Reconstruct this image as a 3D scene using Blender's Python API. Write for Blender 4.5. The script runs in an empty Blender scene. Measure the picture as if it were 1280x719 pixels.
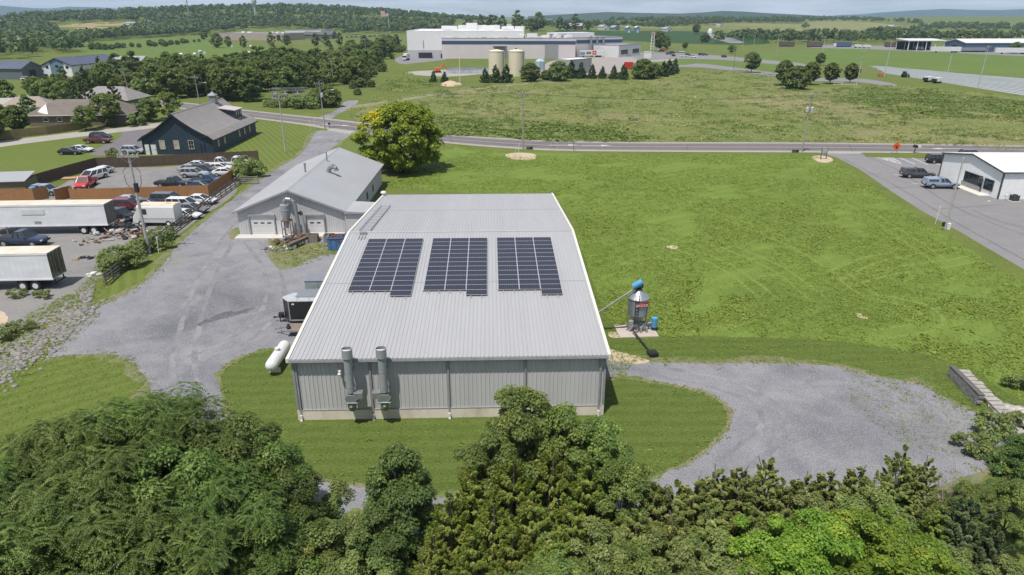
import bpy, bmesh, math, random
import numpy as np
from mathutils import Vector, Matrix, Euler
R = math.radians
C = bpy.context.scene.collection
SC = bpy.context.scene
random.seed(7)
RNG = np.random.default_rng(11)

# ------------------------------------------------------------------ camera
CAM_H, PITCH, FPX = 27.3, R(21.75), 853.3
cd = bpy.data.cameras.new('camera'); cam = bpy.data.objects.new('camera', cd); C.objects.link(cam)
cam.location = (0, 0, CAM_H); cam.rotation_euler = (R(90) - PITCH, 0, 0)
cd.sensor_width = 36; cd.lens = 24; cd.clip_start = 0.5; cd.clip_end = 60000
SC.camera = cam

HILLS = [  # x, y, sx, sy, height : gentle ground beyond the factory
    (-560, 1650, 430, 330, 34), (-330, 1500, 240, 300, 9), (-900, 1500, 330, 420, 8), (-1250, 1250, 300, 420, 16),
    (140, 1250, 260, 260, 7), (520, 1900, 500, 350, 14), (1300, 2400, 650, 450, 20), (-100, 2400, 700, 500, 6),
    (2000, 2500, 500, 600, 14), (-1500, 2600, 700, 500, 22)]
def hz(x, y):
    z = 0.0
    for hx, hy, sx, sy, h in HILLS:
        z = z + h * np.exp(-((x - hx) / sx) ** 2 - ((y - hy) / sy) ** 2)
    f = np.clip((y - 450) / 500.0, 0, 1)
    return z * f * f * (3 - 2 * f)

def ray(px, py):
    u = (px - 640) / FPX; v = (359.5 - py) / FPX
    return u, math.cos(PITCH) + v * math.sin(PITCH), -math.sin(PITCH) + v * math.cos(PITCH)
def G(px, py, z=0.0):
    a, b, c = ray(px, py); t = (z - CAM_H) / c
    return Vector((a * t, b * t, z))
def P(px, py):
    """where the line of sight through a spot of the photograph meets the terrain"""
    a, b, c = ray(px, py)
    if c < 0:
        t = -CAM_H / c
        if b * t < 450: return Vector((a * t, b * t, 0))
    t = 300.0
    while t < 9000:
        if CAM_H + c * t < hz(a * t, b * t): break
        t *= 1.004
    return Vector((a * t, b * t, float(hz(a * t, b * t))))

# ------------------------------------------------------------------ materials
MATS = {}
GREEN = 1.4
def nt(m):
    m.use_nodes = True; n = m.node_tree.nodes; n.clear(); return n, m.node_tree.links
def mixc(n, l, fac, a, b, mode='MIX'):
    x = n.new('ShaderNodeMix'); x.data_type = 'RGBA'; x.blend_type = mode
    for s, v in ((0, fac), (6, a), (7, b)):
        if hasattr(v, 'is_linked') or isinstance(v, bpy.types.NodeSocket): l.new(v, x.inputs[s])
        elif s == 0: x.inputs[0].default_value = v
        else: x.inputs[s].default_value = (*v, 1) if len(v) == 3 else v
    return x.outputs[2]
def noise(n, l, vec, scale, detail=4, rough=.55, dist=0):
    t = n.new('ShaderNodeTexNoise'); t.inputs['Scale'].default_value = scale; t.inputs['Detail'].default_value = detail
    t.inputs['Roughness'].default_value = rough; t.inputs['Distortion'].default_value = dist
    if vec is not None: l.new(vec, t.inputs['Vector'])
    return t.outputs['Fac']
def ramp(n, l, fac, lo, hi):
    t = n.new('ShaderNodeMapRange'); t.inputs[1].default_value = lo; t.inputs[2].default_value = hi; t.clamp = True
    l.new(fac, t.inputs[0]); return t.outputs[0]
def scalev(n, l, vec, s):
    t = n.new('ShaderNodeMapping'); t.inputs['Scale'].default_value = s; l.new(vec, t.inputs['Vector']); return t.outputs[0]

def M(name, col, rough=.6, metal=0.0, col2=None, nscale=2.0, lo=.35, hi=.65, bump=0.0, bscale=20, spec=.5, stretch=(1, 1, 1), fine=.12):
    """plain surface: base colour, a second colour in noise patches, small-scale grain and bump"""
    if name in MATS: return MATS[name]
    m = bpy.data.materials.new(name); n, l = nt(m)
    out = n.new('ShaderNodeOutputMaterial'); b = n.new('ShaderNodeBsdfPrincipled'); l.new(b.outputs[0], out.inputs[0])
    b.inputs['Roughness'].default_value = rough; b.inputs['Metallic'].default_value = metal
    b.inputs['Specular IOR Level'].default_value = spec
    tc = n.new('ShaderNodeTexCoord'); v = scalev(n, l, tc.outputs['Object'], stretch)
    col = tuple(x * .86 for x in col); c2 = tuple(x * .86 for x in col2) if col2 is not None else tuple(min(1, x * .82) for x in col)
    f = ramp(n, l, noise(n, l, v, nscale, 5), lo, hi)
    c = mixc(n, l, f, col, c2)
    if fine:
        g = ramp(n, l, noise(n, l, v, nscale * 9, 3), .2, .8)
        c = mixc(n, l, fine, c, mixc(n, l, g, (.25, .25, .25), (1, 1, 1)), 'MULTIPLY')
    l.new(c, b.inputs['Base Color'])
    if bump:
        bp = n.new('ShaderNodeBump'); bp.inputs['Strength'].default_value = bump; bp.inputs['Distance'].default_value = .05
        l.new(noise(n, l, v, bscale, 3), bp.inputs['Height']); l.new(bp.outputs[0], b.inputs['Normal'])
    MATS[name] = m; return m

def ground_mat(name, cols, s_big=.03, s_mid=.35, s_fine=5.0, bump=.4, stripes=None, patches=None, rough=.95, specks=None, bdist=.12):
    """cols = three colours: main, patch, fine grain. stripes = (angle_deg, width_m, amount, colour). patches = list of (colour, scale, lo, hi)."""
    m = bpy.data.materials.new(name); n, l = nt(m)
    out = n.new('ShaderNodeOutputMaterial'); b = n.new('ShaderNodeBsdfPrincipled'); l.new(b.outputs[0], out.inputs[0])
    b.inputs['Roughness'].default_value = rough; b.inputs['Specular IOR Level'].default_value = .15
    geo = n.new('ShaderNodeNewGeometry'); pos = geo.outputs['Position']
    f1 = ramp(n, l, noise(n, l, pos, s_big, 5), .38, .62)
    c = mixc(n, l, f1, cols[0], cols[1])
    f2 = ramp(n, l, noise(n, l, pos, s_mid, 6, .65), .35, .7)
    c = mixc(n, l, f2, c, cols[2])
    if stripes:
        ang, w, amt, sc = stripes
        mp = n.new('ShaderNodeMapping'); mp.inputs['Rotation'].default_value = (0, 0, R(ang)); l.new(pos, mp.inputs['Vector'])
        wv = n.new('ShaderNodeTexWave'); wv.inputs['Scale'].default_value = .314 / w; wv.inputs['Distortion'].default_value = 2.2
        wv.inputs['Detail'].default_value = 2; wv.inputs['Detail Scale'].default_value = .4; l.new(mp.outputs[0], wv.inputs['Vector'])
        sf = n.new('ShaderNodeMath'); sf.operation = 'MULTIPLY'; sf.inputs[1].default_value = amt; l.new(ramp(n, l, wv.outputs['Fac'], .3, .7), sf.inputs[0])
        c = mixc(n, l, sf.outputs[0], c, sc)
    for (pc, ps, lo, hi) in (patches or []):
        pf = ramp(n, l, noise(n, l, pos, ps, 7, .6, .4), lo, hi)
        c = mixc(n, l, pf, c, pc)
    fn = noise(n, l, pos, s_fine, 6, .75)
    g = ramp(n, l, fn, .28, .72)
    c = mixc(n, l, .75, c, mixc(n, l, g, (.45, .45, .45), (1.3, 1.3, 1.3)), 'MULTIPLY')
    if specks:
        sc, lo, hi, ss = specks
        sp = ramp(n, l, noise(n, l, pos, ss, 2, .5), lo, hi); c = mixc(n, l, sp, c, sc)
    l.new(c, b.inputs['Base Color'])
    bp = n.new('ShaderNodeBump'); bp.inputs['Strength'].default_value = bump; bp.inputs['Distance'].default_value = bdist
    l.new(fn, bp.inputs['Height']); l.new(bp.outputs[0], b.inputs['Normal'])
    MATS[name] = m; return m

def leaf_mat(name, ca, cb, cc=None, trans=.3, rough=.5):
    """leaf colour runs ca..cb with a per-leaf 'tint'; each tree differs a little"""
    m = bpy.data.materials.new(name); n, l = nt(m)
    out = n.new('ShaderNodeOutputMaterial'); b = n.new('ShaderNodeBsdfPrincipled')
    b.inputs['Roughness'].default_value = rough; b.inputs['Specular IOR Level'].default_value = .3
    warm = (1.04, 1, .95) if name[:3] in ('oli', 'yel', 'map') else (1.15, 1.02, .85)
    ca, cb = (tuple(x * GREEN * w for x, w in zip(q, warm)) for q in (ca, cb)); cc = cc and tuple(x * GREEN * w for x, w in zip(cc, warm))
    at = n.new('ShaderNodeAttribute'); at.attribute_name = 'tint'
    c = mixc(n, l, ramp(n, l, at.outputs['Fac'], 0, .75), ca, cb)
    if cc: c = mixc(n, l, ramp(n, l, at.outputs['Fac'], .75, 1), c, cc)
    oi = n.new('ShaderNodeObjectInfo')
    hs = n.new('ShaderNodeHueSaturation')
    l.new(ramp2(n, l, oi.outputs['Random'], .494, .518), hs.inputs['Hue']); l.new(ramp2(n, l, oi.outputs['Random'], .82, 1.2), hs.inputs['Value'])
    l.new(c, hs.inputs['Color']); l.new(hs.outputs[0], b.inputs['Base Color'])
    t = n.new('ShaderNodeBsdfTranslucent'); l.new(hs.outputs[0], t.inputs['Color'])
    ms = n.new('ShaderNodeMixShader'); ms.inputs[0].default_value = trans
    l.new(b.outputs[0], ms.inputs[1]); l.new(t.outputs[0], ms.inputs[2]); l.new(ms.outputs[0], out.inputs[0])
    MATS[name] = m; return m
def ramp2(n, l, fac, a, b):
    t = n.new('ShaderNodeMapRange'); t.inputs[3].default_value = a; t.inputs[4].default_value = b; l.new(fac, t.inputs[0]); return t.outputs[0]

# ------------------------------------------------------------------ mesh building
class MB:
    def __init__(s): s.v = []; s.f = []; s.mi = []
    def add(s, vs, fs, mi=0):
        o = len(s.v); s.v += [tuple(x) for x in vs]
        for f in fs: s.f.append(tuple(i + o for i in f)); s.mi.append(mi)
        return s
    def box(s, c, d, rot=0, mi=0, taper=1.0):
        hx, hy, h = d[0] / 2, d[1] / 2, d[2] / 2; cr, sr = math.cos(rot), math.sin(rot); vs = []
        for z, k in ((-h, 1), (h, taper)):
            for x, y in ((-hx, -hy), (hx, -hy), (hx, hy), (-hx, hy)):
                x *= k; y *= k
                vs.append((c[0] + x * cr - y * sr, c[1] + x * sr + y * cr, c[2] + z))
        return s.add(vs, [(3, 2, 1, 0), (4, 5, 6, 7), (0, 1, 5, 4), (1, 2, 6, 5), (2, 3, 7, 6), (3, 0, 4, 7)], mi)
    def tube(s, p0, p1, r0, r1=None, n=10, mi=0, caps=True):
        r1 = r0 if r1 is None else r1; p0, p1 = Vector(p0), Vector(p1); d = (p1 - p0).normalized()
        a = d.orthogonal().normalized(); b = d.cross(a); vs = []
        for p, r in ((p0, r0), (p1, r1)):
            for i in range(n):
                t = 2 * math.pi * i / n; vs.append(p + (a * math.cos(t) + b * math.sin(t)) * r)
        fs = [(i, (i + 1) % n, n + (i + 1) % n, n + i) for i in range(n)]
        if caps: fs += [tuple(reversed(range(n))), tuple(range(n, 2 * n))]
        return s.add(vs, fs, mi)
    def path(s, pts, r, n=8, mi=0):
        for a, b in zip(pts[:-1], pts[1:]): s.tube(a, b, r, r, n, mi)
        return s
    def lathe(s, prof, c=(0, 0, 0), n=20, mi=0):
        vs = []
        for r, z in prof:
            for i in range(n):
                t = 2 * math.pi * i / n; vs.append((c[0] + r * math.cos(t), c[1] + r * math.sin(t), c[2] + z))
        fs = []
        for k in range(len(prof) - 1):
            for i in range(n):
                j = (i + 1) % n; fs.append((k * n + i, k * n + j, (k + 1) * n + j, (k + 1) * n + i))
        if prof[0][0] > .01: fs.append(tuple(reversed(range(n))))
        if prof[-1][0] > .01: fs.append(tuple(range((len(prof) - 1) * n, len(prof) * n)))
        return s.add(vs, fs, mi)
    def loft(s, rings, mi=0, caps=True):
        n = len(rings[0]); vs = [p for r in rings for p in r]; fs = []
        for k in range(len(rings) - 1):
            for i in range(n):
                j = (i + 1) % n; fs.append((k * n + i, k * n + j, (k + 1) * n + j, (k + 1) * n + i))
        if caps: fs += [tuple(reversed(range(n))), tuple(range((len(rings) - 1) * n, len(rings) * n))]
        return s.add(vs, fs, mi)
    def prism(s, poly, d, mi=0):
        """poly = 3D points of one face, d = extrusion vector"""
        n = len(poly); d = Vector(d); vs = [Vector(p) for p in poly] + [Vector(p) + d for p in poly]
        return s.add(vs, [tuple(reversed(range(n))), tuple(range(n, 2 * n))] + [(i, (i + 1) % n, n + (i + 1) % n, n + i) for i in range(n)], mi)
    def build(s, name, mats, parent=None, loc=None, rot=None, bevel=0, smooth=False):
        me = bpy.data.meshes.new(name); me.from_pydata(s.v, [], s.f)
        for m in (mats if isinstance(mats, (list, tuple)) else [mats]): me.materials.append(m)
        if max(s.mi, default=0): me.polygons.foreach_set('material_index', s.mi)
        bm = bmesh.new(); bm.from_mesh(me); bmesh.ops.recalc_face_normals(bm, faces=bm.faces); bm.to_mesh(me); bm.free()
        if smooth: me.shade_smooth(); me.set_sharp_from_angle(angle=R(38))
        o = bpy.data.objects.new(name, me); C.objects.link(o)
        if parent: o.parent = parent
        if loc is not None: o.location = loc
        if rot is not None: o.rotation_euler = (0, 0, rot)
        if bevel:
            b = o.modifiers.new('edge', 'BEVEL'); b.width = bevel; b.segments = 2; b.limit_method = 'ANGLE'
        return o

def tag(o, label=None, cat=None, group=None, kind=None):
    if label: o['label'] = label
    if cat: o['category'] = cat
    if group: o['group'] = group
    if kind: o['kind'] = kind
    return o
def thing(name, label, cat, loc=(0, 0, 0), rotz=0, group=None):
    o = bpy.data.objects.new(name, None); C.objects.link(o); o.empty_display_size = .2
    o.location = loc; o.rotation_euler = (0, 0, rotz); return tag(o, label, cat, group)
def dup(root, loc, rotz, label=None, group=None, scale=None):
    r = root.copy(); C.objects.link(r); r.location = loc; r.rotation_euler = (0, 0, rotz)
    if scale is not None: r.scale = scale if hasattr(scale, '__len__') else (scale,) * 3
    tag(r, label, None, group)
    for ch in list(root.children):
        c = ch.copy(); C.objects.link(c); c.parent = r
        for g in ch.children:
            d = g.copy(); C.objects.link(d); d.parent = c
    return r
def delete_tree(root):
    for ch in list(root.children): delete_tree(ch)
    bpy.data.objects.remove(root)

def np_mesh(name, verts, quads, mat, tint=None, parent=None):
    """big meshes straight from arrays; quads (N,4)"""
    me = bpy.data.meshes.new(name); nv, nf = len(verts), len(quads)
    me.vertices.add(nv); me.vertices.foreach_set('co', np.ascontiguousarray(verts, dtype=np.float32).ravel())
    k = quads.shape[1]
    me.loops.add(nf * k); me.loops.foreach_set('vertex_index', np.ascontiguousarray(quads, dtype=np.int32).ravel())
    me.polygons.add(nf); me.polygons.foreach_set('loop_start', np.arange(0, nf * k, k, dtype=np.int32))
    try: me.polygons.foreach_set('loop_total', np.full(nf, k, dtype=np.int32))
    except Exception: pass
    if tint is not None:
        a = me.attributes.new('tint', 'FLOAT', 'POINT'); a.data.foreach_set('value', np.ascontiguousarray(tint, dtype=np.float32))
    me.update(); me.validate(); me.materials.append(mat)
    o = bpy.data.objects.new(name, me); C.objects.link(o)
    if parent: o.parent = parent
    return o

def unit(a): return a / np.maximum(np.linalg.norm(a, axis=1, keepdims=True), 1e-9)
def leaf_quads(cen, nrm, along, length, width):
    """one small bent leaf (kite of four points) per row"""
    nrm = unit(nrm); along = unit(along - nrm * np.sum(along * nrm, 1, keepdims=True)); side = np.cross(nrm, along)
    L = np.reshape(length, (-1, 1)) * np.ones((len(cen), 1)); W = np.reshape(width, (-1, 1)) * np.ones((len(cen), 1))
    v = np.stack([cen - along * L * .5, cen + side * W * .5 + nrm * L * .06 - along * L * .05, cen + along * L * .5 - nrm * L * .1,
                  cen - side * W * .5 + nrm * L * .06 - along * L * .05], 1)
    return v.reshape(-1, 3), np.arange(len(cen) * 4).reshape(-1, 4)
def in_poly(pts, poly):
    x, y = pts[:, 0], pts[:, 1]; c = np.zeros(len(pts), bool); n = len(poly)
    for i in range(n):
        x0, y0 = poly[i][:2]; x1, y1 = poly[(i + 1) % n][:2]
        if y0 == y1: continue
        c ^= ((y0 > y) != (y1 > y)) & (x < (x1 - x0) * (y - y0) / (y1 - y0) + x0)
    return c
def scatter_poly(poly, n, rng=RNG):
    a = np.array([(p[0], p[1]) for p in poly]); lo, hi = a.min(0), a.max(0); out = []
    tot = 0
    while tot < n:
        q = rng.uniform(lo, hi, (n * 2, 2)); q = q[in_poly(q, a)]; out.append(q); tot += len(q)
        if len(out) > 60: break
    return np.concatenate(out)[:n]
def smooth_poly(pts, sub=6, jit=0.0, closed=True, seed=1):
    rg = random.Random(seed); n = len(pts); out = []
    for i in range(n if closed else n - 1):
        p0, p1, p2, p3 = (Vector(pts[(i + k) % n] if closed else pts[min(max(i + k, 0), n - 1)]) for k in (-1, 0, 1, 2))
        for k in range(sub):
            t = k / sub
            q = .5 * ((2 * p1) + (p2 - p0) * t + (2 * p0 - 5 * p1 + 4 * p2 - p3) * t * t + (3 * p1 - p0 - 3 * p2 + p3) * t ** 3)
            if jit: q = q + Vector((rg.uniform(-jit, jit), rg.uniform(-jit, jit), 0))
            out.append(q)
    if not closed: out.append(Vector(pts[-1]))
    return out
def sheet(name, px, z, mat, sub=6, jit=0.0, label=None, kind='structure', far=False, seed=1):
    pts = [P(*p) for p in px]
    if sub > 1: pts = smooth_poly(pts, sub, jit, True, seed)
    if far:   # drape over the rolling ground
        bm = bmesh.new(); vs = [bm.verts.new((p.x, p.y, 0)) for p in pts]; bm.faces.new(vs)
        bmesh.ops.triangulate(bm, faces=bm.faces)
        for _ in range(6):
            es = [e for e in bm.edges if e.calc_length() > 70]
            if not es: break
            bmesh.ops.subdivide_edges(bm, edges=es, cuts=1); bmesh.ops.triangulate(bm, faces=bm.faces)
        for v in bm.verts: v.co.z = float(hz(v.co.x, v.co.y)) + z
        me = bpy.data.meshes.new(name); bm.to_mesh(me); bm.free()
        for p in me.polygons:
            if p.normal.z < 0: p.flip()
        me.materials.append(mat); o = bpy.data.objects.new(name, me); C.objects.link(o)
    else:
        mb = MB(); mb.add([(p.x, p.y, z) for p in pts], [tuple(range(len(pts)))]); o = mb.build(name, mat)
        if o.data.polygons[0].normal.z < 0: o.data.flip_normals()
    tag(o, label, None, None, kind); return o, pts
def ribbon(name, left, right, z, mat, kind='structure', label=None):
    mb = MB(); n = len(left)
    mb.add([(p.x, p.y, p.z + z) for p in left] + [(p.x, p.y, p.z + z) for p in right], [(i, i + 1, n + i + 1, n + i) for i in range(n - 1)])
    o = mb.build(name, mat)
    for p in o.data.polygons:
        if p.normal.z < 0: p.flip()
    return tag(o, label, None, None, kind)
# ------------------------------------------------------------------ light, sky, air
SUN_D = Vector((1.05, 1.72, -5)).normalized()
def make_world():
    sd = bpy.data.lights.new('sun', 'SUN'); so = bpy.data.objects.new('sun', sd); C.objects.link(so)
    so.rotation_euler = SUN_D.to_track_quat('-Z', 'Y').to_euler(); so.location = (0, 0, 200)
    sd.energy = 4.15; sd.angle = R(.53); sd.color = (1, .955, .89)
    w = bpy.data.worlds.new('World'); SC.world = w; w.use_nodes = True
    n, l = w.node_tree.nodes, w.node_tree.links; n.clear()
    out = n.new('ShaderNodeOutputWorld'); bg = n.new('ShaderNodeBackground'); bg.inputs[1].default_value = .10
    sky = n.new('ShaderNodeTexSky'); sky.sky_type = 'NISHITA'; sky.sun_disc = False
    sky.sun_elevation = math.asin(-SUN_D.z); sky.sun_rotation = math.atan2(-SUN_D.x, -SUN_D.y) % (2 * math.pi)
    sky.air_density = 1.0; sky.dust_density = 1.2; sky.altitude = 300
    tc = n.new('ShaderNodeTexCoord')
    mp = n.new('ShaderNodeMapping'); mp.inputs['Scale'].default_value = (1.6, 1.6, 16); l.new(tc.outputs['Generated'], mp.inputs[0])
    f = ramp(n, l, noise(n, l, mp.outputs[0], 2.6, 8, .62, .5), .34, .60)
    g = noise(n, l, mp.outputs[0], 7, 6, .6)
    cl = mixc(n, l, g, (7.0, 7.1, 7.2), (9.6, 9.3, 8.9))
    m = n.new('ShaderNodeMath'); m.operation = 'MULTIPLY'; m.inputs[1].default_value = .88; sx = n.new('ShaderNodeSeparateXYZ'); l.new(tc.outputs['Generated'], sx.inputs[0]); el = n.new('ShaderNodeMapRange'); el.inputs[1].default_value = .06; el.inputs[2].default_value = .45; el.inputs[3].default_value = 1; el.inputs[4].default_value = .3; l.new(sx.outputs[2], el.inputs[0]); fe = n.new('ShaderNodeMath'); fe.operation = 'MULTIPLY'; l.new(f, fe.inputs[0]); l.new(el.outputs[0], fe.inputs[1]); l.new(fe.outputs[0], m.inputs[0])
    c = mixc(n, l, m.outputs[0], sky.outputs[0], cl)
    l.new(c, bg.inputs[0]); l.new(bg.outputs[0], out.inputs[0])
    SC.view_settings.view_transform = 'Standard'; SC.view_settings.look = 'None'; SC.view_settings.exposure = EXPOSURE; SC.view_settings.gamma = 1
    SC.cycles.use_denoising = True; SC.cycles.max_bounces = 6; SC.cycles.diffuse_bounces = 2; SC.cycles.glossy_bounces = 2
    SC.cycles.transmission_bounces = 2; SC.cycles.volume_bounces = 0; SC.cycles.transparent_max_bounces = 4
    SC.cycles.use_adaptive_sampling = True; SC.cycles.caustics_reflective = False; SC.cycles.caustics_refractive = False
EXPOSURE = 0.33
make_world()
hm = bpy.data.materials.new('haze_air'); n_, l_ = nt(hm)
o_ = n_.new('ShaderNodeOutputMaterial'); pv = n_.new('ShaderNodeVolumePrincipled'); pv.inputs['Density'].default_value = 8.5e-5
pv.inputs['Color'].default_value = (.52, .74, 1, 1); pv.inputs['Anisotropy'].default_value = 0
l_.new(pv.outputs[0], o_.inputs['Volume'])
mb = MB(); mb.box((0, 0, 178), (25600, 25600, 362)); tag(mb.build('haze', hm), None, None, None, 'stuff')

# ------------------------------------------------------------------ ground
LAWN = ((.112, .148, .028), (.132, .165, .036), (.095, .132, .024))
m_ground = ground_mat('grassland', ((.125, .155, .032), (.14, .165, .042), (.10, .13, .028)), .012, .12, 3.0, .35, patches=[((.14, .13, .055), .02, .6, .75)])
m_lawn = ground_mat('mown_lawn', LAWN, .05, .5, 6.0, .5, stripes=(52, 1.5, .5, (.150, .18, .048)))
m_lawn2 = ground_mat('mown_lawn_rows', LAWN, .05, .5, 6.0, .5, stripes=(-28, 1.3, .55, (.155, .19, .048)))
m_lawn3 = ground_mat('mown_lawn_front', ((.088, .125, .026), (.104, .138, .032), (.076, .112, .022)), .09, .6, 7.0, .5, stripes=(88, 1.3, .4, (.125, .155, .042)))
m_clover = ground_mat('clover_field', ((.140, .204, .036), (.120, .178, .030), (.162, .226, .044)), .035, .35, 4.0, .7, stripes=(58, 2.3, .4, (.118, .165, .032)), patches=[((.19, .21, .06), .02, .55, .72), ((.105, .155, .03), .05, .56, .70), ((.17, .19, .07), .25, .66, .8)], bdist=.10)
m_meadow = ground_mat('rough_meadow', ((.152, .182, .054), (.125, .163, .044), (.185, .185, .07)), .02, .15, 2.0, .7, patches=[((.26, .215, .115), .014, .50, .66), ((.10, .14, .045), .09, .58, .68)], bdist=.2)
m_gravel = ground_mat('grey_gravel', ((.215, .215, .23), (.17, .17, .185), (.26, .255, .265)), .06, .45, 7.0, .8, patches=[((.135, .135, .148), .055, .53, .66), ((.24, .215, .175), .11, .62, .76), ((.275, .272, .28), .16, .56, .72)], specks=((.4, .4, .4), .62, .7, 16), bdist=.08)
m_yard = ground_mat('dusty_yard', ((.215, .21, .205), (.18, .178, .178), (.25, .237, .22)), .07, .4, 6.0, .6, patches=[((.27, .2, .14), .06, .60, .73)], bdist=.06)
m_asphalt = ground_mat('worn_asphalt', ((.165, .15, .158), (.148, .137, .145), (.18, .165, .17)), .05, .4, 8.0, .2, bdist=.02)
m_lot = ground_mat('pale_asphalt', ((.215, .208, .208), (.195, .19, .192), (.232, .224, .22)), .05, .3, 6.0, .15, bdist=.02)
m_concrete = ground_mat('pale_concrete_lane', ((.34, .315, .28), (.30, .28, .255), (.37, .345, .31)), .08, .5, 6.0, .1, bdist=.02)
m_tan = ground_mat('hay_field', ((.30, .235, .115), (.26, .215, .10), (.33, .26, .14)), .01, .05, .5, .3)
m_green_far = ground_mat('pasture', ((.112, .165, .034), (.128, .175, .04), (.095, .145, .03)), .012, .08, 1.0, .3)
m_dark_crop = ground_mat('dark_crop', ((.035, .075, .022), (.04, .085, .025), (.03, .065, .02)), .01, .08, 1.0, .5)
m_yellow_green = ground_mat('ripening_field', ((.20, .20, .075), (.24, .215, .09), (.16, .18, .06)), .008, .05, .5, .3)
m_dirt = M('bare_soil', (.36, .25, .16), .95, col2=(.42, .32, .22), nscale=1.5, bump=.3)
m_mulch = M('pale_mulch', (.56, .45, .31), .95, col2=(.48, .37, .25), nscale=3, bump=.5)
m_plaster = ground_mat('plastic_rows', ((.24, .25, .265), (.215, .222, .24), (.265, .27, .285)), .02, .1, .8, .2, stripes=(-(math.degrees(math.atan2(*reversed((G(1180, 101) - G(1110, 92)).xy))) + 90), 5.0, 1.0, (.12, .14, .10)))
m_white_paint = M('white_road_paint', (.72, .71, .68), .7, col2=(.6, .59, .57), nscale=3)
m_yellow_paint = M('yellow_road_paint', (.62, .45, .14), .7)

def make_ground():
    rad = np.concatenate([np.linspace(0, 60, 4)[1:], np.geomspace(80, 12600, 110)]); ang = np.linspace(0, 2 * np.pi, 361)[:-1]
    A, Rr = np.meshgrid(ang, rad); X = np.sin(A) * Rr; Y = np.cos(A) * Rr; Z = hz(X, Y)
    v = np.stack([X, Y, Z], -1).reshape(-1, 3); v = np.vstack([v, [[0, 0, 0]]]); n = len(ang); f = []
    idx = np.arange(len(rad) * n).reshape(len(rad), n); nx = np.roll(idx, -1, 1)
    q = np.stack([idx[:-1], idx[1:], nx[1:], nx[:-1]], -1).reshape(-1, 4)
    o = np_mesh('ground', v, q, m_ground); me = o.data
    mb = MB(); bm = bmesh.new(); bm.from_mesh(me); bm.verts.ensure_lookup_table(); cvt = bm.verts[len(v) - 1]
    for i in range(n): bm.faces.new((cvt, bm.verts[i], bm.verts[(i + 1) % n]))
    bmesh.ops.recalc_face_normals(bm, faces=bm.faces)
    if sum(f.normal.z for f in bm.faces) < 0: bmesh.ops.reverse_faces(bm, faces=bm.faces)
    bm.to_mesh(me); bm.free(); me.shade_smooth(); tag(o, None, None, None, 'structure')
make_ground()

gravel_px = [(398, 164), (437, 167), (424, 178), (412, 190), (408, 215), (440, 262), (478, 262), (476, 300), (600, 440), (757, 446), (800, 452), (880, 455), (960, 454),
             (1040, 458), (1090, 470), (1150, 482), (1196, 506), (1256, 530), (1272, 552), (1245, 580), (1130, 622), (900, 690), (700, 705), (560, 700), (470, 680),
             (395, 645), (325, 604), (258, 552), (213, 516), (190, 492), (183, 474), (164, 453), (138, 443), (82, 444), (57, 447), (84, 412), (112, 389), (150, 372), (190, 345), (225, 305), (262, 272), (300, 243), (345, 212), (372, 196), (386, 180)]
_, GRAVEL = sheet('gravel_drive', gravel_px, .014, m_gravel, 8, .10)
isl_px = [(277, 470), (300, 449), (330, 440), (372, 437), (450, 450), (600, 455), (757, 475), (775, 474), (830, 481), (880, 493), (902, 506), (909, 520), (900, 541), (868, 570), (800, 600), (700, 614), (560, 613), (470, 606), (400, 596), (335, 571), (302, 542), (284, 505)]
_, ISLAND = sheet('lawn_island', isl_px, .024, m_lawn3, 8, .10)
QTRACK = []
m_fringe = ground_mat('dry_grass_margin', ((.18, .175, .085), (.13, .16, .055), (.235, .205, .135)), .2, .8, 5.0, .6, patches=[((.11, .155, .04), .35, .5, .62)], bdist=.1)
def fringe(poly, wd, z, seed):
    rg = random.Random(seed); n = len(poly); cs = sum(a.x * b.y - b.x * a.y for a, b in zip(poly, poly[1:] + poly[:1])); out = []; w = wd
    for i in range(n):
        d = (poly[(i + 2) % n] - poly[i - 2]).xy.normalized(); s = 1 if cs > 0 else -1; w = w * .7 + .3 * wd * rg.uniform(-.6, 2.8)
        out.append((poly[i].x + d.y * s * w, poly[i].y - d.x * s * w, z))
    o = MB().add(out, [tuple(range(n))]).build('dry_margin', m_fringe)
    if o.data.polygons[0].normal.z < 0: o.data.flip_normals()
    tag(o, None, None, None, 'structure')
fringe(GRAVEL, .75, .010, 1); fringe(ISLAND, .38, .019, 2)
_, CLOVER = sheet('clover_field', [(480, 233), (520, 215), (548, 184), (640, 190), (800, 193), (1000, 195), (1042, 202), (1075, 222), (1120, 255), (1180, 292), (1250, 338), (1300, 372), (1330, 500), (1280, 500), (1190, 452), (1090, 432), (1000, 424), (900, 421), (830, 419), (775, 408), (748, 372), (722, 300), (700, 255), (600, 243)], .006, m_clover, 5, .25)
for q in ([(1040, 345), (1090, 325), (1150, 313), (1192, 306)], [(1060, 352), (1120, 338), (1180, 330), (1222, 323)], [(1100, 372), (1150, 384), (1165, 398), (1150, 410), (1100, 418)], [(820, 300), (900, 330), (960, 372)], [(860, 290), (960, 330), (1020, 372)], [(880, 262), (1000, 310), (1090, 372)], [(1010, 225), (1090, 270), (1180, 330)]):
    for o_s in (-.9, .9): QTRACK.append((q, o_s))
_, LAWNR = sheet('mown_margin', [(690, 240), (722, 300), (748, 372), (775, 408), (830, 419), (900, 421), (1000, 424), (1090, 432), (1190, 452), (1280, 500), (1290, 540), (1250, 526), (1192, 503), (1150, 480), (1090, 468), (1040, 456), (960, 452), (880, 453), (800, 450), (752, 445)], .004, m_lawn3, 4, .08)
_, LAWNL = sheet('lawn_west', [(-60, 447), (60, 447), (140, 443), (166, 454), (184, 475), (190, 492), (200, 505), (120, 600), (-90, 620)], .005, m_lawn, 6, .08)
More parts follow.
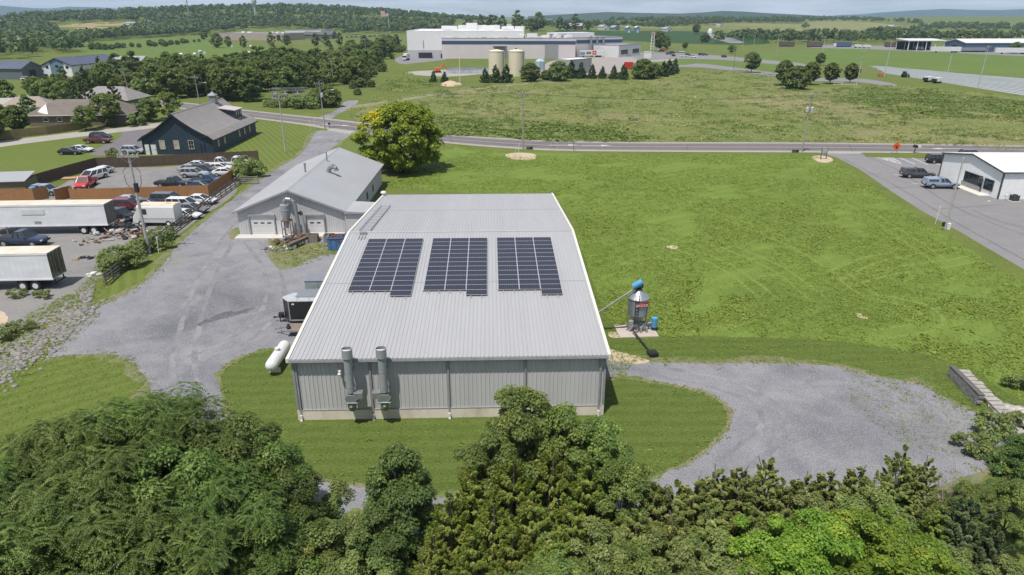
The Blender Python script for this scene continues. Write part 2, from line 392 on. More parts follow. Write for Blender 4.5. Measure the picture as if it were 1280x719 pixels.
sheet('lawn_by_drive', [(130, 362), (150, 370), (190, 342), (225, 302), (262, 270), (300, 242), (345, 210), (372, 194), (384, 178), (398, 163), (330, 152), (318, 158), (312, 170), (270, 195), (322, 200), (326, 222), (302, 240), (264, 266), (214, 305), (170, 335)], .005, m_lawn2, 4, .06)
sheet('lawn_north_west', [(-30, 183), (110, 171), (140, 176), (115, 188), (125, 195), (120, 200), (30, 226), (-30, 240)], .005, m_lawn, 4, .1)
sheet('lawn_behind_shed', [(440, 168), (470, 171), (548, 181), (520, 215), (480, 235), (425, 215), (412, 192), (425, 180)], .004, m_lawn, 4, .1)
_, YARD = sheet('junk_yard_ground', [(-70, 252), (45, 251), (46, 244), (72, 234), (122, 211), (200, 209), (322, 201), (300, 224), (292, 244), (262, 265), (210, 302), (180, 326), (140, 340), (120, 352), (100, 372), (62, 398), (20, 428), (-40, 470), (-90, 470)], .005, m_yard, 3, .12)
_, MEADOW = sheet('meadow', [(447, 151), (452, 138), (472, 127), (560, 112), (640, 104), (760, 97), (830, 96), (880, 88), (960, 90), (1000, 108), (1110, 107), (1200, 114), (1340, 131), (1340, 184), (1150, 180), (1000, 178), (800, 178), (700, 176.5), (640, 173), (552, 167)], .006, m_meadow, 4, .2)
sheet('barn_parking', [(112, 192), (150, 172), (152, 164), (166, 161), (215, 165), (185, 184), (186, 192.5), (150, 194)], .007, m_asphalt, 4, .05)
up = [(-160, 130), (0, 121), (90, 119), (160, 123.5), (201, 125.8), (250, 130.6), (320, 139.2), (402, 147.8), (447, 153), (552, 167.6), (640, 173.8), (700, 176.6), (800, 178.2), (1000, 178.6), (1150, 180.4), (1280, 182.3), (1500, 186)]
dn = [(-160, 136), (0, 126), (90, 123.5), (160, 128), (201, 132), (250, 139), (320, 148.2), (380, 156), (425, 163.3), (552, 178), (640, 185.2), (700, 188), (800, 189.2), (1000, 190.2), (1150, 191), (1280, 192.4), (1500, 197)]
U = smooth_poly([P(*p) for p in up], 6, 0, False); D = smooth_poly([P(*p) for p in dn], 6, 0, False)
road_mid = lambda a, b, t: [p.lerp(q, t) for p, q in zip(a, b)]
ribbon('road_verge', road_mid(U, D, -.03), road_mid(U, D, 1.03), .010, M('road_shoulder', (.42, .385, .32), .95, col2=(.36, .34, .28), nscale=.6))
ribbon('road', road_mid(U, D, .06), road_mid(U, D, .92), .016, m_asphalt)
for a, b, mm, nm in ((.12, .135, m_white_paint, 'edge_line'), (.865, .88, m_white_paint, 'edge_line'), (.488, .50, m_yellow_paint, 'centre_line'), (.51, .522, m_yellow_paint, 'centre_line')):
    ribbon(nm, road_mid(U, D, a), road_mid(U, D, b), .021, mm)
def arrow(px, py, flip):
    c = P(px, py); mb = MB(); s = flip
    mb.add([(c.x + s * x * 1.4, c.y + y * 1.2, .023) for x, y in ((-2.6, -.12), (.6, -.12), (.6, -.55), (2.2, .0), (.6, .55), (.6, .12), (-2.6, .12))], [tuple(range(7))])
    tag(mb.build('lane_arrow', m_white_paint), None, None, None, 'structure')
for q in ((706, 181.5, 1), (747, 182, 1), (400, 155.5, 1), (424, 157, 1), (1181, 186, -1)): arrow(*q)
sheet('concrete_lane', [(-40, 184), (0, 176.5), (60, 169.5), (110, 163.5), (150, 160), (205, 153.3), (216, 157), (160, 164), (110, 170), (60, 176), (0, 184), (-40, 192)], .009, m_concrete, 4)
sheet('drive_apron', [(412, 161.6), (436, 165), (462, 168.4), (452, 169.8), (430, 167.2), (408, 163.2)], .026, m_concrete, 1)
sheet('substation_drive', [(398, 147.6), (420, 138), (432, 127), (448, 126), (440, 134), (424, 142), (412, 149)], .008, m_gravel, 4, .1)
sheet('dirt_track', [(436, 133), (470, 128), (540, 118), (600, 110), (650, 104.5), (700, 101), (700, 102.5), (650, 106.2), (600, 112), (540, 120.5), (470, 131), (440, 136)], .010, M('track_soil', (.30, .26, .19), .95, col2=(.24, .22, .13), nscale=.5), 4, .1)
_, LOT = sheet('parking_lot', [(1022, 190.6), (1077, 191), (1083, 196.5), (1200, 199.5), (1420, 207), (1420, 420), (1340, 380), (1280, 337), (1200, 290), (1150, 262.5), (1110, 236.5), (1075, 212), (1046, 197)], .008, m_lot, 1)
sheet('lot_apron', [(1036, 190.2), (1076, 190.7), (1075, 192.6), (1030, 192.2)], .03, m_concrete, 1)
def stripe(x0, y0, x1, y1, w=.14):
    a, b = P(x0, y0), P(x1, y1); d = (b - a).normalized(); s = Vector((-d.y, d.x, 0)) * w / 2
    mb = MB(); mb.add([(q.x, q.y, .013) for q in (a - s, b - s, b + s, a + s)], [(0, 1, 2, 3)])
    o = mb.build('parking_line', m_white_paint); 
    if o.data.polygons[0].normal.z < 0: o.data.flip_normals()
    tag(o, None, None, None, 'structure')
for q in ((1096, 197, 1127, 205.5), (1107, 197, 1118, 203.5), (1111, 197, 1122, 204.5), (1103, 197, 1113, 202), (1115, 197.2, 1126, 204), (1125, 197.5, 1144, 205.5), (1140, 197.5, 1160, 206), (1155, 198, 1176, 206.5), (1117, 218.5, 1128, 219.5), (1140, 229, 1158, 231), (1238, 251, 1234, 252)): stripe(*q, .2)
def track(name, pxs, off, wd, z, mat, seed):
    pts = smooth_poly([P(*p) for p in pxs], 8, 0, False); rg = random.Random(seed); a, b = [], []; w = wd
    for i, p in enumerate(pts):
        d = (pts[min(i + 1, len(pts) - 1)] - pts[max(i - 1, 0)]).xy.normalized(); n = Vector((-d.y, d.x, 0)); w = max(.1, .6 * w + .4 * wd * rg.uniform(.5, 1.5)); o = off + rg.uniform(-.08, .08)
        a.append(p + n * (o + w / 2)); b.append(p + n * (o - w / 2))
    ribbon(name, a, b, z, mat)
m_rut = ground_mat('packed_gravel', ((.185, .185, .197), (.155, .155, .167), (.235, .232, .24)), .1, .7, 7.0, .5, patches=[((.25, .248, .255), .3, .5, .62)], bdist=.05)
main_ = [(422, 171), (395, 190), (345, 236), (296, 286), (262, 340), (240, 400), (230, 450), (240, 500), (275, 545), (340, 600), (420, 645)]
for o_s in (-.85, .85): track('wheel_track', main_, o_s, .5, .018, m_rut, 3 + int(o_s * 9))
for o_s in (-.85, .85): track('wheel_track', [(760, 459), (830, 466), (900, 480), (955, 505), (965, 540), (900, 590)], o_s, .45, .018, m_rut, 8 + int(o_s * 9)); track('wheel_track', [(296, 286), (330, 320), (345, 360), (330, 400), (290, 430), (240, 450)], o_s, .45, .0185, m_rut, 28 + int(o_s * 9))
track('damp_streak', [(250, 408), (275, 396), (300, 390), (330, 384)], 0, 1.3, .0182, ground_mat('damp_gravel', ((.105, .105, .115), (.09, .09, .1), (.14, .14, .15)), .2, 1.0, 7.0, .5, patches=[((.2, .2, .21), .5, .5, .6)], bdist=.05), 40)
m_wpath = ground_mat('worn_wheel_path', ((.140, .127, .134), (.128, .117, .124), (.15, .138, .144)), .08, .5, 8.0, .2, bdist=.02)
m_mown = ground_mat('mower_track', ((.160, .212, .042), (.146, .198, .038), (.172, .226, .048)), .1, .6, 4.0, .5, bdist=.08)
for k_, (q, o_s) in enumerate(QTRACK): track('mower_track', q, o_s, .42, .0095 + .0007 * k_, m_mown, k_)
for t0 in (.2, .37, .62, .79): ribbon('wheel_path', road_mid(U, D, t0 - .035), road_mid(U, D, t0 + .035), .0185, m_wpath)
m_tar = M('tar_seam', (.07, .07, .072), .8)
for q in ([(1055, 199), (1120, 233), (1200, 281), (1290, 330)], [(1076, 193), (1120, 212), (1200, 262), (1300, 300)], [(1100, 236), (1180, 232)], [(1165, 262), (1250, 256)], [(1215, 262), (1245, 275), (1300, 290)]): track('tar_seam', q, 0, .07, .0122 + q[0][0] * 2e-6 + q[0][1] * 8e-6, m_tar, len(q))
for q in ([(560, 168.4), (566, 178.4)], [(690, 177), (694, 187)], [(860, 179.5), (858, 188.5)], [(1060, 180), (1066, 190)], [(350, 143.5), (344, 150.5)]): track('tar_seam', q, 0, .12, .0195, m_tar, 5)
# far fields, draped over the ground
for nm, px, mt in (
    ('pasture_west', [(100, 53), (160, 50), (250, 44.5), (266, 47), (266, 53), (335, 60), (340, 80), (250, 84), (180, 84), (130, 72), (95, 64)], m_green_far),
    ('hay_field_west', [(70, 33.5), (95, 30), (150, 27), (172, 30), (180, 34), (150, 38.5), (122, 43), (108, 41), (92, 35)], m_tan),
    ('crop_field', [(700, 38), (770, 39), (850, 39), (935, 43), (962, 54), (900, 56), (800, 52), (700, 46)], m_dark_crop),
    ('ripening_field', [(780, 31), (860, 28), (1000, 30.5), (1062, 33), (1062, 42), (950, 37), (880, 35.5), (800, 36)], m_yellow_green),
    ('hill_pasture', [(955, 36), (1000, 30), (1035, 26), (1100, 29), (1170, 37), (1300, 39.5), (1300, 46), (1130, 47), (1040, 44)], m_yellow_green),
    ('tan_strip', [(1170, 39.5), (1300, 40.5), (1300, 43.5), (1190, 43.5)], m_tan),
    ('pasture_east', [(940, 66), (1060, 60.5), (1130, 62.5), (1320, 69), (1320, 97), (1150, 87), (1085, 81.5), (1010, 80), (950, 76)], m_green_far),
    ('pasture_middle', [(470, 78), (560, 74), (640, 76), (640, 96), (560, 104), (480, 112)], m_ground),
    ('factory_lawn', [(830, 70), (900, 72), (960, 78), (1000, 90), (900, 84), (830, 86), (790, 92)], m_green_far)):
    sheet(nm, px, .05, mt, 4, 0, far=True)
m_row = M('silver_row_cover', (.40, .41, .43), .5, col2=(.33, .345, .36), nscale=.08, stretch=(1, .3, 1))
sheet('crop_row_ground', [(1083, 81.5), (1150, 87.2), (1290, 96), (1290, 120), (1180, 102), (1110, 92.5)], .012, ground_mat('row_soil', ((.12, .15, .08), (.10, .13, .07), (.15, .165, .10)), .03, .2, .8, .3), 1)
pa, pb, pc, pd_ = P(1083, 81.5), P(1330, 99), P(1105, 91.5), P(1330, 128)
for k in range(15):
    t0, t1 = (k + .15) / 15, (k + .80) / 15; rg_ = random.Random(k); a0, a1 = rg_.uniform(0, .05), 1
    ribbon('plastic_mulch_row', [pa.lerp(pc, t0).lerp(pb.lerp(pd_, t0), q) for q in (a0, .3, .6, a1)], [pa.lerp(pc, t1).lerp(pb.lerp(pd_, t1), q) for q in (a0, .3, .6, a1)], .03, m_row)
sheet('access_road', [(790, 66), (850, 67), (900, 70), (960, 75.5), (1005, 80), (1005, 83), (960, 80), (900, 75), (850, 74), (800, 75)], .07, m_lot, 3, far=True)
sheet('factory_lane', [(820, 84), (860, 81), (880, 80), (960, 90), (1005, 97), (1080, 99), (1120, 106), (1110, 108), (1070, 103), (1000, 101), (950, 94), (880, 85)], .075, m_lot, 3, far=True)
sheet('factory_yard', [(700, 74), (780, 71), (800, 72), (835, 68), (842, 76), (800, 78), (780, 82), (770, 92), (700, 94), (670, 90)], .06, M('pinkish_concrete', (.36, .31, .28), .9, col2=(.31, .28, .26), nscale=.1), 3, far=True)
sheet('loading_road', [(494, 74), (512, 66), (514, 72), (555, 72.5), (555, 75), (520, 79), (500, 80)], .06, m_lot, 2, far=True)
sheet('pond_bank', [(510, 90), (545, 88), (590, 86), (640, 90), (600, 93), (560, 96), (520, 94)], .06, m_concrete, 2, far=True)
sheet('sand_pile_ground', [(549, 106), (560, 102.5), (574, 103), (576, 107), (560, 108.5)], .05, m_mulch, 2)
sheet('steel_yard', [(1015, 56.5), (1100, 57.5), (1330, 64), (1330, 72), (1180, 66), (1080, 61.5), (1015, 60)], .08, m_lot, 2, far=True)
for nm, px in (('bare_patch', [(748, 433), (775, 440), (800, 447), (812, 452), (800, 455), (775, 453), (760, 450), (765, 441)]), ('bare_patch', [(761, 416), (776, 415), (780, 421), (770, 423), (762, 421)]),
               ('bare_patch', [(633, 193), (650, 191), (668, 193), (668, 199), (650, 200.5), (634, 197)]), ('bare_patch', [(834, 308), (845, 307), (846, 311), (836, 311)]), ('bare_patch', [(1071, 392), (1080, 394), (1085, 399), (1074, 397)]), ('bare_patch', [(-8, 388), (9, 394), (7, 406), (-10, 410)])):
    sheet(nm, px, .030, m_mulch, 4, .06)
sheet('far_road', [(884, 45), (895, 43), (912, 47), (930, 53), (912, 54)], .09, m_lot, 2, far=True)
sheet('shed_front_weeds', [(332, 297), (352, 300), (372, 303), (412, 306), (432, 316), (400, 320), (360, 336), (340, 330)], .021, m_fringe, 6, .42)
sheet('shed_side_weeds', [(286, 292), (297, 284), (300, 298), (290, 299)], .021, m_fringe, 5, .2)
_, MULCH = sheet('mulch_bed', [(1015, 196), (1026, 194.6), (1038, 197), (1041, 201), (1034, 203.6), (1022, 202)], .014, m_mulch, 5)
YARDVEG = [P(*p) for p in [(92, 365), (125, 330), (150, 318), (185, 318), (180, 330), (140, 348), (110, 385), (60, 410), (20, 440), (0, 430), (40, 390)]]

# distant hills and mountains
def ridge(name, prof, dist, depth, mat, rough_m, seed, cols=260, base=-60):
    rg = np.random.default_rng(seed); px = np.linspace(prof[0][0], prof[-1][0], cols); yt = np.interp(px, [p[0] for p in prof], [p[1] for p in prof])
    nr = 24; V = np.zeros((nr, cols, 3)); ph = rg.uniform(0, 6.28, 40); fr = rg.uniform(.5, 6, 40)
    for i, x in enumerate(px):
        a, b, c = ray(x, yt[i]); az = math.atan2(a, b); el = c / math.hypot(a, b)
        for j in range(nr):
            t = j / (nr - 1); r = dist + (t - .5) * depth; prof_t = math.sin(math.pi * t) ** 1.3
            wob = sum(math.sin(ph[k] + fr[k] * (x / 40) + (k % 7) * t * 6) for k in range(40)) / 12
            h = (CAM_H + el * dist) * prof_t + rough_m * wob * (1 - prof_t ** 4) * prof_t
            V[j, i] = (math.sin(az) * r, math.cos(az) * r, max(h, 0) - (2 if 0 < j < nr - 1 else 25))
    idx = np.arange(nr * cols).reshape(nr, cols)
    q = np.stack([idx[:-1, :-1], idx[:-1, 1:], idx[1:, 1:], idx[1:, :-1]], -1).reshape(-1, 4)
    o = np_mesh(name, V.reshape(-1, 3), q, mat); o.data.shade_smooth(); return tag(o, None, None, None, 'structure')
m_forest_far = ground_mat('far_forest', ((.035, .06, .022), (.028, .05, .02), (.045, .07, .025)), .002, .008, .05, 1.0, bdist=4)
ridge('mountains', [(-260, 9), (-80, 7), (0, 7), (40, 10), (62, 10.6), (85, 8.2), (122, 9), (150, 11), (200, 11.2), (250, 13), (300, 15), (360, 16.5), (420, 15.5), (500, 17), (560, 19)], 10200, 3600, m_forest_far, 25, 3)
ridge('mountains', [(1010, 21), (1080, 17.5), (1100, 15.5), (1150, 12.5), (1180, 11), (1220, 12.3), (1250, 12.6), (1285, 11), (1400, 9), (1560, 10)], 9800, 3600, m_forest_far, 25, 5)
ridge('hills', [(660, 20), (715, 17), (760, 14.6), (800, 15.8), (850, 16.6), (878, 15.2), (902, 13.2), (930, 14), (958, 16), (1000, 18), (1060, 21)], 4400, 1500, m_forest_far, 8, 8)
# ------------------------------------------------------------------ building materials
m_wall = M('grey_metal_wall', (.60, .592, .592), .45, .0, col2=(.55, .54, .54), nscale=.8, spec=.4, stretch=(1.5, 1.5, .12))
m_roof = M('galvalume_roof', (.42, .42, .425), .42, .0, col2=(.395, .394, .40), nscale=.55, spec=.5, fine=.10, stretch=(1.6, .10, 1))
m_roof2 = M('older_grey_roof', (.375, .38, .395), .5, .0, col2=(.345, .35, .365), nscale=.2, spec=.4, fine=.06)
m_plinth = M('stained_concrete', (.82, .74, .62), .9, col2=(.60, .51, .40), nscale=.8, lo=.45, hi=.75, bump=.2, stretch=(1, 1, .5))
m_cream = M('cream_trim', (.78, .75, .66), .5, col2=(.72, .69, .6), nscale=1)
m_dtrim = M('charcoal_trim', (.09, .095, .105), .5)
m_gtrim = M('grey_trim', (.36, .36, .37), .5)
m_white = M('white_paint', (.76, .76, .75), .5, col2=(.68, .68, .67), nscale=.6)
m_ofw = M('office_white', (.95, .95, .94), .5, col2=(.88, .88, .88), nscale=.5)
m_whiteroof = M('white_roof', (.74, .74, .73), .5, col2=(.68, .68, .68), nscale=.15)
m_galv = M('galvanised_steel', (.42, .44, .46), .38, .55, col2=(.34, .36, .38), nscale=3, bump=.05)
m_stack = M('weathered_duct_steel', (.42, .445, .45), .5, .15, col2=(.32, .34, .345), nscale=2.5, stretch=(1, 1, .3))
m_mossy = M('mossy_motor', (.27, .29, .22), .7, col2=(.17, .19, .13), nscale=5)
m_glass = M('dark_glass', (.02, .026, .032), .08, col2=(.03, .036, .042), spec=.8, fine=0)
m_black = M('black_rubber', (.016, .016, .017), .75)
m_dark = M('dark_void', (.025, .025, .028), .8)
m_rust = M('rusty_steel', (.20, .085, .045), .9, col2=(.12, .055, .035), nscale=4, bump=.3)
m_pole = M('weathered_pole', (.38, .355, .32), .9, col2=(.30, .275, .25), nscale=1, stretch=(3, 3, .3))
m_wire = M('wire_grey', (.09, .09, .095), .6)
m_insul = M('grey_porcelain', (.62, .63, .64), .35)
m_wood_brown = M('brown_fence_wood', (.115, .075, .055), .9, col2=(.085, .055, .042), nscale=1.2, stretch=(6, 6, .4), bump=.2)
m_wood_cedar = M('cedar_fence_wood', (.43, .22, .085), .85, col2=(.36, .175, .065), nscale=1.5, stretch=(6, 6, .3), bump=.2)
m_wood_rail = M('grey_rail_wood', (.16, .145, .125), .9, col2=(.11, .10, .085), nscale=2)
m_navy = M('navy_board_wall', (.030, .052, .082), .6, col2=(.025, .043, .07), nscale=.5)
m_navyd = M('navy_trim', (.012, .018, .03), .6)
m_shingle = M('taupe_shingle', (.285, .265, .255), .9, col2=(.25, .23, .22), nscale=.6, bump=.2, bscale=8)
m_brown_sh = M('brown_shingle', (.20, .165, .14), .9, col2=(.165, .135, .115), nscale=.5, bump=.2, bscale=8)
m_window = M('pale_window', (.50, .47, .36), .3, col2=(.42, .40, .32), nscale=1)
m_brick = M('brown_brick', (.20, .145, .12), .9, col2=(.17, .12, .10), nscale=2)
m_tan = M('tan_wall', (.46, .37, .30), .8, col2=(.42, .34, .28), nscale=.2)
m_blue = M('sky_blue_wall', (.16, .27, .36), .6, col2=(.14, .24, .33), nscale=.4)
m_blueroof = M('dark_blue_roof', (.10, .115, .165), .5, col2=(.085, .10, .145), nscale=.3)
m_greyb = M('slate_grey_wall', (.15, .175, .19), .6)
m_pinkw = M('pale_pink_wall', (.70, .63, .63), .7, col2=(.66, .59, .59), nscale=.15)
m_bandn = M('navy_band', (.045, .085, .18), .5)
m_offw = M('off_white_wall', (.86, .85, .84), .6, col2=(.78, .77, .76), nscale=.06)
m_ctank = M('cream_tank', (.80, .72, .54), .6, col2=(.72, .64, .47), nscale=.2, stretch=(1, 1, .3))
m_orange = M('safety_orange', (.85, .14, .02), .5)
m_red = M('bright_red_paint', (.62, .035, .02), .4)
m_bluep = M('machine_blue', (.10, .36, .62), .4, col2=(.08, .31, .55), nscale=3)

def corr(mb, f, u0, u1, vb, vt, pitch=.305, rh=.03, rw=.1, mi=0):
    """ribbed sheet: f(u, v, n) gives the spot in space; vb / vt may vary with u"""
    vb_ = vb if callable(vb) else (lambda u: vb); vt_ = vt if callable(vt) else (lambda u: vt)
    us = [(u0, 0)]; k = math.ceil(u0 / pitch)
    while k * pitch < u1 - rw:
        c = k * pitch
        if c > u0 + rw: us += [(c - rw / 2, 0), (c - rw / 4, rh), (c + rw / 4, rh), (c + rw / 2, 0)]
        k += 1
    us.append((u1, 0)); vs, fs = [], []
    for u, n in us: vs += [f(u, vb_(u), n), f(u, vt_(u), n)]
    for i in range(len(us) - 1): fs.append((2 * i, 2 * i + 2, 2 * i + 3, 2 * i + 1))
    return mb.add(vs, fs, mi)

# ------------------------------------------------------------------ main warehouse
YAW = R(1.8)
W, L, HE, HR = 22.1, 46.4, 5.0, 7.0
B0 = P(565, 521.5)
wh = thing('warehouse', 'large pale grey metal warehouse with low pitched ribbed roof and cream edges', 'building', B0, YAW)
hw = W / 2; sl = (HR - HE) / (L / 2)
hgt = lambda y: HE + sl * (y if y < L / 2 else L - y)
mb = MB(); corr(mb, lambda u, v, n: (u, -n, v), -hw, hw, .8, HE - .02); mb.build('front_wall', m_wall, wh)
mb = MB(); corr(mb, lambda u, v, n: (u, L + n, v), -hw, hw, .8, HE - .02); mb.build('rear_wall', m_wall, wh)
for s in (-1, 1):
    mb = MB(); corr(mb, lambda u, v, n: (s * (hw + n), u, v), 0, L, .8, lambda u: hgt(u) - .02); mb.build('side_wall', m_wall, wh)
mb = MB(); t = .14
for (x0, x1, y0, y1) in ((-hw - .05, hw + .05, -.1, .12), (-hw - .05, hw + .05, L - .12, L + .1), (-hw - .05, -hw + .2, .12, L - .12), (hw - .2, hw + .05, .12, L - .12)):
    mb.box(((x0 + x1) / 2, (y0 + y1) / 2, .38), (x1 - x0, y1 - y0, .9))
mb.build('plinth', m_plinth, wh)
ov = .28
mb = MB()
zr = lambda v, n: HE + .06 + sl * (v if v <= L / 2 else L - v) + n
corr(mb, lambda u, v, n: (u, v, zr(v, n)), -hw - .12, hw + .12, -ov, L / 2, rh=.035)
corr(mb, lambda u, v, n: (u, v, zr(v, n)), -hw - .12, hw + .12, L / 2, L + ov, rh=.035)
roof = mb.build('roof', m_roof, wh)
for v_ in (11.6, 35.0): MB().box((0, v_, zr(v_, .008)), (W, .035, .05)).build('lap_seam', M('lap_seam_grey', (.36, .36, .36), .6), roof)  # thin sheet-lap strips, slightly darker grey than the roof
mb = MB(); mb.add([(-hw - .1, L / 2 - .22, HR + .075), (hw + .1, L / 2 - .22, HR + .075), (hw + .1, L / 2, HR + .125), (-hw - .1, L / 2, HR + .125), (hw + .1, L / 2 + .22, HR + .075), (-hw - .1, L / 2 + .22, HR + .075)],
                  [(0, 1, 2, 3), (3, 2, 4, 5)]); mb.build('ridge_cap', m_roof, roof)
for s in (-1, 1):
    mb = MB(); x0, x1 = s * (hw + .1), s * (hw + .32)
    for (ya, yb) in ((-ov - .04, L / 2), (L / 2, L + ov + .04)):
        za, zb = zr(ya, .02), zr(yb, .02)
        mb.loft([[(x0, ya, za + .07), (x1, ya, za + .07), (x1, ya, za - .24), (x0, ya, za - .24)], [(x0, yb, zb + .07), (x1, yb, zb + .07), (x1, yb, zb - .24), (x0, yb, zb - .24)]])
    mb.build('rake_trim', m_cream, wh)
mb = MB()
g = [(-ov - .13, .02), (-ov - .15, -.17), (-ov + .0, -.17), (-ov + .02, -.02), (-ov - .03, -.02), (-ov - .04, -.12), (-ov - .10, -.12), (-ov - .10, .02)]
mb.loft([[(-hw - .1, y, HE + z + .03) for y, z in g], [(hw + .1, y, HE + z + .03) for y, z in g]]); mb.build('gutter', m_gtrim, wh)
mb = MB(); mb.loft([[(-hw - .1, L - y, HE + z + .03) for y, z in g], [(hw + .1, L - y, HE + z + .03) for y, z in g]]); mb.build('gutter', m_gtrim, wh)
mb = MB(); mb.box((0, -.135, HE - .12), (W, .2, .05)); mb.build('soffit', m_gtrim, wh)
for x in (-hw + .22, -5.65, -.15, 5.35, hw - .35):
    mb = MB(); mb.box((x, -.09, 2.5), (.12, .1, 4.6)); mb.box((x, -.19, HE - .28), (.12, .3, .1)); mb.box((x, -.16, .24), (.15, .18, .44), mi=1); mb.box((x, -.24, .06), (.15, .22, .1), mi=1)
    d = mb.build('downspout', [m_gtrim, m_white], wh)
for s in (-1, 1): MB().box((s * (hw - .02), -.03, 2.9), (.16, .1, 4.2)).build('corner_trim', m_gtrim, wh)
mb = MB(); mb.box((0, -.07, .84), (W - .2, .1, .05)); mb.build('base_flashing', m_gtrim, wh)
wl = MB().box((-7.75, -.12, 4.05), (.22, .2, .16)).tube((-7.75, -.1, 4.1), (-7.75, -.32, 4.0), .05).lathe([(.02, .12), (.13, 0), (.12, -.05)], (-7.75, -.34, 3.9), 10)
wl.build('wall_lamp', m_white, wh)
# exhaust stacks on the front wall
def loc2w(x, y, z=0): return B0 + Matrix.Rotation(YAW, 3, 'Z') @ Vector((x, y, z))
for x, side, lab in ((-6.95, 1, 'tall round exhaust stack on warehouse front, nearer the white propane tank, fan scroll turned right'),
                     (-4.62, -1, 'tall round exhaust stack on warehouse front, farther from the propane tank, fan scroll turned left')):
    st = thing('exhaust_stack', lab, 'exhaust stack', loc2w(x, -.85), YAW, 'exhaust stacks on the warehouse wall')
    mb = MB(); mb.lathe([(.285, 2.75), (.285, 3.2), (.295, 3.2), (.295, 3.23), (.285, 3.23), (.285, 4.35), (.297, 4.35), (.297, 4.38), (.285, 4.38), (.285, 5.4), (.24, 5.42)], n=24); mb.build('duct', m_stack, st, smooth=True)
    mb = MB(); mb.lathe([(.30, 5.38), (.37, 5.46), (.37, 6.12), (.345, 6.12), (.345, 5.7), (.0, 5.66)], n=24); c = mb.build('stack_head', m_stack, st, smooth=True)
    mb = MB(); mb.box((0, 0, 5.98), (.66, .02, .1)); mb.add([(-.33, -.02, 6.06), (0, -.3, 5.9), (.33, -.02, 6.06), (0, -.02, 6.1)], [(0, 1, 2, 3)]); mb.build('damper_flap', m_galv, c)
    mb = MB(); pts = []
    for k in range(20):
        a = 2 * math.pi * k / 20; r = .36 + .12 * k / 20; pts.append((r * math.cos(a) * 1.0, r * math.sin(a)))
    mb.prism([(px_, -.3, 2.35 + pz * .75) for px_, pz in pts], (0, .6, 0)); mb.box((side * .52, 0, 2.52), (.62, .52, .5)); mb.box((0, 0, 2.02), (.95, .75, .08))
    mb.build('fan_housing', m_galv, st, bevel=.02)
    mb = MB(); mb.lathe([(.05, -.5), (.2, -.48), (.29, -.3), (.31, .0), (.31, .22)], (0, -.02, 1.76), 16); mb.tube((0, -.3, 1.7), (0, -.42, 1.66), .1, .08); mb.build('motor', m_mossy, st, smooth=True)
    for q in (-1, 1): MB().box((q * .2, .45, 2.0), (.06, .8, .06)).tube((q * .2, -.1, 2.0), (q * .2, .8, 1.1), .03).build('bracket', m_galv, st); MB().box((q * .2, .45, 4.3), (.06, .8, .06)).build('bracket', m_galv, st)

# solar arrays lying on the front slope
def roofhit(px, py, off=.15):
    Rm = Matrix.Rotation(-YAW, 3, 'Z'); o = Rm @ (Vector((0, 0, CAM_H)) - B0); d = Rm @ Vector(ray(px, py))
    t = (HE + .06 + off + sl * o.y - o.z) / (d.z - sl * d.y); return o + d * t
m_pv = M('solar_glass', (.018, .022, .042), .32, col2=(.024, .024, .036), nscale=.8, spec=.35, fine=0)
m_alu = M('panel_aluminium', (.62, .62, .62), .4, .4)
m_grid = M('cell_busbars', (.20, .205, .23), .5)
tilt = math.atan(sl)
def pv_array(tl, bl, label, pw):
    a, b = roofhit(*tl), roofhit(*bl); x0 = (a.x + b.x) / 2; ytop = a.y; ph = (a.y - b.y) / 12
    root = thing('solar_array', label, 'solar array', loc2w(x0, ytop, HE + .06 + .13 + sl * ytop), YAW, 'solar arrays on the warehouse roof')
    root.rotation_euler = (tilt, 0, YAW)
    pm = None
    for c in range(3):
        for r in range(13 if c == 2 else 12):
            loc = ((c + .5) * pw, -(r + .5) * ph, .02)
            if pm is None:
                mb = MB(); w2, h2 = pw / 2 - .02, ph / 2 - .012
                mb.box((0, 0, .0), (2 * w2 - .05, 2 * h2 - .05, .03), mi=0)
                for s in (-1, 1):
                    mb.box((s * (w2 - .0125), 0, 0), (.025, 2 * h2, .04), mi=1); mb.box((0, s * (h2 - .0125), 0), (2 * w2 - .05, .025, .04), mi=1)
                for k in range(1, 10): mb.box((-w2 + .03 + k * (2 * w2 - .06) / 10, 0, .0155), (.014, 2 * h2 - .06, .002), mi=2)
                o = mb.build('solar_panel', [m_pv, m_alu, m_grid], root); pm = o
            else:
                o = pm.copy(); C.objects.link(o); o.parent = root
            o.location = loc
    for c in range(3):
        n = 13 if c == 2 else 12
        for q in (.25, .75):
            mb = MB(); mb.box(((c + q) * pw, -n * ph / 2 - .1, -.045), (.05, n * ph + .5, .05)); mb.build('mounting_rail', m_alu, root)
        mb = MB(); mb.box((c * pw, -6 * ph, .022), (.05, 12 * ph, .05)); mb.build('edge_clamp_rail', m_alu, root)
pv_array((460, 298.8), (435.5, 364.3), 'solar array on warehouse roof at the side nearest the grey shed', 1.78)
pv_array((540.5, 298), (529.5, 363.3), 'middle solar array on warehouse roof, between the two others', 1.78)
pv_array((620.8, 297.2), (622.5, 362.5), 'solar array on warehouse roof at the side nearest the feed bin', 1.78)
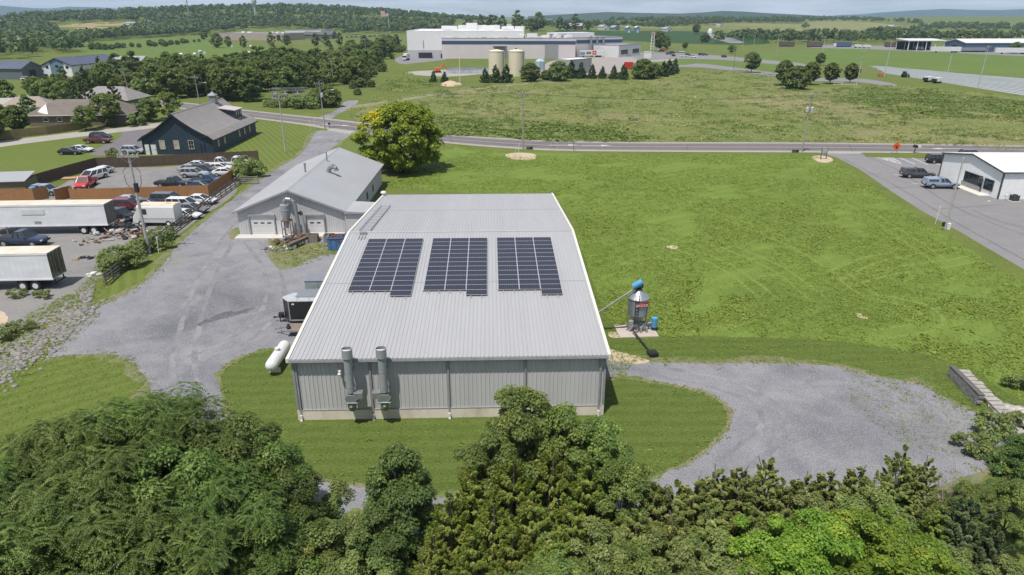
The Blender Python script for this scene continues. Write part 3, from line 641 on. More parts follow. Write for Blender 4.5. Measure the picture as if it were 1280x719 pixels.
# cable tray over the ridge
a, b = roofhit(452, 290), None
ct = thing('cable_tray', 'narrow metal cable tray lying along roof edge over the warehouse ridge', 'cable tray', loc2w(-hw + 1.35, L / 2 + .3, HR + .12), YAW)
mb = MB()
for s in (-1, 1): mb.loft([[(s * .55 - .03, 0, .03), (s * .55 + .03, 0, .03), (s * .55 + .03, 0, .15), (s * .55 - .03, 0, .15)], [(s * .55 - .03, 14.5, -14.5 * sl + .03), (s * .55 + .03, 14.5, -14.5 * sl + .03), (s * .55 + .03, 14.5, -14.5 * sl + .12), (s * .55 - .03, 14.5, -14.5 * sl + .12)]])
mb.build('side_rail', m_roof2, ct)
mb = MB()
for k in range(9): mb.box((0, .4 + k * 1.7, .07 - (.4 + k * 1.7) * sl), (1.1, .07, .05))
mb.build('rung', m_roof2, ct)
mb = MB(); mb.box((0, -.9, -.02), (.7, .3, .3)); mb.tube((-.3, -1.2, -.1), (-.3, -2.2, -.16), .04); mb.tube((.3, -1.2, -.1), (.3, -2.2, -.16), .04); mb.tube((0, -1.2, -.1), (0, -2.4, -.16), .04); mb.build('junction_box', m_galv, ct)
rv = thing('roof_vent', 'white rounded vent cap at far corner of the warehouse roof', 'roof vent', loc2w(-hw - .15, L - .2, HE), YAW)
MB().lathe([(.12, .0), (.12, .35)], n=12).build('vent_pipe', m_white, rv); MB().lathe([(.34, .35), (.38, .45), (.3, .62), (.0, .7)], n=14).build('vent_cap', m_white, rv, smooth=True)

# ------------------------------------------------------------------ generic gabled building (ridge along local y, front gable at y = 0)
def gable(name, label, cat, loc, rot, w, l, he, hr, wallm, roofm, trim, over=.4, ribs=True, group=None, curve=0, roofthick=.14, hipped=False):
    root = thing(name, label, cat, loc, rot, group); h2 = w / 2
    def rz(x):
        t = abs(x) / h2; return hr - (hr - he) * (t + curve * (t * (1 - t)))
    N = 8 if curve else 1
    xs = [-h2 + 2 * h2 * k / (2 * N) for k in range(2 * N + 1)]
    mb = MB()
    if ribs:
        for y, s in ((0, -1), (l, 1)):
            corr(mb, lambda u, v, n: (u, y + s * n, v), -h2, h2, 0, lambda u: rz(u) - .03, pitch=.305)
        for s in (-1, 1): corr(mb, lambda u, v, n: (s * (h2 + n), u, v), 0, l, 0, he - .03, pitch=.305)
    else:
        poly = [(x, 0, rz(x) - .03) for x in xs]
        mb.prism([(-h2, 0, 0)] + poly + [(h2, 0, 0)], (0, l, 0))
    mb.build('wall', wallm, root)
    ox = [(x * (1 + over / h2), rz(x) - (over * (hr - he) / h2 if abs(x) == h2 else 0)) for x in xs]
    mb = MB(); mid = len(ox) // 2
    for seg in (ox[:mid + 1], ox[mid:]):
        if ribs:
            for (xa, za), (xb, zb) in zip(seg[:-1], seg[1:]):
                d = math.hypot(xb - xa, zb - za)
                corr(mb, lambda u, v, n: (xa + (xb - xa) * v, u, za + (zb - za) * v + .05 + n), -over, l + over, 0, 1, pitch=.61, rh=.03)
        else:
            ring = lambda y: [(x, y, z + .02 + roofthick) for x, z in seg] + [(x, y, z + .02) for x, z in reversed(seg)]
            mb.loft([ring(-over), ring(l + over)])
    rf = mb.build('roof', roofm, root)
    for y in (-over - .03, l + over + .01):
        mb = MB()
        for (xa, za), (xb, zb) in zip(ox[:-1], ox[1:]):
            mb.prism([(xa, y, za - .2), (xb, y, zb - .2), (xb, y, zb + .04 + roofthick * (not ribs)), (xa, y, za + .04 + roofthick * (not ribs))], (0, .05, 0))
        mb.build('rake_trim', trim, root)
    for s in (-1, 1): MB().box((s * (h2 + over + .02), l / 2, ox[0][1] - .04), (.06, l + 2 * over, .2)).build('fascia', trim, root)
    mb = MB(); mb.loft([[(-.22, y, hr + .06 + roofthick * (not ribs) - .22 * (hr - he) / h2), (0, y, hr + .11 + roofthick * (not ribs)), (.22, y, hr + .06 + roofthick * (not ribs) - .22 * (hr - he) / h2), (0, y, hr - .02)] for y in (-over, l + over)])
    mb.build('ridge_cap', roofm, rf)
    return root, rf, rz
def window(root, x, y, z, w, h, axis='x', frame=m_white, pane=m_glass, d=.1, bars=(1, 1), name='window'):
    """framed window set on a wall facing -y (axis x) or +-x (axis y; sign of d gives the side)"""
    mb = MB(); fr = .09; ad = abs(d)
    def bx(cx, cz, sx, sz, out, th, m):
        if axis == 'x': m.box((x + cx, y - out, z + cz), (sx, th, sz))
        else: m.box((x + math.copysign(out, d), y + cx, z + cz), (th, sx, sz))
    for s in (-1, 1):
        bx(s * (w / 2), 0, fr, h + fr, ad / 2, ad, mb); bx(0, s * (h / 2), w - fr, fr, ad / 2, ad, mb)
    for k in range(1, bars[0]): bx(-w / 2 + w * k / bars[0], 0, .04, h - fr, ad / 2 - .01, ad * .7, mb)
    for k in range(1, bars[1]): bx(0, -h / 2 + h * k / bars[1], w - fr, .04, ad / 2 - .015, ad * .6, mb)
    f = mb.build(name, frame, root); pm = MB(); bx(0, 0, w - fr, h - fr, .025, .05, pm); pm.build('pane', pane, f); return f
def garage_door(root, x, y, w, h, wins=3):
    mb = MB()
    for s in (-1, 1): mb.box((x + s * (w / 2 + .07), y - .13, h / 2), (.14, .26, h))
    mb.box((x, y - .13, h + .12), (w + .28, .26, .24)); f = mb.build('garage_door', m_gtrim, root)
    mb = MB(); k = 4
    for i in range(k): mb.box((x, y - .05, h * (i + .5) / k), (w, .05, h / k - .025))
    mb.box((x, y - .04, h / 2), (w, .03, h)); mb.build('door_panel', m_white, f)
    for i in range(wins): MB().box((x + (i - (wins - 1) / 2) * w / (wins + .6), y - .085, h * .66), (.5, .03, .16)).build('pane', m_glass, f)
def door(root, x, y, w, h, m=m_white, z0=0):
    d = MB().box((x, y - .05, z0 + h / 2), (w + .16, .08, h + .1)).build('door', m_gtrim, root)
    MB().box((x, y - .09, z0 + h / 2), (w, .04, h)).build('door_panel', m, d); MB().box((x + w * .38, y - .14, z0 + 1.0), (.08, .08, .14)).build('handle', m_dark, d)

# ------------------------------------------------------------------ grey shed with two garage doors
S0 = P(367, 294.8); SYAW = R(1.0)
sh, shr, srz = gable('metal_shed', 'grey ribbed metal shed with white garage doors behind the warehouse', 'shed', S0, SYAW, 14.0, 30, 3.5, 6.25, m_wall, m_roof2, m_gtrim, .45)
garage_door(sh, -3.85, 0, 3.2, 2.75, 3); door(sh, -1.55, 0, 1.0, 2.15); garage_door(sh, 3.1, 0, 2.3, 2.75, 2)
mb = MB(); mb.box((-1, -.9, .08), (12.4, 1.7, .34)); mb.box((3.8, -.95, .25), (6.2, 1.8, .44)); mb.build('concrete_apron', M('bright_concrete', (.62, .60, .56), .9, col2=(.55, .53, .49), nscale=1), sh)
mb = MB(); mb.box((-.05, -.2, 5.25), (.3, .3, .12)); mb.lathe([(.06, .2), (.32, 0), (.3, -.05)], (-.05, -.5, 5.05), 12); mb.build('gable_lamp', m_white, sh)
mb = MB(); mb.tube((-.9, 12, 5.7), (-.9, 12, 7.2), .13); mb.lathe([(.2, 0), (.2, .14)], (-.9, 12, 7.15), 10); mb.build('roof_vent_pipe', m_galv, shr)
mb = MB(); mb.tube((.5, 19.5, 5.8), (.5, 19.5, 7.5), .1); mb.box((.5, 19.3, 5.95), (.5, .5, .2)); mb.build('roof_vent_pipe', m_galv, shr)
mb = MB(); rr = [( .0, .0), (.0, .5), (.35, .95), (.9, 1.1), (1.25, .8), (1.3, .45)]
mb.path([(2.0 + a * .95, 14 - a * .3, 5.35 + b) for a, b in rr], .34, 12); mb.build('gooseneck_vent', m_galv, shr, smooth=True)
for k, (yy, ww, zz) in enumerate(((4.5, .5, 1.6), (8.0, .7, 1.6), (10.5, .6, 1.4), (16, 1.0, 1.4), (21, 1.0, 1.4))): window(sh, 7.0, yy, zz, ww, .8 if k < 3 else 1.1, 'y', m_gtrim, m_dark, .09)
mb = MB(); mb.box((9.3, 2.2, 1.55), (4.4, 5.0, 3.1)); lk = mb.build('link_bay', m_wall, sh)
mb = MB(); corr(mb, lambda u, v, n: (7.1 + (4.5) * v, u, 3.42 - .25 * v + n), -.5, 5.0, 0, 1, .4); mb.box((9.35, -.52, 3.22), (4.5, .08, .22)); mb.build('roof', m_roof2, lk)
# dust collector beside the shed door
def sw(x, y, z=0): return S0 + Matrix.Rotation(SYAW, 3, 'Z') @ Vector((x, y, z))
dc = thing('dust_collector', 'steel cyclone dust collector with hooped ducts standing before the shed', 'dust collector', sw(-.15, -1.6), SYAW)
mb = MB(); mb.lathe([(.0, 4.75), (.62, 4.7), (.62, 3.5), (.2, 1.9), (.2, 1.6)], n=20); mb.lathe([(.66, 3.96), (.66, 4.08)], n=20); mb.build('cyclone', m_stack, dc, smooth=True)
mb = MB(); mb.path([(0, 0, 4.7), (.0, 0, 5.1), (.25, 0, 5.4), (.8, -.0, 5.35), (1.2, -.0, 5.0), (1.3, -.0, 4.4), (1.55, -.1, .9)], .26, 12); mb.build('duct', m_galv, dc, smooth=True)
mb = MB(); mb.path([(2.2, -.1, .8), (2.0, .0, 3.4)], .2, 12); mb.build('blower_pipe', m_stack, dc, smooth=True); MB().path([(2.0, 0, 3.4), (1.75, 0, 3.75)], .25, 12, 0).build('pipe_cap', m_dark, dc)
mb = MB()
for sx in (-.55, .55):
    for sy in (-.5, .5): mb.box((sx, sy, 1.0), (.08, .08, 3.3))
mb.box((0, 0, 2.6), (1.2, 1.1, .07)); mb.build('stand', m_rust, dc)
mb = MB(); mb.lathe([(.45, 0), (.5, .7), (.3, .9)], (1.65, -.4, 0), 14); mb.box((2.4, -.4, .5), (.8, .7, .8)); mb.build('blower', m_rust, dc)
def scrap(loc, n, spread, label, mats, seed, smin=.2, smax=.9, zmax=.9, cat='scrap pile', nm='scrap_pile'):
    rg = random.Random(seed); mb = MB()
    for k in range(n):
        r = spread * math.sqrt(rg.random()); a = rg.random() * 6.28; s = rg.uniform(smin, smax)
        x, y = r * math.cos(a), r * math.sin(a) * .8; z = rg.uniform(.05, zmax * (1 - r / spread * .8)); mi = rg.randrange(len(mats)); q = rg.random()
        if q < .45: mb.box((x, y, z), (s, s * rg.uniform(.3, 1), s * rg.uniform(.1, .5)), rg.random() * 3, mi, rg.uniform(.7, 1))
        elif q < .75: mb.tube((x, y, max(.05, z - .1)), (x + rg.uniform(-s, s), y + rg.uniform(-s, s), z + rg.uniform(0, s * .5)), s * .08, s * .06, 7, mi)
        else: mb.lathe([(s * .25, 0), (s * .32, s * .15), (s * .25, s * .3)], (x, y, max(0, z - .1)), 9, mi)
    o = mb.build(nm, mats, None, loc, bevel=.01); return tag(o, label, cat)
scrap(sw(.6, -2.9), 60, 2.1, 'heap of rusty machine parts in front of the cyclone', [m_rust, m_galv, m_wood_rail, m_rust], 5, .2, .9, 1.6)
scrap(sw(-.6, -5.8), 50, 1.9, 'low scatter of pale scrap pipe ends in the weeds', [m_galv, m_wood_rail, m_offw], 6, .15, .5, .3)
bp = thing('wooden_beam', 'long grey box beam lying on blocks before the shed', 'beam', sw(2.0, -4.5), R(68)); MB().box((0, 0, .7), (4.2, .5, .4)).build('beam_body', m_wood_rail, bp, bevel=.02); MB().box((-1.2, 0, .25), (.4, .6, .5)).build('block', m_offw, bp); MB().box((1.2, 0, .25), (.4, .6, .5)).build('block', m_offw, bp)
for k, (x, lab) in enumerate(((3.9, 'dark open steel bin under the shed dock, nearer the blower'), (6.0, 'dark open steel bin under the shed dock, nearer the blue skip'))):
    bn = thing('steel_bin', lab, 'bin', sw(x - .6, -2.6), SYAW, 'steel bins at the shed dock'); mb = MB()
    for q in (-1, 1): mb.box((q * .62, 0, .5), (.06, 1.0, 1.0)); mb.box((0, q * .5, .5), (1.18, .06, 1.0))
    mb.build('sides', M('old_brown_steel', (.2, .165, .14), .8, col2=(.28, .24, .2), nscale=3), bn); MB().box((0, 0, .12), (1.16, .94, .06)).build('floor', m_dark, bn)
sk = thing('skip_bin', 'blue steel skip full of rusty scrap beside the shed link', 'skip', P(421, 313.5), SYAW + R(4)); mb = MB()
for q in (-1, 1):
    mb.box((q * 1.02, .9, .85), (.07, 1.7, 1.6)); mb.box((0, .9 + q * .85, .85), (2.1, .07, 1.6))
    mb.box((q * 1.05, .9, 1.62), (.16, 1.9, .1)); mb.box((0, .9 + q * .9, 1.62), (2.2, .14, .1))
for x in (-.7, 0, .7): mb.box((x, 0, .8), (.1, .08, 1.5))
mb.build('body', M('worn_blue_steel', (.06, .17, .36), .5, col2=(.16, .27, .42), nscale=2, lo=.5, hi=.7), sk, bevel=.015)
rgx = random.Random(4); mb = MB()
for k in range(40): mb.box((rgx.uniform(-.85, .85), .9 + rgx.uniform(-.7, .7), rgx.uniform(1.1, 1.6)), (rgx.uniform(.2, .8), rgx.uniform(.1, .4), rgx.uniform(.05, .3)), rgx.random() * 3)
mb.build('scrap_load', m_rust, sk)

# ------------------------------------------------------------------ navy barn
N0 = P(224, 193.2)
nb, nbr, nrz = gable('navy_barn', 'dark navy board barn with flared taupe roof and cupola', 'barn', N0, R(1.2), 14.6, 27.5, 3.3, 8.3, m_navy, m_shingle, m_navyd, .55, False, None, .42)
mb = MB()
for k in range(44):
    x = -7.1 + k * .33; top = nrz(x) - .3; mb.box((x, -.02, top / 2 + .1), (.045, .045, top - .1))
mb.build('batten', m_navy, nb)
for x in (-3.1, -.15, 2.9): window(nb, x, -.02, 2.05, 1.05, 1.75, 'x', M('cream_window_frame', (.62, .58, .46), .6), m_glass if x > 2 else m_window, .1, (2, 2))
door(nb, -5.0, -.02, 1.0, 2.05); d_ = MB().box((-6.3, -.14, 1.05), (.85, .25, 2.1)).build('notice_board', m_white, nb)
for x in (4.9, 5.6): MB().box((x, -.07, 1.2), (.08, .08, 2.2)).build('barn_door_strap', m_navyd, nb)
for y in (3.2, 6.8, 16, 19.5, 23): window(nb, 7.3, y, 1.95, 1.0, 1.7, 'y', m_greyb, m_window, .09, (1, 2))
dm = MB(); dm.prism([(2.6, 20.0, 5.1), (5.4, 20.0, 4.6), (5.4, 20.0, 6.5), (2.2, 20.0, 6.9)], (0, 4.6, 0)); do = dm.build('dormer', m_navy, nbr)
mb = MB(); mb.prism([(1.6, 19.6, 7.0), (5.75, 19.6, 6.45), (5.75, 19.6, 6.6), (1.6, 19.6, 7.15)], (0, 5.4, 0)); mb.build('dormer_roof', M('pale_membrane', (.56, .50, .49), .8), do)
for y in (20.9, 22.3, 23.7): window(do, 5.4, y, 5.75, .9, 1.1, 'y', m_navyd, m_window, .08)
cu = MB(); cu.box((0, 22.2, 8.6), (1.5, 1.5, 1.1)); cu.box((0, 22.2, 9.3), (1.25, 1.25, .9)); cu.add([(-.95, 21.25, 9.75), (.95, 21.25, 9.75), (.95, 23.15, 9.75), (-.95, 23.15, 9.75), (0, 22.2, 10.6)], [(0, 1, 4), (1, 2, 4), (2, 3, 4), (3, 0, 4), (3, 2, 1, 0)]); cu.box((0, 22.2, 10.6), (.18, .18, .35)); cu.build('cupola', M('cupola_grey', (.24, .27, .29), .5), nbr)

# ------------------------------------------------------------------ white office by the parking lot (gable faces the lot, ridge along x)
O1 = P(1247, 249.2); O0 = P(1173.5, 221.3); ow = (O0 - O1).length
oc = (O0 + O1) / 2; oyaw = math.atan2(O0.y - O1.y, O0.x - O1.x)      # direction along the gable
ob, obr, orz = gable('white_office', 'white ribbed metal office building with charcoal edges beside the parking lot', 'office building', oc, oyaw - math.pi, ow, 34, 4.4, 5.7, m_ofw, m_whiteroof, m_dtrim, .3)
for x in (-ow / 2, ow / 2): MB().box((x, -.03, 2.1), (.26, .16, 4.1)).build('corner_trim', m_dtrim, ob)
window(ob, 1.2, 0, 1.75, 4.6, 1.7, 'x', m_dtrim, m_glass, .12, (4, 1)); window(ob, 5.3, 0, 1.7, 2.2, 1.7, 'x', m_dtrim, m_glass, .12, (1, 1)); door(ob, 3.3, -.03, 1.0, 2.3, m_glass)
MB().box((1.0, -.09, .45), (5.0, .12, .9)).build('stone_base', m_gtrim, ob); MB().box((1.6, -.9, .06), (9.0, 1.7, .14)).build('kerb_walk', m_cream, ob)
ac = thing('air_conditioner', 'dark grey outdoor air conditioner beside the white office wall', 'air conditioner', P(1267, 251.5), R(4))
mb = MB()
for k in range(9): mb.box((0, 0, .12 + k * .1), (.92, .92, .05))
for sx in (-.44, .44):
    for sy in (-.44, .44): mb.box((sx, sy, .52), (.08, .08, 1.0))
mb.box((0, 0, .5), (.8, .8, .9)); mb.build('casing', M('ac_grey', (.10, .10, .095), .6), ac); MB().lathe([(.38, 1.03), (.36, 1.06), (.1, 1.08), (0, 1.08)], n=16).build('fan_grille', m_dark, ac); MB().box((0, 0, .04), (1.2, 1.2, .08)).build('pad', m_cream, ac)
mt = thing('gas_meter', 'small pale gas meter on pipework by the white office corner', 'gas meter', P(1257, 250.5), 0); MB().box((0, 0, .75), (.4, .25, .4)).build('meter', m_offw, mt, bevel=.03); MB().path([(-.3, 0, 0), (-.3, 0, .9), (.3, 0, .9), (.3, 0, 0)], .03).build('pipe', m_cream, mt)
for k, (px, py, lab) in enumerate(((1229, 240.5, 'orange flower pot beside the office door, nearer the wide window'), (1236, 243, 'small potted plant beside the office door, nearer the single window'))):
    fp = thing('flower_pot', lab, 'flower pot', P(px, py), 0, 'flower pots at the office door'); MB().lathe([(.2, 0), (.32, .45), (.3, .5), (.26, .44), (0, .42)], n=14).build('pot', M('terracotta', (.42, .16, .07), .8), fp)
    POTS = globals().setdefault('POTS', []); POTS.append(fp)
# ------------------------------------------------------------------ houses and sheds in the west
def hip(name, label, loc, rot, w, l, he, hr, wallm, roofm, inset, over=.5, cat='house'):
    """hip-roofed house: w along local x, l along local y, ridge along x"""
    root = thing(name, label, cat, loc, rot); MB().box((0, l / 2, he / 2), (w, l, he)).build('wall', wallm, root)
    x, y0, y1 = w / 2 + over, -over, l + over; r = w / 2 - inset
    mb = MB(); mb.add([(-x, y0, he - .05), (x, y0, he - .05), (x, y1, he - .05), (-x, y1, he - .05), (-r, l / 2, hr), (r, l / 2, hr)], [(0, 1, 5, 4), (1, 2, 5), (2, 3, 4, 5), (3, 0, 4), (3, 2, 1, 0)])
    rf = mb.build('roof', roofm, root)
    mb = MB(); mb.box((0, y0 - .03, he - .1), (2 * x, .08, .2)); mb.box((0, y1 + .03, he - .1), (2 * x, .08, .2)); mb.box((-x - .03, l / 2, he - .1), (.08, l + 2 * over, .2)); mb.box((x + .03, l / 2, he - .1), (.08, l + 2 * over, .2)); mb.build('fascia', m_cream, root)
    return root, rf
h, hr_ = hip('brown_house', 'long brown shingle roofed brick house behind the timber fence', P(99, 157.5), R(5), 25, 11.5, 2.9, 6.3, m_brick, m_brown_sh, 5.2)
for x in (-8, -4.5, -1): window(h, x, 0, 1.7, 1.2, 1.0, 'x', m_white, m_glass, .1)
mb = MB(); mb.add([(-9.2, .9, 3.9), (-7.0, -.2, 3.1), (-10.8, .9, 3.4), (-9.0, 3.6, 5.3)], [(0, 1, 3), (0, 3, 2), (0, 2, 1)]); mb.build('gable_end', m_cream, h)
h2, _ = hip('taupe_house', 'taupe roofed house with blue grey end wall behind the brown house', P(129, 138), R(-4), 17, 12, 3.2, 6.6, m_greyb, m_shingle, 4.2)
window(h2, 5, 0, 1.8, 1.2, 1.1, 'x', m_white, m_glass, .1)
h3, _ = hip('tan_house', 'small tan roofed house with white eaves half hidden among trees', P(34, 146), R(20), 12, 9, 2.8, 5.2, m_offw, M('tan_shingle', (.36, .30, .25), .9), 3)
window(h3, 2, 0, 1.6, 1.1, 1.0, 'x', m_white, m_glass, .1)
h4, _ = hip('low_house', 'low house with pale grey roof at the far left among trees', P(2, 146), R(8), 12, 9, 2.8, 4.8, m_tan, M('pale_shingle', (.42, .40, .37), .9), 2.5)
bb, br, _ = gable('blue_barn', 'sky blue gabled barn with white corners and dark blue roof', 'barn', P(74, 95.5), R(-8), 15, 34, 5.2, 8.2, m_offw, m_blueroof, m_navyd, .5, False)
MB().prism([(-3.6, -.05, 0), (3.6, -.05, 0), (3.6, -.05, 6.6), (0, -.05, 7.9), (-3.6, -.05, 6.6)], (0, .06, 0)).build('blue_front', m_blue, bb)
for x, z in ((0, 4.6), (-5.3, 4.2), (5.3, 4.2)): window(bb, x, -.05, z, 1.3, 1.0, 'x', m_navyd, m_glass, .1)
gb, gbr, _ = gable('grey_workshop', 'grey workshop with pale grey metal roof behind the blue barn', 'workshop', P(96, 88), R(-84), 16, 36, 4.6, 7.0, m_greyb, m_roof2, m_gtrim, .4, True)
lb, lbr, _ = gable('slate_shop', 'slate grey shop with dark blue roof at the left edge of the scene', 'shop building', P(30.5, 99.5) + Vector((.5, 6, 0)), R(90) - R(4), 13, 40, 5.0, 7.6, m_greyb, m_blueroof, m_gtrim, .5, False)
MB().box((0, -.06, 1.9), (4, .1, 3.8)).build('door', m_dark, lb)
# far buildings
fb, _, _ = gable('far_house', 'white farmhouse on the wooded rise beyond the hay field', 'house', P(190, 31), R(60), 12, 16, 5, 8.5, m_white, m_roof2, m_gtrim, .4, False)
fb2, _, _ = gable('far_house', 'cream farm shed below the white farmhouse on the far rise', 'shed', P(172, 32), R(80), 11, 20, 3.6, 5.5, m_cream, m_roof2, m_gtrim, .4, False)
def flat_building(name, label, a, b, depth, h, wallm, roofm, cat='factory', par=.6):
    """flat-roofed block with its front between two ground spots"""
    A, B = P(*a), P(*b); d = B - A; w = math.hypot(d.x, d.y); rot = math.atan2(d.y, d.x)
    root = thing(name, label, cat, (A + B) / 2, rot)
    MB().box((0, depth / 2, h / 2 - .5), (w, depth, h + 1)).build('wall', wallm, root)
    mb = MB(); mb.box((0, depth / 2, h + .02), (w - .8, depth - .8, .08)); rf = mb.build('roof', roofm, root)
    mb = MB()
    for s in (-1, 1): mb.box((s * (w / 2 - .15), depth / 2, h + par / 2), (.34, depth + .1, par)); mb.box((0, depth / 2 + s * (depth / 2 - .15), h + par / 2), (w + .1, .34, par))
    mb.build('parapet', m_gtrim if wallm is not m_offw else m_offw, root); return root, rf, w
fw, fr_, w_ = flat_building('cold_store', 'tall plain white cold store block at the factory', (510, 73), (655, 73), 70, 17.0, m_offw, m_offw)
MB().box((-w_ / 2 + 12, -.6, 1.9), (9, 1.2, 3.6)).build('dock_door', m_dark, fw); MB().box((-w_ / 2 + 24, -.4, 1.6), (3, .8, 2.6)).build('dock_door', m_dark, fw)
MB().box((-w_ / 2 + 11, -.1, 9), (.5, .2, 5)).build('wall_ladder', m_gtrim, fw); MB().box((0, -.1, 2.7), (w_, .12, 5.2)).build('lower_band', M('pale_grey_band', (.56, .56, .57), .7), fw)
mb = MB(); rg = random.Random(3)
for k in range(14): MB().box((rg.uniform(-.45, .5) * w_, 50 + rg.uniform(-5, 14), 17 + 1.6), (rg.uniform(4, 9), 5, rg.uniform(1.5, 3.6))).build('roof_unit', m_offw, fr_)
MB().box((w_ * .02, 52, 19.4), (8, 7, 5)).build('plant_room', m_offw, fr_)
ff, ffr, w_ = flat_building('factory_hall', 'long pale pink factory hall with navy band around its top', (553, 73.5), (719, 74), 60, 12.6, m_pinkw, m_roof2)
MB().box((0, -.06, 10.3), (w_ + .1, .14, 2.1)).build('navy_stripe', m_bandn, ff)
mb = MB(); mb.box((-w_ / 2 + 39, -1.5, 8.2), (9, 3, .5)); mb.build('canopy', m_gtrim, ff); MB().box((-w_ / 2 + 39, -.1, 4), (7, .2, 7)).build('door', m_gtrim, ff)
MB().box((w_ / 2 - 16, -.1, 4.6), (9, .2, 9)).build('door', m_gtrim, ff)
for k in range(44): MB().box((rg.uniform(-.48, .48) * w_, rg.uniform(5, 55), 13.4), (rg.uniform(1.5, 8), rg.uniform(1.5, 5), rg.uniform(.8, 3.6))).build('roof_unit', m_offw if rg.random() < .7 else m_galv, ffr)
for k in range(28): MB().box((rg.uniform(-.48, .48) * w_, rg.uniform(1, 3), 13.0), (rg.uniform(.6, 3), 1, rg.uniform(.4, 1.2))).build('roof_pipe', m_gtrim, ffr)
fg, fgr, w2 = flat_building('factory_annex', 'pale factory annex with navy band and three roof stacks behind loading yard', (719.8, 71.5), (777, 69.5), 45, 12.4, m_pinkw, m_roof2)
MB().box((0, -.06, 10.1), (w2 + .1, .14, 2.2)).build('navy_stripe', m_bandn, fg)
for k, x in enumerate((-9, -3.5, 2)): MB().lathe([(.8, 0), (.8, 13.8), (.7, 13.9)], (x, -1.6, 0), 10).build('wall_stack', m_galv, fg)
for x in (12, 22): MB().box((x, -.5, 2.6), (4, 1, 5)).build('dock_door', m_gtrim, fg)
mb = MB(); mb.box((-w2 * .1, 30, 13.4), (w2 * .8, 14, 4)); mb.build('upper_storey', m_offw, fg)
fo, _, w3 = flat_building('factory_office', 'low white office wing with dark windows at the end of the factory', (773, 72), (800, 69), 20, 7.5, m_white, m_roof2)
for x in (-.25, .28): MB().box((x * w3, -.06, 3.2), (w3 * .3, .14, 3.0)).build('window', m_glass, fo)
sm, _, _ = flat_building('pump_house', 'low white pump house behind the row of clipped evergreens', (712, 94), (739, 91), 9, 7, M('pump_grey', (.42, .42, .43), .7), m_offw, 'pump house', .2)
for px, lab in ((620.5, 'cream cylindrical storage tank at the factory, standing nearer the pond'), (645, 'cream cylindrical storage tank at the factory, standing nearer the big bushes')):
    tk = thing('storage_tank', lab, 'storage tank', P(px, 95), 0, 'cream storage tanks'); mb = MB(); mb.lathe([(3.7, 0), (3.7, 11.2), (3.8, 11.2), (3.8, 11.5), (3.5, 11.55), (.5, 12.2), (0, 12.2)], n=28); mb.build('shell', m_ctank, tk, smooth=True)
    MB().box((3.85, -1, 5.8), (.5, .8, 11.4)).build('ladder', m_gtrim, tk); MB().lathe([(.5, 12.1), (.5, 12.7), (0, 12.8)], n=10).build('hatch', m_dtrim, tk)
gt = thing('gas_tank', 'small pale blue upright tank behind the clipped bushes', 'tank', P(675, 88), 0); MB().lathe([(0, 0), (2.6, 0), (2.6, 4.6), (1.6, 5.6), (0, 5.9)], n=18).build('shell', M('pale_blue_tank', (.42, .56, .62), .5), gt, smooth=True); MB().box((0, -2.7, 2.5), (.5, .2, 5)).build('ladder', m_gtrim, gt)
tb, tbr, w4 = flat_building('distribution_depot', 'long tan depot building with grey roof beyond the west pasture', (267, 50), (356, 51), 42, 7.2, m_tan, m_roof2, 'depot')
MB().box((w4 * .42, -.1, 3), (5, .2, 6)).build('door', m_dark, tb)
for k in range(7): MB().box((rg.uniform(-.4, .4) * w4, rg.uniform(10, 36), 8), (4, 3, 1.6)).build('roof_unit', m_offw, tbr)
tw, twr, w5 = flat_building('depot_office', 'white depot office with big dark windows next to the tan depot', (357, 48), (402, 48.5), 36, 9, m_white, m_roof2, 'office building')
for x in (-.3, .05, .32): MB().box((x * w5, -.1, 2.4), (5, .2, 3.6)).build('window', m_glass, tw)
td, _, _ = gable('grey_pavilion', 'dark roofed grey pavilion beside the white depot office', 'pavilion', P(418, 48.5), R(80), 16, 36, 5, 9, m_greyb, M('dark_shingle', (.12, .12, .125), .9), m_gtrim, .6, False); MB().box((0, -.1, 2), (6, .2, 4)).build('door', m_dark, td)
# eastern yard
ps = thing('open_barn', 'open sided pole barn with white flat roof beyond the east pasture', 'open barn', P(1152, 63), R(2))
mb = MB(); mb.add([(-16, -6, 7.4), (16, -6, 7.4), (16, 14, 8.4), (-16, 14, 8.4), (-16, -6, 7.9), (16, -6, 7.9), (16, 14, 8.9), (-16, 14, 8.9)], [(3, 2, 1, 0), (4, 5, 6, 7), (0, 1, 5, 4), (1, 2, 6, 5), (2, 3, 7, 6), (3, 0, 4, 7)]); mb.build('roof', m_whiteroof, ps)
for x in (-15, -7.5, 0, 7.5, 15):
    for y in (-5, 13): MB().box((x, y, 3.8), (.5, .5, 7.8)).build('post', m_offw, ps)
MB().box((0, 13.6, 3.4), (31, .3, 6.4)).build('rear_wall', m_dark, ps)
be, ber, _ = gable('blue_warehouse', 'long blue warehouse with white roof at the far right', 'warehouse', P(1211, 66) + Vector((0, 20, 0)), R(-88), 26, 130, 7, 9.5, M('blue_siding', (.075, .13, .20), .6), m_whiteroof, m_offw, .4, False); MB().box((0, -.1, 2.5), (5, .2, 5)).build('door', m_dark, be)
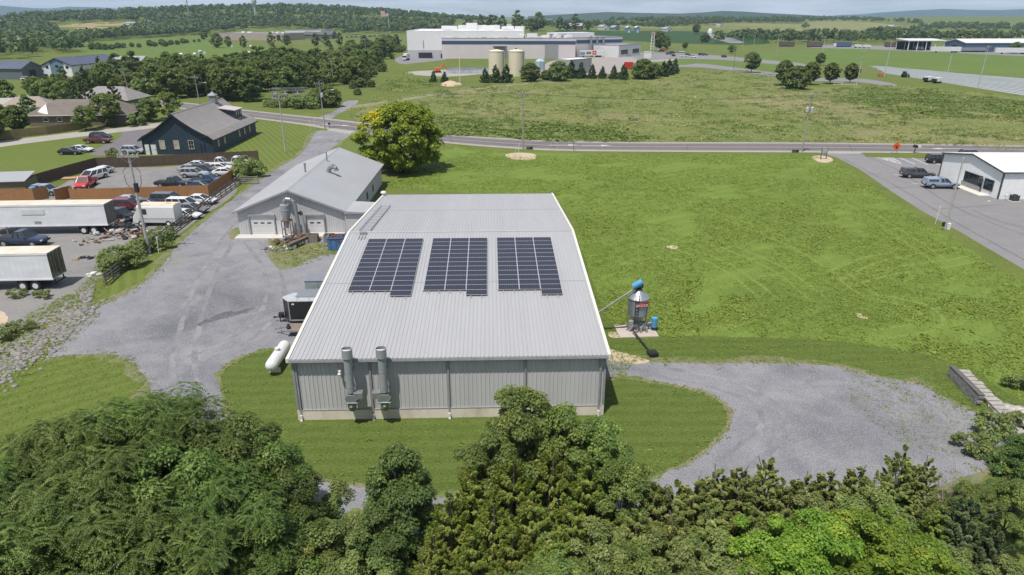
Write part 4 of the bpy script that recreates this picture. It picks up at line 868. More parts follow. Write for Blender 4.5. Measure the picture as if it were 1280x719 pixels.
for px, py, lab, mm in ((983, 58.5, 'brown stacked freight box, nearest the access road, beyond the east pasture', 'brown'), (1018, 59, 'brown stacked freight box beside the blue lorry beyond the pasture', 'brown'), (1115, 59, 'dark maroon freight box behind the open barn yard', 'brown'), (1054, 59, 'small blue box lorry beyond the east pasture', 'blue')):
    bxm = M('brown_box_steel', (.13, .085, .08), .7, col2=(.17, .12, .11), nscale=.3) if mm == 'brown' else M('lorry_blue', (.09, .16, .28), .5)
    c = thing('freight_box' if mm == 'brown' else 'box_lorry', lab, 'freight box' if mm == 'brown' else 'lorry', P(px, py), R(3)); mb = MB(); mb.box((0, 0, 2.6), (14, 2.8, 3.6))
    for k in range(14): mb.box((-6.5 + k, -1.43, 2.6), (.2, .08, 3.4))
    mb.build('box', bxm, c); MB().box((0, 0, .5), (13, 2.2, .6)).build('chassis', m_dark, c)
    if mm == 'blue': MB().box((-8.2, 0, 1.9), (2.2, 2.4, 2.6), 0, 0, .85).build('cab', m_white, c, bevel=.2)
for px, py, lab, w in ((1072, 60, 'white lorry cab parked beyond the pasture, nearest the blue lorry', 6), (1083, 60.5, 'white lorry cab with ladder rack beyond the pasture', 7), (1123, 61, 'small white truck parked left of the open barn', 6), (1137, 61.5, 'white van parked in the mouth of the open barn', 5.5), (1148, 63, 'grey dump truck parked before the open barn', 7), (1164, 62, 'white pickup under the edge of the open barn roof', 5.5)):
    c = thing('work_truck', lab, 'truck', P(px, py), R(3), 'work trucks in the east yard'); MB().box((-1, 0, 1.9), (w - 2.5, 2.3, 1.9)).build('box', m_white if 'grey' not in lab else m_galv, c, bevel=.1); MB().box((w / 2 - 1, 0, 1.5), (2.2, 2.2, 2.0), 0, 0, .85).build('cab', m_white, c, bevel=.15)
    for sx in (-w / 3, w / 3): MB().tube((sx, -1.15, .5), (sx, 1.15, .5), .5, .5, 12).build('wheel', m_black, c)
for px, py, lab, w, hh in ((1181, 66, 'long white semitrailer, the one just right of the open barn', 22, 3.2), (1200, 62.5, 'white semitrailer parked behind the others beside the blue warehouse', 20, 3.2), (1216, 65.5, 'dark sided flat trailer parked between white semitrailers', 18, 2.4), (1236, 64, 'white semitrailer standing against the blue warehouse wall', 18, 3.4), (1266, 68, 'long white semitrailer nearest the pasture at far right', 26, 3.4), (1252, 63.5, 'grey semitrailer near the right end of the blue warehouse', 20, 3.2)):
    c = thing('semitrailer', lab, 'semitrailer', P(px, py), R(-8), 'semitrailers in the east yard'); MB().box((0, 0, 1.1 + hh / 2), (w, 2.7, hh)).build('box', m_white if 'grey' not in lab and 'dark' not in lab else m_galv, c, bevel=.06)
    MB().box((w * .3, 0, .55), (4, 2.2, .9)).build('bogie', m_dark, c); MB().box((-w * .3, 0, .55), (.4, 2, 1.1)).build('landing_leg', m_dark, c)
# masts, flag, water tower, sign tower
mk = thing('radio_mast', 'thin tall radio mast rising above the wooded ridge', 'radio mast', P(236.5, 22), 0); MB().tube((0, 0, 0), (0, 0, 62), .9, .55, 6).build('mast', m_gtrim, mk); MB().tube((-3, 0, 0), (0, 0, 40), .15, .15, 5).build('guy_wire', m_gtrim, mk); MB().tube((3, 0, 0), (0, 0, 40), .15, .15, 5).build('guy_wire', m_gtrim, mk)
wt = thing('water_tower', 'pale green water tower peeking over the wooded ridge', 'water tower', P(320, 23) + Vector((0, 0, 0)), 0); MB().lathe([(2, 0), (2, 24), (4.5, 26), (4.6, 37), (3, 39), (0, 40)], n=20).build('tank', M('tower_green', (.42, .52, .46), .6), wt, smooth=True); MB().lathe([(4.75, 30), (4.75, 31)], n=20).build('rim', m_offw, wt)
fl = thing('flagpole', 'tall flagpole flying a red white and blue flag beyond the woods', 'flagpole', P(486.5, 41), 0); MB().tube((0, 0, 0), (0, 0, 32), .3, .15, 8).build('pole', m_offw, fl)
mb = MB(); nx_, ny_ = 26, 13
def fpt(i, j): return (-.2 - i * .42, .5 * math.sin(i * .5 + j * .2), 31.5 - j * .65 - .06 * i + (.25 if i > 20 else 0) * math.sin(j))
for i in range(nx_):
    for j in range(ny_):
        mi = 2 if (i < 10 and j < 7) else (0 if j % 2 == 0 else 1)
        mb.add([fpt(i, j), fpt(i + 1, j), fpt(i + 1, j + 1), fpt(i, j + 1)], [(0, 1, 2, 3)], mi)
fo_ = mb.build('flag', [M('flag_red', (.55, .05, .06), .7), m_white, M('flag_blue', (.04, .06, .20), .7)], fl); fo_.modifiers.new('cloth', 'SOLIDIFY').thickness = .04
bt = thing('lattice_tower', 'white lattice tower with red top beside factory car park tree', 'tower', P(815, 63), 0)
mb = MB()
for sx in (-1, 1):
    for sy in (-1, 1): mb.tube((sx * 1.2, sy * 1.2, 0), (sx * .9, sy * .9, 13), .2, .2, 6)
for k in range(6): mb.box((0, 0, 1 + k * 2.2), (2.2, 2.2, .2))
mb.build('frame', m_offw, bt); MB().box((0, 0, 13.6), (3.2, 2.4, 1.6)).build('tower_head', M('faded_red', (.55, .32, .28), .7), bt)
for px, py, lab in ((975.5/1, 46, ''),):
    pass
sg = thing('silo_dome', 'white domed grain silo beside the far access road', 'silo', P(887, 45), 0); MB().lathe([(3.2, 0), (3.2, 6), (2.4, 8.2), (0, 9.4)], n=20).build('shell', m_whiteroof, sg, smooth=True); MB().lathe([(3.3, 3), (3.3, 3.4)], n=20).build('hoop', m_gtrim, sg)
for px, py, lab in ((786, 41, 'small blue and white shed in the crop field, nearest the factory'), (797, 41, 'small blue and white shed in the crop field, farther from the factory')):
    g_, _, _ = gable('field_shed', lab, 'shed', P(px, py), R(10), 6, 8, 7, 8.5, m_blue, m_offw, m_white, .3, False, 'sheds in the crop field'); MB().box((0, -.1, 1.5), (2.5, .2, 3)).build('door', m_white, g_)
for px, py, lab, wm, sc in ((757, 37.5, 'white farmhouse with grey roof beyond the factory trees', m_white, 1.2), (771, 37.8, 'pale blue house next to the white farmhouse beyond the factory', m_blue, 1.1), (728, 37, 'dark red barn among trees beyond the factory', m_rust, 1.5), (690, 31, 'long pink roofed house on the skyline beyond the factory', m_pinkw, 1.8),
                            (646, 37, 'brick house among dark trees above the factory roof', m_brick, 1.3), (845, 31.5, 'white steepled house beyond the crop field', m_white, 1.2), (829, 31, 'cream farm building beyond the crop field', m_cream, 1.2), (836, 39.5, 'long low white greenhouse at the edge of the crop field', m_white, 1.0), (901, 34, 'low white hut in the ripening field', m_white, .9),
                            (1164, 35, 'pinkish farmhouse among trees on the eastern hill', m_pinkw, 1.25), (1118, 35.5, 'cream roofed shed at the end of the hill pasture', m_cream, 1.0), (1231, 38.5, 'low red roofed farmhouse on the eastern skyline', M('salmon_wall', (.5, .30, .24), .8), 1.2), (788, 24.5, 'small white farm building on the green hill', m_white, 1.3)):
    g_, _, _ = gable('farm_building', lab, 'farm building', P(px, py), R(75 if sc > 1.25 else 20), 9 * sc, 14 * sc, 3.6 * sc, 6 * sc, wm, m_roof2, m_gtrim, .4, False)
    MB().box((0, -.1, 1.2), (2, .2, 2.4)).build('door', m_dark, g_); MB().box((2.5 * sc, -.1, 2 * sc), (1.5, .2, 1.3)).build('window', m_glass, g_)
rt = thing('red_container', 'bright red container behind the clipped evergreens', 'container', P(785.5, 86.5), R(-3)); mb = MB(); mb.box((0, 0, 1.9), (4.6, 2.4, 3.6)); 
for k in range(9): mb.box((-2.1 + k * .52, -1.23, 1.9), (.16, .07, 3.4))
mb.build('box', m_red, rt); MB().box((0, 0, .1), (4.3, 2.2, .3)).build('skid', m_dark, rt)
wb = thing('white_hut', 'white boxy hut at the edge of the factory car park', 'hut', P(809, 73), R(-3)); MB().box((0, 0, 2.0), (5, 3, 4)).build('wall', m_white, wb); MB().box((0, 0, 4.1), (5.3, 3.3, .2)).build('roof', m_offw, wb)
dtr = thing('dock_trailer', 'white semitrailer with red and blue pictures at the factory dock', 'semitrailer', P(739, 71.8), R(8)); MB().box((0, 0, 2.9), (17, 2.8, 3.4)).build('box', m_white, dtr)
mb = MB(); mb.box((1.8, -1.42, 3.1), (2.8, .04, 2.6), mi=0); mb.box((-2.2, -1.42, 2.9), (3.6, .04, 1.6), mi=1); mb.box((-6.6, -1.42, 2.6), (3.4, .04, 1.8), mi=2); mb.box((1.8, -1.45, 3.1), (1.2, .04, .8), mi=3); mb.build('side_picture', [m_red, M('brown_picture', (.35, .17, .08), .6), m_bluep, m_white], dtr)
MB().box((5, 0, .6), (4, 2.4, 1.0)).build('bogie', m_dark, dtr); MB().box((-5.5, 0, .6), (.4, 2, 1.2)).build('landing_leg', m_dark, dtr)
tc_ = thing('tractor_unit', 'white lorry parked on the lane beside the cold store', 'lorry', P(508.5, 75.5), R(80)); MB().box((0, 0, 2.6), (6, 2.5, 3.2)).build('box', m_white, tc_, bevel=.1); MB().box((-4.2, 0, 1.9), (2.4, 2.4, 2.6), 0, 0, .85).build('cab', m_white, tc_, bevel=.2); MB().box((-4.8, 0, 2.6), (1.3, 2.2, .9)).build('windscreen', m_glass, tc_)
for sx in (-4, 2): MB().tube((sx, -1.2, .5), (sx, 1.2, .5), .5, .5, 12).build('wheel', m_black, tc_)
ex = thing('excavator', 'small orange digger working by the pond', 'digger', P(547, 91), R(20)); MB().box((0, 0, 1.6), (2.6, 2.2, 1.6)).build('body', m_orange, ex, bevel=.1); MB().box((0, 0, .45), (3.2, 2.5, .8)).build('track', m_dark, ex); MB().path([(1, 0, 2), (3, 0, 4), (4.6, 0, 2.2)], .22).build('boom', m_orange, ex)
pd = thing('silage_cover', 'dark tarpaulin covered heap beside the pond', 'covered heap', P(590, 91.5), R(2)); MB().prism([(-14, -4, 0), (-13, -3, 1.6), (-11, 3, 2.4), (-12, 5, 0)], (26, 0, 0)).build('cover', M('dark_tarp', (.10, .115, .13), .5, col2=(.2, .21, .22), nscale=.3), pd)
for px, py, lab in ((571, 103.5, 'small sand heap beside the field track'), ): tag(MB().lathe([(4.6, 0), (3.6, .7), (1.8, 1.5), (0, 1.9)], n=16).build('sand_heap', m_mulch, None, P(563, 106.5), smooth=True), 'low tan sand heap at the edge of the meadow', 'sand heap')
ok_ = thing('wood_crate', 'orange plywood crate at the foot of a pole by the plastic rows', 'crate', P(1101, 96.5), R(5)); MB().box((0, 0, .9), (2.2, 2, 1.7)).build('box', M('crate_orange', (.48, .20, .09), .8), ok_); MB().box((0, 0, .06), (2.4, 2.2, .12)).build('pallet', m_wood_rail, ok_)
for px, py, lab in ((1160, 102.5, 'white boxy farm wagon beside the plastic rows, nearer the dark tractor'), (1171, 104, 'white boxy farm wagon beside the plastic rows, farther from the dark tractor')):
    c = thing('farm_wagon', lab, 'wagon', P(px, py), R(25), 'farm wagons by the rows'); MB().box((0, 0, 1.5), (3.4, 2.2, 1.6)).build('box', m_white, c, bevel=.05); MB().box((-2.0, 0, 1.3), (1.2, 2, 1.1)).build('front_rack', m_dark, c)
    for sx in (-1, 1): MB().tube((sx, -1.1, .4), (sx, 1.1, .4), .4, .4, 10).build('wheel', m_black, c)
tr = thing('farm_tractor', 'dark farm tractor parked at the end of the plastic rows', 'tractor', P(1131, 96.8), R(15)); MB().box((.9, 0, 1.3), (1.8, .9, .9)).build('bonnet', m_greyb, tr, bevel=.08); MB().box((-.6, 0, 1.9), (1.3, 1.4, 1.7), 0, 0, .9).build('cab', m_glass, tr)
for sx, r in ((-.7, .85), (1.4, .5)):
    for sy in (-.8, .8): MB().tube((sx, sy - .18, r), (sx, sy + .18, r), r, r, 14).build('wheel', m_black, tr)
# ------------------------------------------------------------------ road vehicles
PAINT = {}
def paint(name, col, rough=.28):
    if name not in PAINT:
        m = bpy.data.materials.new(name + '_car_paint'); n, l = nt(m); o = n.new('ShaderNodeOutputMaterial'); b = n.new('ShaderNodeBsdfPrincipled')
        b.inputs['Base Color'].default_value = (*col, 1); b.inputs['Roughness'].default_value = rough; b.inputs['Coat Weight'].default_value = .5; b.inputs['Coat Roughness'].default_value = .08; b.inputs['Specular IOR Level'].default_value = .4
        l.new(b.outputs[0], o.inputs[0]); PAINT[name] = m
    return PAINT[name]
COL = dict(white=(.62, .62, .61), silver=(.34, .35, .37), grey=(.14, .145, .155), black=(.014, .014, .017), navy=(.018, .032, .07), blue=(.03, .075, .17), maroon=(.13, .012, .022), red=(.52, .03, .02), steel=(.23, .29, .37), cream=(.66, .61, .50), gunmetal=(.07, .075, .085))
m_head = M('headlight_glass', (.75, .76, .78), .15); m_tail = M('tail_light_red', (.32, .01, .01), .3); m_rim = M('alloy_rim', (.50, .50, .51), .35, .5); m_bedl = M('bed_liner', (.03, .03, .032), .85)
SPEC = {  # body stations (x, z low, z belt, half width); cabin: base x0 x1, roof x0 x1, z belt, z roof, half widths
    'sedan': dict(b=[(-2.36, .46, .80, .72), (-2.25, .34, .95, .83), (-1.7, .28, .99, .89), (-.3, .24, .96, .91), (.9, .24, .93, .91), (1.9, .28, .80, .88), (2.28, .34, .70, .80), (2.38, .42, .62, .68)], c=(-1.95, 1.05, -1.2, .15, .94, 1.44, .85, .62), w=(-1.42, 1.42), r=.33),
    'suv': dict(b=[(-2.36, .5, .95, .80), (-2.28, .4, 1.06, .88), (-1.6, .34, 1.09, .93), (0, .3, 1.06, .94), (1.0, .3, 1.04, .94), (1.95, .34, .96, .91), (2.3, .42, .82, .82), (2.38, .48, .72, .72)], c=(-2.26, 1.15, -2.0, .35, 1.05, 1.72, .87, .70), w=(-1.42, 1.45), r=.38),
    'van': dict(b=[(-2.5, .45, .95, .84), (-2.4, .36, 1.0, .90), (-1.6, .3, 1.02, .96), (0, .27, 1.0, .97), (1.2, .27, .98, .96), (2.1, .32, .86, .90), (2.45, .42, .70, .76)], c=(-2.38, 1.75, -2.2, .75, .98, 1.74, .90, .74), w=(-1.5, 1.6), r=.35),
    'pickup': dict(b=[(-2.85, .6, 1.0, .88), (-2.8, .5, 1.06, .95), (-.62, .42, 1.06, .97), (-.5, .4, 1.10, .97), (1.0, .4, 1.10, .97), (2.2, .44, 1.04, .95), (2.72, .5, .92, .88), (2.8, .58, .80, .80)], c=(-.62, 1.22, -.42, .5, 1.09, 1.84, .88, .70), w=(-1.75, 1.75), r=.41),
}
def ring(x, zl, zt, w):
    return [(x, -w * .86, zl), (x, -w, zl + (zt - zl) * .3), (x, -w, zl + (zt - zl) * .68), (x, -w * .93, zt - .015), (x, -w * .5, zt + .015), (x, w * .5, zt + .015), (x, w * .93, zt - .015), (x, w, zl + (zt - zl) * .68), (x, w, zl + (zt - zl) * .3), (x, w * .86, zl)]
def make_car(kind, topper=False):
    s = SPEC[kind]; x0, x1, r0, r1, zb, zt, wb, wr = s['c']; root = bpy.data.objects.new('parked_car' if kind in ('sedan', 'suv', 'van') else 'pickup_truck', None); C.objects.link(root)
    mb = MB(); mb.loft([ring(*st) for st in s['b']])
    def cab(ax0, ax1, ar0, ar1, zt2, wr2):
        th = .07
        mb.loft([[(ar0, -wr2, zt2 - th), (ar1, -wr2, zt2 - th), (ar1, wr2, zt2 - th), (ar0, wr2, zt2 - th)], [(ar0 + .05, -wr2 + .05, zt2), (ar1 - .08, -wr2 + .05, zt2), (ar1 - .08, wr2 - .05, zt2), (ar0 + .05, wr2 - .05, zt2)]])
        for sx, (xa, xb) in ((0, (ax0, ar0)), (1, (ax1, ar1))):      # corner pillars
            for sy in (-1, 1): mb.tube((xa, sy * wb, zb - .02), (xb, sy * (wr2 - .02), zt2 - .05), .055, .05, 6)
        for f in ((.42,) if kind in ('sedan', 'pickup') else (.3, .62)):
            xa = ax0 + (ax1 - ax0) * f; xb = ar0 + (ar1 - ar0) * f
            for sy in (-1, 1): mb.tube((xa, sy * wb, zb - .02), (xb, sy * (wr2 - .01), zt2 - .05), .05, .045, 6)
    cab(x0, x1, r0, r1, zt, wr)
    if topper:
        mb.loft([[(-2.8, -.93, 1.08), (-.66, -.93, 1.08), (-.66, .93, 1.08), (-2.8, .93, 1.08)], [(-2.68, -.80, 1.72), (-.66, -.80, 1.78), (-.66, .80, 1.78), (-2.68, .80, 1.72)], [(-2.6, -.7, 1.77), (-.7, -.7, 1.83), (-.7, .7, 1.83), (-2.6, .7, 1.77)]])
    body = mb.build('body', paint('white', COL['white']), root, smooth=True)
    g = .03; mb = MB(); mb.loft([[(x0, -wb + g, zb - .03), (x1, -wb + g, zb - .03), (x1, wb - g, zb - .03), (x0, wb - g, zb - .03)], [(r0, -wr + g, zt - .06), (r1, -wr + g, zt - .06), (r1, wr - g, zt - .06), (r0, wr - g, zt - .06)]])
    if topper:
        for sy in (-1, 1): mb.prism([(-2.5, sy * .915, 1.25), (-.9, sy * .915, 1.25), (-.9, sy * .86, 1.6), (-2.5, sy * .86, 1.6)], (0, -sy * .03, 0))
    mb.build('windows', m_glass, root)
    mb = MB()
    if kind == 'pickup' and not topper: mb.box((-1.7, 0, 1.075), (2.0, 1.62, .04))
    MB().box((s['b'][-1][0] - .02, 0, s['b'][-1][1] + .08), (.16, 1.3, .14)).build('bumper', m_bedl, root); MB().box((s['b'][0][0] + .02, 0, s['b'][0][1] + .06), (.16, 1.4, .16)).build('bumper', m_bedl, root)
    for sy in (-1, 1): MB().box((x1 - .25, sy * (wb + .17), zb + .06), (.14, .2, .14)).build('mirror', m_bedl, root)
    MB().box((s['b'][0][0] - .01, 0, (s['b'][0][1] + s['b'][0][2]) / 2), (.05, .5, .14)).build('number_plate', m_white, root)
    if kind != 'sedan':
        for sx in s['w']:
            for sy in (-1, 1): MB().tube((sx, sy * .9, s['r'] + .02), (sx, sy * (max(b[3] for b in s['b']) + .012), s['r'] + .02), s['r'] + .09, s['r'] + .07, 18).build('wheel_arch', m_bedl, root)
    if mb.v: mb.build('bed_liner', m_bedl, root)
    xf = s['b'][-2]; xr = s['b'][1]
    for sy in (-1, 1):
        MB().box((xf[0] + .01, sy * (xf[3] - .2), xf[2] - .1), (.16, .34, .15)).build('headlight', m_head, root, bevel=.02)
        MB().box((xr[0] - .05, sy * (xr[3] - .14), xr[2] - .16), (.14, .2, .26 if kind != 'sedan' else .14)).build('tail_light', m_tail, root, bevel=.02)
    wm = MB().tube((0, -.11, 0), (0, .11, 0), s['r'], s['r'], 20); rm = MB().tube((0, -.125, 0), (0, .125, 0), s['r'] * .62, s['r'] * .55, 12); first = None
    hwid = max(b[3] for b in s['b']) - .08
    for sx in s['w']:
        for sy in (-1, 1):
            if first is None:
                w = wm.build('wheel', m_black, root); r_ = rm.build('rim', m_rim, w); first = (w, r_)
            else:
                w = first[0].copy(); C.objects.link(w); w.parent = root; r_ = first[1].copy(); C.objects.link(r_); r_.parent = w
            w.location = (sx, sy * hwid, s['r'])
    root['category'] = 'pickup truck' if kind == 'pickup' else 'car'
    return root
PROTO = {}
def car(kind, color, px, py, deg, label, group=None, sc=1.0, lower=None, dx=0, dy=0):
    key = kind; base, top = kind.split('+')[0], '+' in kind
    loc = P(px, py) + Vector((dx, dy, .015))
    if key not in PROTO: r = make_car(base, top); PROTO[key] = r; r.location = loc; r.rotation_euler = (0, 0, R(deg)); r['label'] = label; r.scale = (sc,) * 3; (group and r.__setitem__('group', group))
    else: r = dup(PROTO[key], loc, R(deg), label, group, sc)
    for ch in r.children:
        if ch.name.split('.')[0] == 'body':
            ch.material_slots[0].link = 'OBJECT'; ch.material_slots[0].material = paint(color, COL[color])
    return r
g1 = 'cars parked by the navy barn'; g2 = 'vehicles in the fenced yard'; g3 = 'cars parked along the cedar fence'; g4 = 'vehicles at the white office'
car('pickup', 'maroon', 123, 179, 2, 'dark maroon pickup on the barn drive beside the concrete lane', g1)
car('suv', 'black', 127, 174.5, 2, 'black car just behind the maroon pickup on the barn drive', g1)
car('sedan', 'black', 89, 193, 1, 'black saloon on the lawn edge with its tail to the barn parking', g1)
car('sedan', 'white', 103, 190, -6, 'white saloon right behind the black saloon at the barn', g1)
car('suv', 'silver', 168, 192.2, -4, 'white silver estate car parked against the navy barn wall', g1)
car('pickup', 'red', 108, 234.5, -78, 'bright red old pickup facing the cedar fence', g2, 1.08)
car('van', 'white', 118, 224.5, -104, 'white van standing right behind the red pickup', g2, 1.05)
car('sedan', 'white', 127, 218, -112, 'white saloon beside the white van, near the brown fence corner', g2)
car('suv', 'steel', 60, 243.5, -6, 'grey blue car half hidden behind the folded end of cedar fence', g2)
car('pickup', 'black', 217, 234, -3, 'black pickup standing alone in the middle of the fenced yard', g2)
car('suv', 'silver', 244, 221.5, 1, 'silver sport utility car parked behind the black pickup', g2)
car('suv', 'gunmetal', 257, 216.5, 1, 'dark grey estate car wedged behind the silver sport utility car', g2)
car('sedan', 'white', 250, 210.5, 4, 'white saloon in the back row nearest the straw coloured bank', g2)
car('sedan', 'silver', 240, 215, 4, 'silver saloon partly hidden behind the silver sport utility car', g2)
car('pickup', 'white', 275, 208.5, 6, 'white pickup in the back row against the brown fence, left of the cab truck', g2)
car('pickup', 'white', 297, 208.8, 4, 'white cab truck at the far corner by the bushes', g2, 1.12)
car('sedan', 'white', 283, 219.5, 8, 'white saloon parked along the side run of the cedar fence', g2)
car('sedan', 'cream', 276, 213.5, 4, 'cream saloon squeezed between white trucks in the back row', g2)
car('pickup', 'blue', 261, 230.5, 3, 'dark blue pickup parked by the inside corner of the cedar fence', g2)
car('sedan', 'navy', 252, 237, -2, 'dark blue saloon nearest the inside of the cedar fence corner', g2)
car('sedan', 'white', 181, 246.5, 2, 'white saloon mostly hidden behind the cedar fence by the utility pole', g2)
car('suv', 'maroon', 162, 262, 2, 'maroon car with white roof luggage rack beside the long trailer end', g3)
car('sedan', 'silver', 164, 255.5, 2, 'silver saloon behind the maroon car at the cedar fence', g3)
car('sedan', 'navy', 187, 260, 4, 'dark blue saloon between maroon car and grey minivan', g3)
car('van', 'gunmetal', 211, 254.5, -3, 'dark grey minivan right against the cedar fence', g3)
car('van', 'white', 230, 260.5, -3, 'white minivan behind the roof of the white step van', g3, .97)
car('sedan', 'white', 252, 254.5, -4, 'white saloon at the cedar fence corner beside the rail fence', g3)
car('sedan', 'grey', 240, 266, -5, 'dark grey saloon between white minivan and the rail fence', g3)
car('sedan', 'white', 233, 273, -6, 'small white saloon tucked behind the tail of the step van', g3, .93)
car('suv', 'black', 152, 275, -14, 'black wrecked car with its nose toward the step van', g3)
car('sedan', 'black', 144, 262, -10, 'black saloon half hidden behind the long trailer doors', g3)
car('pickup', 'navy', 31, 306.5, -3, 'navy pickup with grey lower sides between the two white trailers', None, 1.08)
car('pickup+topper', 'gunmetal', 1146, 222, -5, 'dark pickup with matching bed topper in front of the office', g4, 1.0)
car('pickup+topper', 'steel', 1175, 235, -3, 'silver blue pickup with bed topper nose to the office', g4, 1.0)
car('suv', 'black', 1172, 203.5, 3, 'black sport utility car at the far corner of the office', g4)
car('sedan', 'white', 1189, 200.5, 0, 'white saloon beyond the office roof beside the black sport utility car', g4)
car('suv', 'gunmetal', 1213, 197.5, -2, 'dark estate car parked beyond the office roof by the road', g4)
# small cars seen far off, by the factory and the depot
def far_car(px, py, deg, color, label, group):
    key = 'far' + color
    if key not in PROTO:
        s = SPEC['suv']; mb = MB(); mb.loft([ring(*st) for st in s['b']]); mb.box((-.7, 0, 1.66), (2.2, 1.35, .1)); mb.box((-.55, 0, 1.3), (3.0, 1.55, .62), 0, 1, .84)
        for sx in s['w']: mb.tube((sx, -.95, .36), (sx, .95, .36), .36, .36, 10, 2)
        o = mb.build('parked_car', [paint(color, COL[color]), m_glass, m_black]); PROTO[key] = o; o.location = P(px, py); o.rotation_euler = (0, 0, R(deg))
    else:
        o = PROTO[key].copy(); C.objects.link(o); o.location = P(px, py); o.rotation_euler = (0, 0, R(deg))
    o.location.z += .1; return tag(o, label, 'car', group)
fcl = 'cars in the factory car park'
for px, py, dg, c, lb in ((822, 63, 5, 'white', 'white car beneath the lattice tower in the factory car park'), (827, 65, 8, 'navy', 'dark blue car beside the big car park tree'), (831, 63.5, 5, 'red', 'red car in the shade of the car park tree'), (836, 68.5, 12, 'gunmetal', 'dark car leading the row nearest the clipped evergreens'),
                          (840, 67, 12, 'black', 'black car in the front row of the factory car park'), (842, 70.5, 60, 'maroon', 'maroon car parked crosswise at the end of the front row'), (849, 65.5, -8, 'silver', 'silver car on its own just left of the young tree'), (852, 66, -4, 'white', 'white car right of the silver car below the young tree'),
                          (855, 71.5, -12, 'white', 'white car in the outer row, left of the blue one'), (860, 70, -8, 'blue', 'blue car in the outer row between two white ones'), (866.5, 72.5, -10, 'white', 'white car in the outer row, right of the blue one'),
                          (876.5, 69.5, -6, 'black', 'black car in a pair on the far lane'), (881, 69.7, -6, 'gunmetal', 'dark grey car in a pair on the far lane'), (905, 72, -70, 'maroon', 'dark maroon car alone where the lanes divide'), (813, 67, 0, 'white', 'white car beside the white hut')):
    far_car(px, py, dg, c, lb, fcl)
rgc = random.Random(9)
for k in range(17):
    px = 434 + k * 2.9; far_car(px, 47.3 - k * .12, 80 + rgc.uniform(-6, 6), ['gunmetal', 'white', 'black', 'silver', 'navy', 'white', 'maroon', 'grey'][k % 8], 'one of a long row of cars parked beyond the woods by the depot', 'row of cars at the depot')
for px, py, c, lb in ((38.5, 96, 'red', 'red car parked between the slate shop and the blue barn'), (44, 90, 'grey', 'grey car parked beyond the red one by the blue barn'), (50, 90, 'navy', 'dark blue car nearest the blue barn corner'), (53, 95.5, 'blue', 'blue car half hidden by bushes at the blue barn'), (34, 100.5, 'white', 'white car at the corner of the slate shop')):
    far_car(px, py, 20, c, lb, 'cars at the blue barn')
for px, py, lb in ((189, 82, 'white van behind the pasture hedge, nearest the blue barn'), (235, 79.5, 'white box van parked at the edge of the west pasture')):
    v = far_car(px, py, 4, 'white', lb, None); v.scale = (1.5, 1.2, 1.5)
for k, (px, py) in enumerate(((227, 70), (250, 66), (256, 68), (244, 69.5), (270, 59.5), (290, 59.5), (314, 59.5), (311, 67.5), (210, 75.5), (141, 61), (157, 60))):
    b = MB().tube((-1, 0, .95), (1, 0, .95), .95, .95, 14).box((0, 0, .95), (2.02, .25, .25)).build('hay_bale', m_white); b.location = P(px, py); b.rotation_euler = (0, 0, k); tag(b, 'white wrapped round hay bale lying in the west pasture', 'hay bale', 'wrapped hay bales')

# ------------------------------------------------------------------ box trailers, step van
m_trailer = M('weathered_white_panel', (.86, .87, .89), .5, col2=(.74, .75, .77), nscale=.7, stretch=(.5, 1, 1.5)); m_troof = M('chalky_trailer_roof', (.72, .66, .55), .7, col2=(.62, .54, .42), nscale=.5)
m_tdoor = M('rusted_trailer_door', (.16, .15, .13), .5, col2=(.07, .065, .055), nscale=2)
def trailer(label, rearpx, yaw, length, h, top, zf=1.15):
    """origin at the near rear lower corner; the box runs toward -x"""
    o = G(rearpx[0], rearpx[1], zf); root = thing('semitrailer', label, 'semitrailer', (o.x, o.y, 0), yaw); w = 2.55; hh = top - zf
    mb = MB(); mb.box((-length / 2, w / 2, zf + hh / 2), (length - .1, w, hh)); 
    for k in range(int(length / .6)): mb.box((-.5 - k * .6, -.002, zf + hh / 2), (.03, .012, hh - .3))
    for zz in (zf + .08, top - .08): mb.box((-length / 2, -.015, zz), (length, .05, .16)); mb.box((-length / 2, w + .015, zz), (length, .05, .16))
    mb.build('box', m_trailer, root); MB().box((-length / 2, w / 2, top + .025), (length + .04, w + .06, .05)).build('roof', m_troof, root)
    mb = MB()
    for s in (.25, .75): mb.box((-.03, w * s, zf + hh / 2 + .02), (.08, w / 2 - .06, hh - .2))
    d = mb.build('rear_door', m_tdoor, root)
    mb = MB()
    for s in (.15, .35, .65, .85): mb.tube((.03, w * s, zf + .1), (.03, w * s, top - .1), .025, .025, 6)
    mb.build('lock_bar', m_galv, d)
    mb = MB(); mb.box((-length / 2, w / 2, zf - .12), (length - 1, 1.0, .22)); mb.box((-2.6, w / 2, .75), (3.4, 1.2, .5)); mb.box((-.15, w / 2, .62), (.1, 2.2, .12)); mb.box((-.15, .5, .85), (.1, .1, .5)); mb.box((-.15, w - .5, .85), (.1, .1, .5)); mb.build('chassis', m_dark, root)
    for x in (-2.0, -3.3):
        for y in (.15, w - .15):
            wl_ = MB().tube((x, y - .22, .52), (x, y + .22, .52), .52, .52, 20).build('wheel', m_black, root); MB().tube((x, y - .235, .52), (x, y + .235, .52), .3, .26, 14).build('rim', m_white, wl_)
    for y in (.35, w - .35): MB().box((-length + 2.8, y, .6), (.16, .16, 1.1)).build('landing_leg', m_galv, root)
    return root
t1 = trailer('longer white box trailer with cream roof parked before the cedar fence', (135.5, 282), R(3.2), 16.2, 0, 4.05)
MB().box((-9.2, -.03, 1.75), (.35, .05, .28)).build('side_mark', m_gtrim, t1); MB().box((-8.75, -.03, 1.75), (.35, .05, .28)).build('side_mark', m_gtrim, t1)
MB().box((-9.3, -.035, 3.15), (2.9, .03, .7)).build('repair_patch', m_white, t1)
